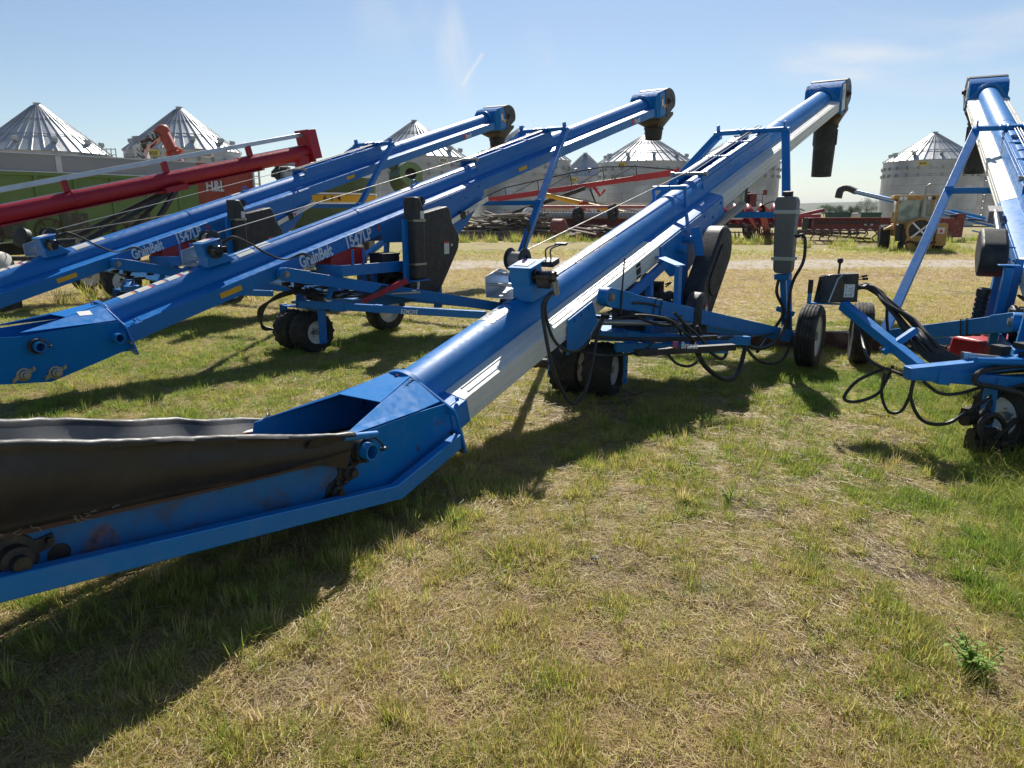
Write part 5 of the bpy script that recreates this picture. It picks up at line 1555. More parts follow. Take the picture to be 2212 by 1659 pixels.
t = thing('grain_auger', 'long bright red auger braced with a dark cable truss', 'grain auger', (5.6, 62, 0))
P0, P1 = V((-2.2, 61.6, 2.75)), V((15.0, 62.4, 5.25)); d = (P1 - P0).normalized(); up = V((0, -1, 0)).cross(d) * -1
up = V((-d.z, 0, d.x))
mb = MB(); mb.bar(P0, P1, .34, .42); build('tube', mb, REDBR, t, bevel=.03)
mb = MB()
for k, h in ((.10, .8), (.26, 1.0), (.42, 1.2), (.58, 1.3), (.74, .95)):
    p = P0.lerp(P1, k); mb.bar(p, p + up * h, .08, .06, d)
pts = [P0.lerp(P1, k) + up * h for k, h in ((.0, .3), (.10, .8), (.26, 1.0), (.42, 1.2), (.58, 1.3), (.74, .95), (.92, .25))]
mb.tube(pts, .045, 6)
for i, (a, b) in enumerate(((.1, .26), (.26, .42), (.42, .58), (.58, .74))): mb.tube([P0.lerp(P1, a), P0.lerp(P1, b) + up * 1.05], .025, 5)
build('truss', mb, IRON, t)
mb = MB(); mb.bar(P0.lerp(P1, .72), P1, .38, .50); mb.cyl(P1 - d * .25, P1 - d * .25 - Z * .95, .24, 14); build('head', mb, REDBR, t)
mb = MB()
for x in (-.5, .5): mb.bar(P0.lerp(P1, .48) + V((0, x, -.2)), V((-2.0, 60.2 + x, 1.0)), .36, .32)
mb.bar(P0.lerp(P1, .48) + V((.5, 0, -.2)), V((8.2, 62.2, 0)), .12, .12)
build('leg', mb, BLACKP, t)
mb = MB(); mb.tube([P0.lerp(P1, .52), P0.lerp(P1, .52) + V((.7, 0, -.9)), P0.lerp(P1, .56) + V((.4, 0, -.5))], .12, 8); build('red_hook', mb, REDBR, t)
t = thing('grain_auger', 'yellow auger tube sloping down behind the red reel', 'grain auger', (5.2, 55, 0))
mb = MB(); mb.cyl((2.6, 56.9, 3.1), (8.3, 53.4, 1.7), .17, 16); build('tube', mb, YELLOW, t)
mb = MB(); mb.cyl((3.0, 56.7, 3.25), (9.6, 53.2, 1.75), .03, 6); mb.cyl((8.2, 53.4, 1.7), (8.2, 53.4, 0), .1, 8); build('stay', mb, IRON, t)
mb = MB(); r3 = random.Random(8)
for k in range(12): mb.tube(spline([V((5.4, 55.0, 2.6)), V((5.4 + r3.uniform(-.4, .4), 54.8, 2.3 + r3.uniform(-.2, .3))), V((5.5 + r3.uniform(-.6, .6), 54.8, 1.75 + r3.uniform(-.2, .4)))]), .035, 5)
build('red_hose_bundle', mb, REDBR, t)
t = thing('semi_trailer', 'long white trailer parked before the bins behind the scrap', 'trailer', (12, 72.5, 0))
mb = MB(); mb.box((12.2, 73, 2.0), V((13.2, 0, 0)), V((0, 2.5, 0)), V((0, 0, 1.35))); bd = build('body', mb, RIMW, t, bevel=.04)
mb = MB()
for k in range(40): mb.box((5.9 + k * .33, 71.73, 1.95), V((.10, 0, 0)), V((0, .04, 0)), V((0, 0, 1.1)))
mb.box((12.2, 71.72, 2.62), V((13.2, 0, 0)), V((0, .06, 0)), V((0, 0, .1)))
build('rib', mb, RIMW, bd)
mb = MB(); mb.box((12.2, 73, 2.72), V((13.3, 0, 0)), V((0, 2.6, 0)), V((0, 0, .1))); build('tarp', mb, CREAM, t)
for x in (15.5, 16.8, 7.5): wheel(t, (x, 71.9, .5), V((0, -1, 0)), .5, .3, .28)
mb = MB(); mb.box((12.2, 73, 1.15), V((12.6, 0, 0)), V((0, 1, 0)), V((0, 0, .3))); build('chassis', mb, IRON, t)
t = thing('cargo_container', 'cream ribbed container next to the long white trailer', 'container', (4.2, 70.5, 0))
mb = MB(); mb.box((4.35, 71.2, 1.6), V((2.4, 0, 0)), V((0, 2.4, 0)), V((0, 0, 2.7))); bd = build('body', mb, CREAM, t, bevel=.03)
mb = MB()
for k in range(9): mb.box((3.35 + k * .25, 69.97, 1.6), V((.11, 0, 0)), V((0, .06, 0)), V((0, 0, 2.4)))
build('rib', mb, CREAM, bd)
mb = MB()
for x in (2.3, 2.6, 2.9, 3.1): mb.cyl((x, 69.9, .3), (x, 69.9, 2.9), .03, 6)
build('door_bar', mb, IRON, t)

# combine with corn head, disc and frames
t = thing('combine_harvester', 'dark combine with a red front, behind the corn head', 'combine', (15.6, 50.5, 0))
mb = MB(); mb.box((15.2, 51.2, 2.75), V((1.6, 0, 0)), V((0, 1.5, 0)), V((0, 0, 1.7))); build('cab', mb, GLASS, t, bevel=.06)
mb = MB(); mb.box((15.2, 51.2, 3.68), V((1.85, 0, 0)), V((0, 1.8, 0)), V((0, 0, .18))); mb.box((16.1, 50.6, 2.7), V((.18, 0, 0)), V((0, .18, 0)), V((0, 0, 1.8))); mb.box((14.3, 50.6, 2.7), V((.12, 0, 0)), V((0, .12, 0)), V((0, 0, 1.8)))
build('cab_frame', mb, BLACKP, t)
mb = MB(); mb.box((15.3, 53.6, 2.2), V((2.9, 0, 0)), V((0, 4, 0)), V((0, 0, 2.0))); mb.box((16.7, 51.2, 2.6), V((.5, 0, 0)), V((0, .8, 0)), V((0, 0, .9))); build('body', mb, REDFADE, t, bevel=.05)
mb = MB()
for z in (2.2, 2.6, 3.0): mb.tube([V((16.6, 50.6, z)), V((17.2, 50.4, z)), V((17.2, 50.4, z - .5))], .03, 6)
mb.box((17.35, 50.4, 3.1), V((.25, 0, 0)), V((0, .1, 0)), V((0, 0, .35))); build('handrail', mb, REDFADE, t)
for x in (14.0, 16.8): wheel(t, (x, 51.6, .8), V((1, 0, 0)), .8, .5, .4)
t = thing('corn_head', 'red corn head with a row of pointed snouts', 'harvester header', (12.8, 46.6, 0))
mb = MB(); mb.box((13.0, 47.1, 1.55), V((8.2, 0, 0)), V((0, .6, 0)), V((0, 0, .5))); mb.cyl((9.0, 46.6, 1.15), (17.1, 46.6, 1.15), .30, 16); build('trough', mb, REDP, t)
for k in range(10):
    x = 9.2 + k * .84
    mb = MB(); mb.lathe((x, 46.9, 2.25), V((0, -.55, -.62)), [(0, .10), (.25, .24), (.75, .36), (1.2, .30), (1.75, .03)], 14); build('snout', mb, REDP, t)
mb = MB()
for k in range(10): mb.box((9.6 + k * .84, 46.2, .95), V((.3, 0, 0)), V((0, .9, 0)), V((0, 0, .28)))
mb.box((17.5, 46.4, 1.7), V((.5, 0, 0)), V((0, .7, 0)), V((0, 0, 1.7)))
build('row_unit', mb, IRON, t)
mb = MB(); mb.lathe((17.45, 46.2, 2.65), V((-.05, -.3, -1)), [(0, .02), (.15, .2), (.8, .3), (1.5, .26), (2.1, .05)], 14); build('end_snout', mb, paint('dark_maroon', (.10, .012, .014), .45, dustamt=.2), t)
mb = MB()
for x in (9.8, 13, 16.5): mb.bar((x, 46.9, 1.2), (x, 46.7, 0), .12, .12, (0, 1, 0))
build('stand', mb, IRON, t)
t = thing('disc_harrow', 'rusty disc harrow in front of the corn head', 'tillage implement', (12, 43, 0))
mb = MB()
for k in range(16): mb.lathe((9.9 + k * .24, 42.9 + .05 * (k % 2), .38), V((.9, -.35, 0)), [(0, 0), (-.03, .15), (-.09, .34), (-.085, .34), (-.02, .15)], 20)
build('disc', mb, RUSTM, t)
mb = MB(); mb.bar((9.4, 43.2, 1.0), (14.2, 43.2, 1.0), .1, .12); mb.bar((9.6, 44.2, .9), (14.0, 44.2, .9), .1, .12); mb.bar((9.8, 42.9, .62), (14.2, 42.9, .62), .14, .06)
for x in (9.8, 11.2, 12.6, 13.8): mb.bar((x, 42.7, .95), (x, 44.6, .95), .1, .1)
build('frame', mb, IRON, t)
mb = MB(); mb.cyl((9.0, 43.0, 1.05), (10.2, 43.4, 1.0), .18, 14); mb.cyl((11.6, 43.2, 1.55), (14, 43.2, 1.5), .07, 8); mb.box((12.2, 43.6, 1.4), V((3.2, 0, 0)), V((0, .12, 0)), V((0, 0, .1))); build('pale_pipe', mb, GALV, t)
mb = MB(); mb.box((11.2, 44.8, 1.2), V((2.6, 0, 0)), V((0, .4, 0)), V((0, 0, .35))); build('green_box', mb, paint('deep_green', (.012, .06, .03), .5, dustamt=.2), t)
t = thing('loader_frame', 'orange-red forked loader frame standing before the corn head', 'implement frame', (14.6, 42.5, 0))
mb = MB(); mb.bar((14.35, 42.2, 2.15), (15.0, 42.2, .0), .34, .12, (0, 1, 0)); mb.bar((14.35, 42.2, 2.15), (15.75, 42.2, 1.05), .22, .12, (0, 1, 0)); mb.bar((13.7, 42.2, 1.55), (14.6, 42.2, 1.9), .14, .12, (0, 1, 0)); mb.bar((13.7, 42.2, 1.55), (14.5, 42.2, .4), .12, .12, (0, 1, 0)); mb.bar((14.5, 42.2, .55), (16.2, 42.2, .45), .2, .12, (0, 1, 0))
build('frame', mb, ORANGEP, t)
mb = MB()
for k in range(10): mb.bar((13.9 + k * .13, 42.0, .0), (14.0 + k * .12, 42.1, .75 + .1 * (k % 3)), .06, .05, (0, 1, 0))
build('tine', mb, RUSTM, t)
t = thing('cultivator', 'rusty tine cultivator with curved shanks in the weeds', 'tillage implement', (18.2, 42, 0))
mb = MB(); mb.bar((15.6, 41.6, .62), (20.2, 42.4, .55), .12, .12); mb.bar((15.8, 43.0, .70), (19.6, 43.4, .60), .12, .12); mb.bar((16.4, 41.0, .60), (19.9, 40.2, .34), .10, .1); mb.bar((16.8, 40.8, .22), (20.6, 39.8, .16), .10, .08)
for x in (16.2, 17.6, 19.0, 20.2): mb.bar((x, 41.5, .60), (x + .2, 43.3, .62), .1, .1)
fr = build('frame', mb, RUSTM, t)
mb = MB()
for k in range(9):
    x = 16.4 + k * .5
    mb.tube(spline([V((x, 42.0, .60)), V((x + .1, 41.6, .80)), V((x + .3, 41.2, .62)), V((x + .12, 41.3, .30)), V((x + .3, 40.9, .06))]), .035, 6)
build('shank', mb, IRON, t)
mb = MB(); mb.bar((17.0, 41.2, .55), (19.6, 40.4, .30), .16, .05); build('wood_bar', mb, WOOD, t)
t = thing('draper_header', 'long dark red combine header in the weeds at the right', 'harvester header', (23, 47, 0))
mb = MB(); mb.box((24.0, 47.4, .98), V((9.6, -.9, 0)), V((.03, .35, 0)), V((0, 0, .80))); mb.box((24.0, 47.2, 1.40), V((9.7, -.9, 0)), V((.05, .5, 0)), V((0, 0, .10))); mb.box((19.35, 47.5, .95), V((.3, 0, 0)), V((0, 1.0, 0)), V((0, 0, .95)))
mb.box((25.6, 46.9, .75), V((.25, 0, 0)), V((0, .3, 0)), V((0, 0, 1.1)))
bd = build('body', mb, REDFADE, t, bevel=.02)
mb = MB(); mb.box((21.5, 47.05, 1.12), V((4.2, -.4, 0)), V((0, .05, 0)), V((0, 0, .12))); mb.box((19.2, 47.45, 1.0), V((.22, 0, 0)), V((0, .9, 0)), V((0, 0, .8))); build('cutter_bar', mb, BLACKP, t)
mb = MB()
for x in (22.9, 23.3): mb.box((x, 47.14, 1.02), V((.16, 0, 0)), V((0, .02, 0)), V((0, 0, .16)))
build('reflector', mb, LETW, bd)
t = thing('draper_header', 'short dark red header end beyond the yellow tractor', 'harvester header', (26.9, 45, 0))
mb = MB(); mb.box((26.6, 45.2, .85), V((2.2, 0, 0)), V((0, 1.2, 0)), V((0, 0, 1.15))); mb.box((27.4, 44.6, 1.55), V((.5, 0, 0)), V((0, .4, 0)), V((0, 0, .3))); build('body', mb, REDFADE, t, bevel=.03)
mb = MB(); mb.cyl((26.9, 44.7, 1.55), (27.8, 44.8, 1.62), .10, 8); mb.cyl((27.9, 44.6, 1.35), (28.6, 44.2, 1.3), .06, 8); build('shaft', mb, IRON, t)
t = thing('seed_drill', 'seed drill with green boxes behind the dark red header', 'seeder', (24.6, 53.5, 0))
for x in (23.9, 26.1):
    mb = MB(); mb.prism([(x - .8, 53.2, 1.30), (x + .8, 53.2, 1.30), (x + .85, 53.2, 1.78), (x - .85, 53.2, 1.78)], (0, .6, 0)); build('seed_box', mb, paint('deep_green_box', (.01, .055, .035), .5, dustamt=.15), t)
mb = MB(); mb.cyl((24.7, 53.3, 1.55), (25.4, 53.3, 1.55), .2, 14); build('pale_tank', mb, CREAM, t)
mb = MB(); mb.box((25.0, 53.6, 1.2), V((5, 0, 0)), V((0, .2, 0)), V((0, 0, .14))); mb.bar((24.9, 53.5, 1.2), (24.8, 53.5, 2.0), .1, .1, (0, 1, 0))
for x in (23, 25, 27): mb.bar((x, 53.6, 1.2), (x, 53.6, 0), .1, .1, (0, 1, 0))
build('frame', mb, IRON, t)
t = thing('folded_implement', 'pile of red and cream implement arms left of the green boxes', 'tillage implement', (20.6, 54, 0))
mb = MB()
mb.bar((19.2, 54, 1.1), (23.0, 54, 1.95), .28, .22); mb.bar((20.4, 53.6, 1.4), (22.6, 53.5, 1.5), .3, .3); mb.cyl((20.5, 53.8, 1.0), (21.3, 53.6, 1.0), .3, 12)
build('red_arm', mb, REDP, t)
mb = MB(); mb.bar((18.2, 54, 1.3), (21.2, 54, 1.2), .3, .2); mb.bar((18.6, 54.2, 2.3), (22.0, 54.2, 1.6), .09, .09); mb.bar((18.4, 54.4, 1.1), (22.2, 54.0, .9), .3, .2); build('cream_arm', mb, CREAM, t)
mb = MB(); mb.tube(spline([V((18.0, 54, 2.0)), V((19.5, 54, 2.6)), V((21.6, 54, 1.9))]), .04, 5); mb.bar((18, 54, .9), (23.6, 54, .7), .1, .1)
for x in (18.4, 20.6, 23.0): mb.bar((x, 54, .9), (x, 54, 0), .12, .12, (0, 1, 0))
build('stay', mb, IRON, t)

# blue auger behind the tractor
t = thing('belt_conveyor', 'small distant blue conveyor with a black hooked spout behind the tractor', 'grain conveyor', (32, 55, 0))
q0, q1 = V((28.6, 62, 3.45)), V((33.4, 53.2, 1.0))
q0, q1 = V((29.0, 62.4, 3.55)), V((34.8, 51.0, .70))
mb = MB(); mb.bar(q0, q1, .42, .36); tb = build('tube', mb, BLUE2, t, bevel=.08)
mb = MB(); mb.bar(q0 + V((-.1, -.25, -.02)), q1 + V((-.1, -.25, -.02)), .05, .10); build('pale_edge', mb, GALV, t)
mb = MB(); mb.tube(spline([q0 + V((.1, -.2, -.05)), q0 + V((-.35, .5, .25)), q0 + V((-.85, .6, .1)), q0 + V((-1.0, .6, -.55))]), [.26] * 13 + [.30] * 12, 16); build('spout', mb, BLACKP, t)
mb = MB(); mb.bar(q0.lerp(q1, .55), V((31.5, 56.5, 0)), .1, .1); mb.bar(q0.lerp(q1, .55), V((33.2, 56.0, 0)), .1, .1); build('leg', mb, BLUE2, t)
t = thing('auger_hopper', 'low blue auger intake lying on the grass before the bins', 'auger', (40, 57, 0))
mb = MB(); mb.bar((36.2, 60.2, 1.9), (39.8, 56.4, .62), .3, .3); mb.bar((36.1, 57, .4), (36.9, 56.8, .2), .2, .1); build('tube', mb, BLUE, t)
mb = MB(); mb.box((42.2, 57.2, .60), V((5, .4, 0)), V((0, .8, 0)), V((0, 0, .5))); build('trough', mb, paint('dusty_blue', (.02, .07, .20), .6, dustamt=.4), t, bevel=.05)
mb = MB(); mb.box((42.2, 57.1, .90), V((5.2, .4, 0)), V((0, .95, 0)), V((0, 0, .06))); build('lid', mb, GREYP, t)

# old yellow tractor seen from behind
TX = V((17.95, 32.6, 0))
t = thing('tractor', 'old yellow tractor with a round cross-braced fan opening and tall exhaust', 'tractor', TX)
x_ = V((.925, -.38, 0)); y_ = V((.38, .925, 0))
q = lambda x, y, z: TX + x_ * x + y_ * y + Z * z
mb = MB()
for x in (-.72, .72): mb.bar(q(x, 0, 1.30), q(x * .97, 0, 2.35), .11, .10, y_)
for x in (-.72, .72): mb.bar(q(x, 1.3, 1.30), q(x * .97, 1.3, 2.35), .11, .10, y_)
mb.box(q(0, 0, 1.30), x_ * 1.55, y_ * .12, Z * .12); mb.box(q(0, .65, .98), x_ * 1.5, y_ * 1.4, Z * .55)
build('cab', mb, TRACY, t, bevel=.02)
mb = MB(); mb.box(q(0, .65, 2.42), x_ * 1.78, y_ * 1.62, Z * .16); mb.box(q(0, -.12, 2.34), x_ * 1.70, y_ * .1, Z * .10); build('cab_roof', mb, TRACY, t, bevel=.04)
mb = MB(); mb.box(q(0, -.03, 1.82), x_ * 1.32, y_ * .02, Z * .92); build('rear_window', mb, GLASS, t)
mb = MB()
for x in (-.735, .735): mb.box(q(x, .65, 1.82), x_ * .02, y_ * 1.15, Z * .9)
build('side_window', mb, GLASS, t)
for x in (-.60, -.44, .50, .66):
    mb = MB(); mb.lathe(q(x, -.22, 2.36), -y_, [(0, .075), (.05, .075), (.055, .06), (.06, 0)], 18); build('work_light', mb, LETW if x not in (.66,) else BLACKP, t)
mb = MB(); mb.lathe(q(-.78, -.1, 2.30), -y_, [(0, .07), (.06, .07), (.07, 0)], 14); build('work_light', mb, BLACKP, t)
mb = MB(); mb.cyl(q(.30, -.45, 1.2), q(.30, -.45, 2.2), .085, 16); mb.tube(spline([q(.30, -.45, 2.2), q(.30, -.45, 2.75), q(.36, -.45, 2.88), q(.44, -.45, 2.93)]), .05, 12); build('exhaust_stack', mb, STEEL, t)
mb = MB(); mb.lathe(q(-.12, .4, 2.50), Z, [(0, .13), (.06, .12), (.12, .08), (.16, 0)], 14); build('roof_bag', mb, POLY, t)
mb = MB(); mb.bar(q(.80, -.1, 2.25), q(1.05, -.15, 2.15), .03, .03); mb.box(q(1.06, -.18, 2.06), x_ * .30, y_ * .05, Z * .19); build('mirror', mb, BLACKP, t)
# rear body, round shroud with crossed straps
mb = MB()
mb.lathe(q(.22, -.95, .98), y_, [(0, .46), (0, .50), (.06, .53), (.7, .56), (.95, .56)], 40)
mb.prism([q(-.30, -.9, .45), q(.80, -.9, .45), q(.72, -.9, .75), q(-.22, -.9, .75)], y_ * .9)
mb.prism([q(-.15, -.92, .16), q(.66, -.92, .16), q(.80, -.92, .45), q(-.30, -.92, .45)], y_ * .8)
build('engine_hood', mb, TRACY, t, bevel=.02)
mb = MB(); mb.lathe(q(.22, -.86, .98), -y_, [(0, .46), (.001, 0)], 36); build('fan_screen', mb, IRON, t)
mb = MB(); o = q(.22, -.965, .98)
for a in (.75, 2.35): mb.bar(o - (x_ * math.cos(a) + Z * math.sin(a)) * .47, o + (x_ * math.cos(a) + Z * math.sin(a)) * .47, .012, .07, x_ * -math.sin(a) + Z * math.cos(a))
build('cross_strap', mb, GALV, t)
mb = MB(); mb.tube(spline([q(-.40, -.98, .38), q(-.15, -1.0, .50), q(.1, -1.0, .44), q(.5, -1.0, .42), q(.85, -1.0, .50)]), .045, 8); mb.box(q(.24, -.98, .40), x_ * .3, y_ * .1, Z * .2); build('hitch_pipe', mb, RUSTM, t)
mb = MB(); mb.lathe(q(-.55, -.45, .9), Z, [(-.4, .14), (.3, .16), (.36, .1), (.36, 0)], 18); mb.box(q(-.2, -.35, .75), x_ * .5, y_ * .5, Z * .6); build('battery_tank', mb, IRON, t)
mb = MB()
mb.box(q(1.06, -.1, .80), x_ * .44, y_ * 1.3, Z * .95); mb.prism([q(-.80, -.2, 1.2), q(-.80, -.2, 1.02), q(-1.15, -.2, .95), q(-1.15, -.2, 1.02)], y_ * 1.3)
build('fender', mb, TRACY, t, bevel=.03)
mb = MB(); mb.box(q(1.02, -.86, .98), x_ * .26, y_ * .01, Z * .26); sg = build('warning_sign', mb, LETW, t)
mb = MB(); mb.prism([q(.93, -.868, .90), q(1.11, -.868, .90), q(1.02, -.868, 1.06)], y_ * -.003); build('warning_triangle', mb, LETR, sg)
for x in (-1.05, 1.12): wheel(t, q(x, .55, .60), x_ * (1 if x > 0 else -1), .62, .44, .33, LUGRUB, 18, rimm=IRON)
wheel(t, q(-.42, -.4, .24), x_ * -1, .24, .22, .12)

# maroon channel on the ground with brushwood lying in it
t = thing('steel_channel', 'long dark maroon steel channel lying behind the right wheel', 'steel beam', (5.0, 8.9, 0))
mb = MB(); mb.bar((2.4, 9.2, .12), (6.4, 8.55, .12), .12, .24); build('channel', mb, paint('dark_maroon_channel', (.055, .014, .014), .6, dustamt=.3), t, bevel=.006)
t = thing('brush_pile', 'tangle of dry twigs lying against the maroon channel', 'twigs', (5.5, 8.4, 0))
mb = MB(); r4 = random.Random(15)
for k in range(70):
    p = V((r4.uniform(4.7, 6.1), r4.uniform(8.1, 8.7), r4.uniform(.02, .18))); a = r4.gauss(0, .6); pts = [p]
    for j in range(4): a += r4.gauss(0, .3); pts.append(pts[-1] + V((math.cos(a) * .16, math.sin(a) * .10, r4.gauss(.0, .05))))
    for v in pts: v.z = max(v.z, .01)
    mb.tube(spline(pts, 3), [.007 * (1 - i / 14) + .001 for i in range(13)], 5)
build('twig', mb, paint('dry_twigs', (.26, .20, .15), .9, dustamt=.2), t)

# ------------------------------------------------------------------ trees and hills
def leafmat(name, c0, c1):
    m, n, l, p = newmat(name)
    oi = n.new('ShaderNodeAttribute'); oi.attribute_name = 'shade'
    c = mixc(n, l, oi.outputs['Fac'], c0, c1)
    l.new(c, p.inputs['Base Color']); p.inputs['Roughness'].default_value = .6; p.inputs['Specular IOR Level'].default_value = .25
    tr = n.new('ShaderNodeBsdfTranslucent'); l.new(mixc(n, l, .5, c, (.20, .30, .05)), tr.inputs[0])
    ms = n.new('ShaderNodeMixShader'); ms.inputs[0].default_value = .35
    l.new(p.outputs[0], ms.inputs[1]); l.new(tr.outputs[0], ms.inputs[2]); l.new(ms.outputs[0], n['Material Output'].inputs[0])
    return m
LEAF = leafmat('tree_leaves', (.035, .065, .022), (.085, .13, .045))
def tree(loc, h, w, label, seed, n=2600, group='trees by the far crop', lf=.42):
    t = thing('tree', label, 'tree', loc, group); r5 = random.Random(seed); o = V(loc)
    mb = MB(); mb.tube([o, o + V((.1, 0, h * .3)), o + V((-.1, 0, h * .62))], [h * .035, h * .028, h * .012], 8)
    blobs = []
    for k in range(15):
        a = r5.uniform(0, 6.28); rr_ = w * .5 * math.sqrt(r5.random()) * .8; z = h * r5.uniform(.30, .86); rr_ *= 1.1 - .75 * abs(z / h - .5)
        p = o + V((math.cos(a) * rr_, math.sin(a) * rr_, z)); blobs.append((p, r5.uniform(.12, .22) * w))
        mb.tube([o + V((0, 0, h * .3)), o.lerp(p, .6) + V((0, 0, h * .12)), p], [h * .014, h * .009, h * .004], 5)
    build('trunk', mb, BARK, t)
    vs, fs, sh = [], [], []
    for k in range(n):
        p, r_ = r5.choice(blobs)
        d = V((r5.gauss(0, 1), r5.gauss(0, 1), r5.gauss(0, .8))).normalized() * r_ * r5.random() ** .4
        c = p + d; a = V((r5.gauss(0, 1), r5.gauss(0, 1), r5.gauss(0, 1))).normalized(); b = a.orthogonal().normalized()
        s = lf * r5.uniform(.5, 1.3); i = len(vs)
        vs += [c - a * s * .5, c + b * s * .35, c + a * s * .5, c - b * s * .35]; fs.append((i, i + 1, i + 2, i + 3)); sh += [r5.random()] * 4
    mb = MB(); mb.add(vs, fs); cr = build('crown', mb, LEAF, t, smooth=False)
    at_ = cr.data.attributes.new('shade', 'FLOAT', 'POINT'); at_.data.foreach_set('value', sh)
for loc, h, w, lb in (((173, 412, 0), 6.2, 8.5, 'small round tree left of the taller pair on the plain'), ((181, 414, 0), 7.4, 7.0, 'upright tree left of the biggest tree on the plain'), ((187.5, 405, 0), 3.4, 6.0, 'lowest bushy tree between the others on the plain'),
                      ((174.5, 396, 0), 5.4, 8.0, 'round tree just left of the spreading one on the plain'), ((187, 391, 0), 9.6, 15.5, 'biggest spreading tree on the plain left of the tractor')):
    pass
for u, D, h, w, lb, sd5 in ((1778, 400, 6.6, 9.5, 'round tree leftmost on the far plain', 1), (1803, 404, 7.0, 7.5, 'narrow tree second from the left on the far plain', 2), (1818, 404, 3.6, 7.0, 'lowest bushy tree on the far plain', 3),
                            (1841, 388, 5.6, 8.0, 'round tree touching the biggest one on the far plain', 4), (1869, 384, 9.4, 15.0, 'biggest spreading tree on the far plain, left of the tractor', 5)):
    tree(((u - 1106) / 1534 * D * .975, D, 0), h, w, lb, sd5)
hm, n, l, p = newmat('dry_hill_grass')
l.new(mixc(n, l, noisef(n, l, .006, .35, .65, 6), (.14, .12, .065), (.085, .10, .045)), p.inputs['Base Color']); p.inputs['Roughness'].default_value = .95; p.inputs['Specular IOR Level'].default_value = .1
mb = MB(); NX, NY = 120, 14; vs = []
for i in range(NX + 1):
    x = -4200 + 8400 * i / NX
    for j in range(NY + 1):
        y = 2100 + 1900 * j / NY
        prof = (j / NY) ** 1.2 if j < 10 else (10 / NY) ** 1.2 * (1 - .1 * (j - 10))
        h = 74 * prof * (.72 + .30 * mnoise.noise(V((x / 1500, 2.3, 0))) + .42 * max(0, min(1, (x - 700) / 1500))) + 10 * mnoise.noise(V((x / 420, y / 420, 1))) * prof
        vs.append((x, y, max(h, -1) if j else -2))
mb.add(vs, [(i * (NY + 1) + j, (i + 1) * (NY + 1) + j, (i + 1) * (NY + 1) + j + 1, i * (NY + 1) + j + 1) for i in range(NX) for j in range(NY)])
tag(build('hills', mb, hm, ang=80), kind='structure')

# ------------------------------------------------------------------ ground and grass
def vn(x, y, seed):
    xi = np.floor(x).astype(np.int64); yi = np.floor(y).astype(np.int64); fx = x - xi; fy = y - yi
    def h(i, j):
        k = (i * 374761393 + j * 668265263 + seed * 974634777) & 0xffffffff
        k = ((k ^ (k >> 13)) * 1274126177) & 0xffffffff
        return ((k ^ (k >> 16)) & 0xffff) / 65535.0
    u = fx * fx * (3 - 2 * fx); v = fy * fy * (3 - 2 * fy)
    return (h(xi, yi) * (1 - u) + h(xi + 1, yi) * u) * (1 - v) + (h(xi, yi + 1) * (1 - u) + h(xi + 1, yi + 1) * u) * v
def fbm(x, y, s, seed, o=4):
    t = 0; a = .5; n_ = 0
    for k in range(o):
        t = t + a * vn(x * s + 17.3 * k, y * s + 9.1 * k, seed + k); n_ += a; a *= .55; s *= 2.1
    return t / n_
def sstep(a, b, x):
    t = np.clip((x - a) / (b - a), 0, 1); return t * t * (3 - 2 * t)
ROADY = lambda x: 24.6 + .03 * x
def lush(x, y):
    e = 2.05 + (y - 2.6) * .42 + (fbm(x, y, 1.3, 5) - .5) * .9
    a = sstep(-.15, .25, x - e) * (1 - sstep(6.0, 7.6, y))
    b = sstep(.9, .3, np.hypot((x - 3.3) / 1.0, (y - 7.0) / 1.5)) * .8
    return np.clip(np.maximum(a, b), 0, 1)
def greenness(x, y):
    z = np.interp(y, [0, 2.4, 3.4, 5, 7, 10, 12.5, 15, 21, 29, 31, 33, 60, 150, 170], [.54, .52, .50, .60, .66, .64, .44, .18, .14, .20, .40, .55, .42, .40, .85])
    n_ = fbm(x, y * .9, .45, 11) - .5; n2 = fbm(x, y, 2.2, 23) - .5
    left = .22 * sstep(-1.5, -5, x) * (1 - sstep(11, 15, y))
    return np.clip(z + n_ * .75 * np.interp(y, [0, 10, 30], [1, .8, .5]) + n2 * .55 + left + .65 * lush(x, y), 0, 1)
def bare(x, y):
    b = sstep(.60, .74, fbm(x, y, .9, 41)) * .8
    for cx_, cy_, r_ in ((1.45, 3.9, .42), (.45, 3.2, .34), (-.85, 2.25, .30), (.9, 2.9, .4), (1.9, 3.2, .3), (-2.2, 3.4, .3)):
        b = np.maximum(b, sstep(1.15, .4, np.hypot(x - cx_, (y - cy_) * 1.3) / r_ + (fbm(x, y, 3.1, 51) - .5) * 1.3))
    return np.clip(b * (1 - lush(x, y)), 0, 1)
def roadmask(x, y):
    d = np.abs(y - ROADY(x) + (fbm(x, y, .35, 77) - .5) * 1.6)
    r_ = sstep(2.6, 1.7, d)
    d2 = np.abs(y - 49 - .25 * (x - 25)); r2 = sstep(1.6, .9, d2 + (fbm(x, y, .4, 78) - .5)) * sstep(19, 23, x)
    return np.clip(np.maximum(r_, r2), 0, 1)
def ax_pts(lo, hi, step, far, k=1.28):
    a = list(np.arange(lo, hi + 1e-6, step)); s = step; x = hi; up = []
    while x < far: s *= k; x += s; up.append(x)
    s = step; x = lo; dn = []
    while x > -far: s *= k; x -= s; dn.append(x)
    return np.array(dn[::-1] + a + up)
gx = ax_pts(-9, 10, .14, 7000, 1.16); gy = ax_pts(1.0, 31, .14, 7500, 1.16)
XX, YY = np.meshgrid(gx, gy, indexing='ij')
nx, ny = XX.shape
near = (np.abs(XX) < 12) & (YY < 34)
ZZ = np.where(near, (fbm(XX, YY, 1.1, 3) - .5) * .035 + (fbm(XX, YY, 5.0, 4, 2) - .5) * .02, 0) * sstep(40, 30, YY)
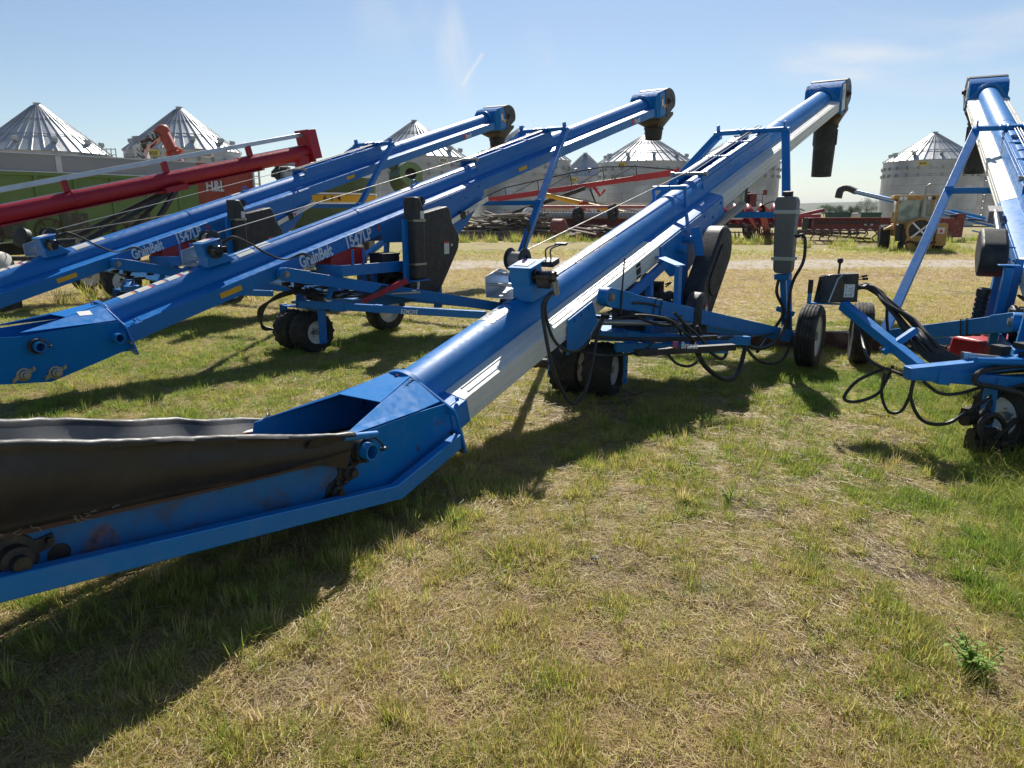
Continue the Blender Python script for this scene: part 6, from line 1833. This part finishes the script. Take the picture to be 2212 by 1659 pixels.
co = np.stack([XX.ravel(), YY.ravel(), ZZ.ravel()], -1)
ii = np.arange(nx * ny).reshape(nx, ny)
fq = np.stack([ii[:-1, :-1].ravel(), ii[1:, :-1].ravel(), ii[1:, 1:].ravel(), ii[:-1, 1:].ravel()], -1)
me = bpy.data.meshes.new('ground')
me.vertices.add(len(co)); me.vertices.foreach_set('co', co.ravel())
me.loops.add(fq.size); me.loops.foreach_set('vertex_index', fq.ravel().astype(np.int32))
me.polygons.add(len(fq)); me.polygons.foreach_set('loop_start', np.arange(0, fq.size, 4, dtype=np.int32)); me.polygons.foreach_set('loop_total', np.full(len(fq), 4, np.int32))
me.update(calc_edges=True); me.shade_smooth()
for nm, fn in (('green', greenness), ('bare', bare), ('road', roadmask)):
    a = me.attributes.new(nm, 'FLOAT', 'POINT'); a.data.foreach_set('value', fn(XX, YY).ravel().astype(np.float32))
gm, n, l, p = newmat('prairie_ground')
def attr(nm):
    a = n.new('ShaderNodeAttribute'); a.attribute_name = nm; return a.outputs['Fac']
straw = mixc(n, l, noisef(n, l, 26, .3, .7, 8, dist=.8), (.37, .285, .185), (.60, .47, .31))
straw = mixc(n, l, noisef(n, l, 70, .48, .62, 4), straw, (.13, .10, .07))
grn = mixc(n, l, noisef(n, l, 18, .3, .7, 8), (.15, .16, .042), (.36, .32, .09))
c = mixc(n, l, attr('green'), straw, grn)
soil = mixc(n, l, noisef(n, l, 30, .3, .75, 9), (.07, .052, .040), (.26, .205, .155))
c = mixc(n, l, attr('bare'), c, soil)
grav = mixc(n, l, noisef(n, l, 6, .3, .7, 9), (.33, .29, .24), (.52, .47, .41))
rm_ = n.new('ShaderNodeMath'); rm_.operation = 'MULTIPLY'; l.new(attr('road'), rm_.inputs[0]); l.new(noisef(n, l, 1.6, .30, .55, 6), rm_.inputs[1])
c = mixc(n, l, rm_.outputs[0], c, grav)
l.new(c, p.inputs['Base Color']); p.inputs['Roughness'].default_value = .95; p.inputs['Specular IOR Level'].default_value = .1
bp = n.new('ShaderNodeBump'); bp.inputs['Strength'].default_value = .8; bp.inputs['Distance'].default_value = .02
nz = n.new('ShaderNodeTexNoise'); nz.inputs['Scale'].default_value = 38; nz.inputs['Detail'].default_value = 8; t_ = n.new('ShaderNodeTexCoord'); l.new(t_.outputs['Object'], nz.inputs['Vector'])
l.new(nz.outputs[0], bp.inputs['Height']); l.new(bp.outputs[0], p.inputs['Normal'])
me.materials.append(gm)
go = bpy.data.objects.new('ground', me); COL.objects.link(go); tag(go, kind='structure')

# blades
def grassmat(name, straw, olive, green, transl):
    m, n, l, p = newmat(name)
    ti = n.new('ShaderNodeAttribute'); ti.attribute_type = 'INSTANCER'; ti.attribute_name = 'tint'
    sh = n.new('ShaderNodeAttribute'); sh.attribute_name = 'shade'
    ad = n.new('ShaderNodeMath'); ad.operation = 'MULTIPLY_ADD'; l.new(sh.outputs['Fac'], ad.inputs[0]); ad.inputs[1].default_value = .55; l.new(ti.outputs['Fac'], ad.inputs[2])
    su = n.new('ShaderNodeMath'); su.operation = 'SUBTRACT'; su.inputs[1].default_value = .27; l.new(ad.outputs[0], su.inputs[0])
    r = n.new('ShaderNodeValToRGB'); l.new(su.outputs[0], r.inputs[0])
    e = r.color_ramp.elements; e[0].position = .08; e[0].color = (*straw, 1); e[1].position = .95; e[1].color = (*green, 1)
    x = e.new(.48); x.color = (*olive, 1); x = e.new(.0); x.color = (.40, .28, .16, 1); e[1].position = .12
    l.new(r.outputs[0], p.inputs['Base Color']); p.inputs['Roughness'].default_value = .45; p.inputs['Specular IOR Level'].default_value = .35
    tr = n.new('ShaderNodeBsdfTranslucent'); l.new(r.outputs[0], tr.inputs[0])
    ms = n.new('ShaderNodeMixShader'); ms.inputs[0].default_value = transl
    l.new(p.outputs[0], ms.inputs[1]); l.new(tr.outputs[0], ms.inputs[2]); l.new(ms.outputs[0], n['Material Output'].inputs[0])
    return m
GR = grassmat('grass_blades', (.74, .58, .335), (.52, .475, .105), (.21, .33, .050), .52)
def tuft(name, nb, hgt, spread, wid, lean, curl, seed, lie=False):
    r = np.random.default_rng(seed); vs, fs, sh = [], [], []
    for b in range(nb):
        a = r.uniform(0, 6.283); rad = spread * math.sqrt(r.random()); x0, y0 = rad * math.cos(a), rad * math.sin(a)
        h_ = hgt * r.uniform(.45, 1.15); w_ = wid * r.uniform(.6, 1.2); az = r.uniform(0, 6.283) if r.random() < .4 else a + r.normal(0, .5)
        if lie:
            az = r.uniform(0, 6.283); px, py, pz = x0, y0, r.uniform(.002, .02); dz = r.normal(.05, .14); s = r.random(); prev = None
            for k in range(3):
                t = k / 2; aa = az + curl * (t - .5) * r.uniform(.5, 1.5)
                q = (px + math.cos(aa) * h_ * t, py + math.sin(aa) * h_ * t, max(.002, pz + dz * h_ * t * (1 - t * .6)))
                sx, sy = -math.sin(aa) * w_ / 2, math.cos(aa) * w_ / 2
                vs += [(q[0] - sx, q[1] - sy, q[2]), (q[0] + sx, q[1] + sy, q[2] + w_ * .3)]; sh += [s, s]
            i = len(vs) - 6; fs += [(i, i + 1, i + 3, i + 2), (i + 2, i + 3, i + 5, i + 4)]
            continue
        ln = abs(r.normal(0, lean)); cu = curl * r.uniform(.3, 1.4); s = r.random()
        ns = 4; ang = ln; px, pz = 0.0, 0.0; sx, sy = -math.sin(az) * w_ / 2, math.cos(az) * w_ / 2
        tw = r.uniform(-.9, .9); i0 = len(vs)
        for k in range(ns):
            t = k / (ns - 1); q = (x0 + math.cos(az) * px, y0 + math.sin(az) * px, pz); ww = (1 - t ** 1.7)
            if k < ns - 1:
                vs += [(q[0] - sx * ww, q[1] - sy * ww, q[2]), (q[0] + sx * ww, q[1] + sy * ww, q[2])]; sh += [s, s]
            else:
                vs.append(q); sh.append(s)
            ang += cu / (ns - 1); px += math.sin(ang) * h_ / (ns - 1); pz += math.cos(ang) * h_ / (ns - 1)
        fs += [(i0, i0 + 1, i0 + 3, i0 + 2), (i0 + 2, i0 + 3, i0 + 5, i0 + 4), (i0 + 4, i0 + 5, i0 + 6)]
    me = bpy.data.meshes.new(name); me.from_pydata(vs, [], fs); me.update()
    a = me.attributes.new('shade', 'FLOAT', 'POINT'); a.data.foreach_set('value', np.array(sh, np.float32))
    me.materials.append(GR); me.shade_smooth()
    return bpy.data.objects.new(name, me)
def scatter(name, tufts, pts, tint, rot, scl, idx):
    c = bpy.data.collections.new(name + '_tufts')
    for o in tufts: c.objects.link(o)
    me = bpy.data.meshes.new(name); me.vertices.add(len(pts)); me.vertices.foreach_set('co', pts.astype(np.float32).ravel())
    for nm, ty, v in (('tint', 'FLOAT', tint), ('rot', 'FLOAT_VECTOR', rot), ('scl', 'FLOAT_VECTOR', scl), ('idx', 'INT', idx)):
        a = me.attributes.new(nm, ty, 'POINT'); a.data.foreach_set('vector' if 'VECTOR' in ty else 'value', v.ravel().astype(np.int32 if ty == 'INT' else np.float32))
    o = bpy.data.objects.new(name, me); COL.objects.link(o); tag(o, kind='stuff')
    g = bpy.data.node_groups.new(name + '_scatter', 'GeometryNodeTree')
    g.interface.new_socket('Geometry', in_out='INPUT', socket_type='NodeSocketGeometry'); g.interface.new_socket('Geometry', in_out='OUTPUT', socket_type='NodeSocketGeometry')
    N = g.nodes; K = g.links
    gi, go_ = N.new('NodeGroupInput'), N.new('NodeGroupOutput'); ip = N.new('GeometryNodeInstanceOnPoints'); ci = N.new('GeometryNodeCollectionInfo')
    ci.inputs['Collection'].default_value = c; ci.inputs['Separate Children'].default_value = True; ci.inputs['Reset Children'].default_value = True
    def na(nm, ty):
        a = N.new('GeometryNodeInputNamedAttribute'); a.data_type = ty; a.inputs[0].default_value = nm; return a.outputs[0]
    e2 = N.new('FunctionNodeEulerToRotation'); K.new(na('rot', 'FLOAT_VECTOR'), e2.inputs[0])
    K.new(gi.outputs[0], ip.inputs['Points']); K.new(ci.outputs[0], ip.inputs['Instance']); ip.inputs['Pick Instance'].default_value = True
    K.new(na('idx', 'INT'), ip.inputs['Instance Index']); K.new(e2.outputs[0], ip.inputs['Rotation']); K.new(na('scl', 'FLOAT_VECTOR'), ip.inputs['Scale'])
    K.new(ip.outputs[0], go_.inputs[0])
    m = o.modifiers.new('scatter', 'NODES'); m.node_group = g
    return o
RG = np.random.default_rng(12)
def sample(n_, y0, y1, pw):
    """points in the part of the field the picture can see; density falls off as y**-pw"""
    t = RG.random(n_)
    y = (y0 ** (2 - pw) + t * (y1 ** (2 - pw) - y0 ** (2 - pw))) ** (1 / (2 - pw))
    x = RG.uniform(-1, 1, n_) * (.80 * y + .75)
    return x, y
def keep(x, y, k):
    return x[k], y[k]
zg = lambda x, y: np.where(y < 34, (fbm(x, y, 1.1, 3) - .5) * .035 + (fbm(x, y, 5.0, 4, 2) - .5) * .02, 0) - .004
# short turf
x, y = sample(250000, 1.55, 33, 1.3)
g_ = greenness(x, y); b_ = bare(x, y); r_ = roadmask(x, y); lu = lush(x, y)
clump = np.where(y < 6, fbm(x, y, 5.6, 61, 2) * .75 + fbm(x, y, 1.1, 62, 2) * .25, fbm(x, y, 4.2, 61, 3))
pr_ = np.clip(np.interp(y, [0, 4, 8], [.04, .08, .2]) + 1.7 * sstep(np.interp(y, [0, 5, 9], [.47, .45, .34]), np.interp(y, [0, 5, 9], [.62, .60, .58]), clump) * (.5 + .75 * g_), 0, 1) * (1 - .93 * b_) * (1 - .93 * r_) * np.interp(y, [0, 6, 9], [1, 1, 1])
pr_ = np.where(y > 7, np.maximum(pr_, .8 * (1 - .9 * r_)), pr_)
k = RG.random(len(x)) < pr_; x, y = keep(x, y, k); g_ = g_[k]; clump = clump[k]
n_ = len(x); s = RG.uniform(.55, 1.2, n_) * (.72 + .55 * sstep(.45, .75, clump)) * np.interp(y, [1.5, 6, 12, 20, 33], [1.0, 1.05, 1.1, 1.25, 1.5]) * np.interp(y, [12, 16, 29, 31], [1, .75, .75, 1.3])
wsc = np.interp(y, [2, 8, 33], [1, 1.5, 3.2])
short = [tuft('turf_a', 20, .052, .032, .0030, .34, .5, 1), tuft('turf_b', 26, .042, .045, .0027, .45, .6, 2), tuft('turf_c', 16, .072, .024, .0033, .26, .45, 3), tuft('turf_d', 22, .036, .05, .0026, .6, .7, 4)]
scatter('grass', short, np.stack([x, y, zg(x, y)], -1), np.clip(g_ + RG.normal(0, .13, n_), 0, 1), np.stack([RG.normal(0, .12, n_), RG.normal(0, .12, n_), RG.uniform(0, 6.28, n_)], -1), np.stack([s * wsc, s * wsc, s], -1), RG.integers(0, 4, n_))
# fallen straw
x, y = sample(60000, 1.5, 14, 1.6)
k = RG.random(len(x)) < np.clip(.9 - .55 * greenness(x, y), .1, 1) * (1 - .55 * bare(x, y)) * (1 - .8 * lush(x, y)); x, y = keep(x, y, k); n_ = len(x)
s = RG.uniform(.6, 1.3, n_) * np.interp(y, [2, 14], [1, 1.5])
scatter('dry_straw', [tuft('straw_%s' % q, 20, .065, .075, .0024, 0, .9, 20 + i, True) for i, q in enumerate('abc')], np.stack([x, y, zg(x, y) + .004], -1), np.clip(RG.normal(.10, .16, n_), -.25, .5), np.stack([RG.normal(0, .06, n_), RG.normal(0, .06, n_), RG.uniform(0, 6.28, n_)], -1), np.stack([s, s, s], -1), RG.integers(0, 3, n_))
# separate fuller clumps
x, y = sample(8000, 1.7, 10, 1.3)
k = RG.random(len(x)) < .55 * (1 - .5 * bare(x, y)); x, y = keep(x, y, k); n_ = len(x); s = RG.uniform(.5, 1.15, n_) ** 1.5 * 1.15
scatter('grass_clumps', [tuft('clump_a', 60, .085, .042, .0031, .42, .8, 31), tuft('clump_b', 46, .105, .030, .0034, .34, .6, 32), tuft('clump_c', 80, .07, .065, .0027, .6, .9, 33)], np.stack([x, y, zg(x, y)], -1), np.clip(greenness(x, y) * .8 + RG.normal(.16, .18, n_), 0, 1), np.stack([RG.normal(0, .1, n_), RG.normal(0, .1, n_), RG.uniform(0, 6.28, n_)], -1), np.stack([s, s, s], -1), RG.integers(0, 3, n_))
# long lush grass at the right, combed over
x = RG.uniform(1.4, 7.5, 30000); y = RG.uniform(2.0, 9.0, 30000)
k = RG.random(len(x)) < lush(x, y) * np.interp(x - (2.05 + (y - 2.6) * .42), [-.5, .2, 1.1], [.12, .45, 1]); x, y = keep(x, y, k); n_ = len(x); s = RG.uniform(.55, 1.15, n_)
s *= np.interp(y, [2, 5, 7.5, 9], [.9, .9, .55, .45]) * np.interp(x - (2.05 + (y - 2.6) * .42), [-.4, .5, 1.2], [.30, .8, 1.1])
cb = fbm(x, y, .9, 91)
scatter('long_grass', [tuft('long_a', 26, .30, .06, .0050, .30, 1.3, 41), tuft('long_b', 20, .36, .05, .0056, .28, 1.6, 42), tuft('long_c', 30, .24, .07, .0044, .4, 1.1, 43)], np.stack([x, y, zg(x, y)], -1), np.clip(RG.normal(.74, .16, n_), 0, 1.1), np.stack([RG.normal(.22, .16, n_), RG.normal(-.30, .2, n_) * (.5 + cb), RG.uniform(0, 6.28, n_) * .9], -1), np.stack([s, s, s], -1), RG.integers(0, 3, n_))
# rank weeds along the scrap and round the tractor
x = RG.uniform(-6, 34, 7200); y = RG.uniform(34, 52, 7200)
band = np.where(x < 9.6, sstep(42.6, 44.2, y) * sstep(47.5, 45.8, y), np.where(x < 14.8, sstep(39.5, 40.5, y) * sstep(43.8, 42.0, y), np.where(x < 22.5, sstep(34.5, 37, y) * sstep(47, 43, y), sstep(38, 42, y) * sstep(50, 46, y) * .4)))
tr_ = sstep(2.4, 1.2, np.hypot(x - 18.3, (y - 32.6) * .8))
k = RG.random(len(x)) < np.maximum(band, tr_) * sstep(.42, .62, fbm(x, y, .5, 71)); x, y = keep(x, y, k)
x2 = RG.uniform(15.2, 20.6, 420); y2 = RG.uniform(30.6, 34.6, 420); x = np.r_[x, x2]; y = np.r_[y, y2]
x3 = RG.uniform(-9, -2, 500); y3 = RG.uniform(13.5, 20, 500); x = np.r_[x, x3]; y = np.r_[y, y3]; n_ = len(x); s = RG.uniform(.5, 1.25, n_) * np.where(y < 22, .5, np.where(y < 35, .42, .8))
scatter('weeds', [tuft('weed_a', 34, .62, .22, .022, .3, .7, 51), tuft('weed_b', 26, .85, .18, .026, .25, .6, 52), tuft('weed_c', 44, .42, .28, .020, .45, .8, 53)], np.stack([x, y, zg(x, y) * 0], -1), np.clip(RG.normal(.66, .2, n_) + .25 * (fbm(x, y, .25, 81) - .5), 0, 1), np.stack([RG.normal(0, .1, n_), RG.normal(0, .1, n_), RG.uniform(0, 6.28, n_)], -1), np.stack([s, s, s], -1), RG.integers(0, 3, n_))
# broad-leaved weeds: each one a plant
LW = leafmat('weed_leaves', (.18, .30, .05), (.34, .46, .10))
def plant(loc, h, nl, label, seed):
    t = thing('weed_plant', label, 'weed', loc, 'broad-leaved weeds'); r6 = random.Random(seed); o = V(loc); st = MB(); vs, fs, sh = [], [], []
    for s_ in range(max(2, nl // 7)):
        a = r6.uniform(0, 6.28); sp_ = h * .5 if nl < 100 else h * 1.1
        top = o + V((math.cos(a) * sp_ * r6.random(), math.sin(a) * sp_ * r6.random(), h * r6.uniform(.5, 1)))
        pts = spline([o, o.lerp(top, .5) + V((0, 0, h * .12)), top], 4); st.tube(pts, .0022, 5)
        for k in range(7):
            p = pts[min(len(pts) - 1, 2 + k)]; b = r6.uniform(0, 6.28); ln = min(.030, h * r6.uniform(.16, .30)); d = V((math.cos(b), math.sin(b), r6.uniform(-.1, .6))).normalized(); w = d.cross(V((0, 0, 1))).normalized() * ln * .30; i = len(vs)
            vs += [p, p + d * ln * .45 - w, p + d * ln * .45 + w + V((0, 0, .003)), p + d * ln * .8 - w * .7 - V((0, 0, .004)), p + d * ln * .8 + w * .7 - V((0, 0, .004)), p + d * ln - V((0, 0, .012))]
            fs += [(i, i + 1, i + 2), (i + 1, i + 3, i + 4, i + 2), (i + 3, i + 5, i + 4)]; sh += [r6.random()] * 6
    build('stem', st, LW, t); mb = MB(); mb.add(vs, fs); f = build('foliage', mb, LW, t, smooth=False); a_ = f.data.attributes.new('shade', 'FLOAT', 'POINT'); a_.data.foreach_set('value', sh)
for i, (loc, h, nl, lb) in enumerate((((1.74, 2.34, 0), .13, 170, 'largest bright green leafy weed, spreading near the tall grass'), ((1.30, 3.98, 0), .10, 40, 'small leafy weed beside the bare soil patch'), ((-.32, 3.66, 0), .11, 16, 'thin-stemmed leafy weed under the hopper bend in shade'))):
    plant(loc, h, nl, lb, 60 + i)
t = MB(); t.lathe((.42, 3.27, .012), (0, .1, 1), [(-.02, 0), (-.015, .020), (0, .026), (.010, .019), (.015, 0)], 14)
st_ = build('stone', t, paint('grey_stone', (.22, .215, .21), .8, dustamt=.3, bump=.3), loc=(.42, 3.27, 0)); tag(st_, 'small pale stone lying on the bare soil', 'stone')

# everything that is not a conveyor was laid out for the 1.70 eye height
for o in list(COL.objects):
    if o.parent is None and o.type in ('EMPTY', 'MESH') and o not in (c1, c2, cm, c4):
        o.location *= K
        o.scale = (K, K, K)
# hazy summer air
hz = bpy.data.materials.new('hazy_air'); hz.use_nodes = True; hz.node_tree.nodes.clear()
ho = hz.node_tree.nodes.new('ShaderNodeOutputMaterial'); hv = hz.node_tree.nodes.new('ShaderNodeVolumePrincipled')
hv.inputs['Color'].default_value = (.80, .88, .96, 1); hv.inputs['Density'].default_value = HAZE; hv.inputs['Anisotropy'].default_value = 0.1
hz.node_tree.links.new(hv.outputs[0], ho.inputs['Volume'])
mb = MB(); mb.box((0, 0, 72), V((17000, 0, 0)), V((0, 18000, 0)), V((0, 0, 152)))
hb = build('haze', mb, hz, smooth=False); tag(hb, kind='stuff')
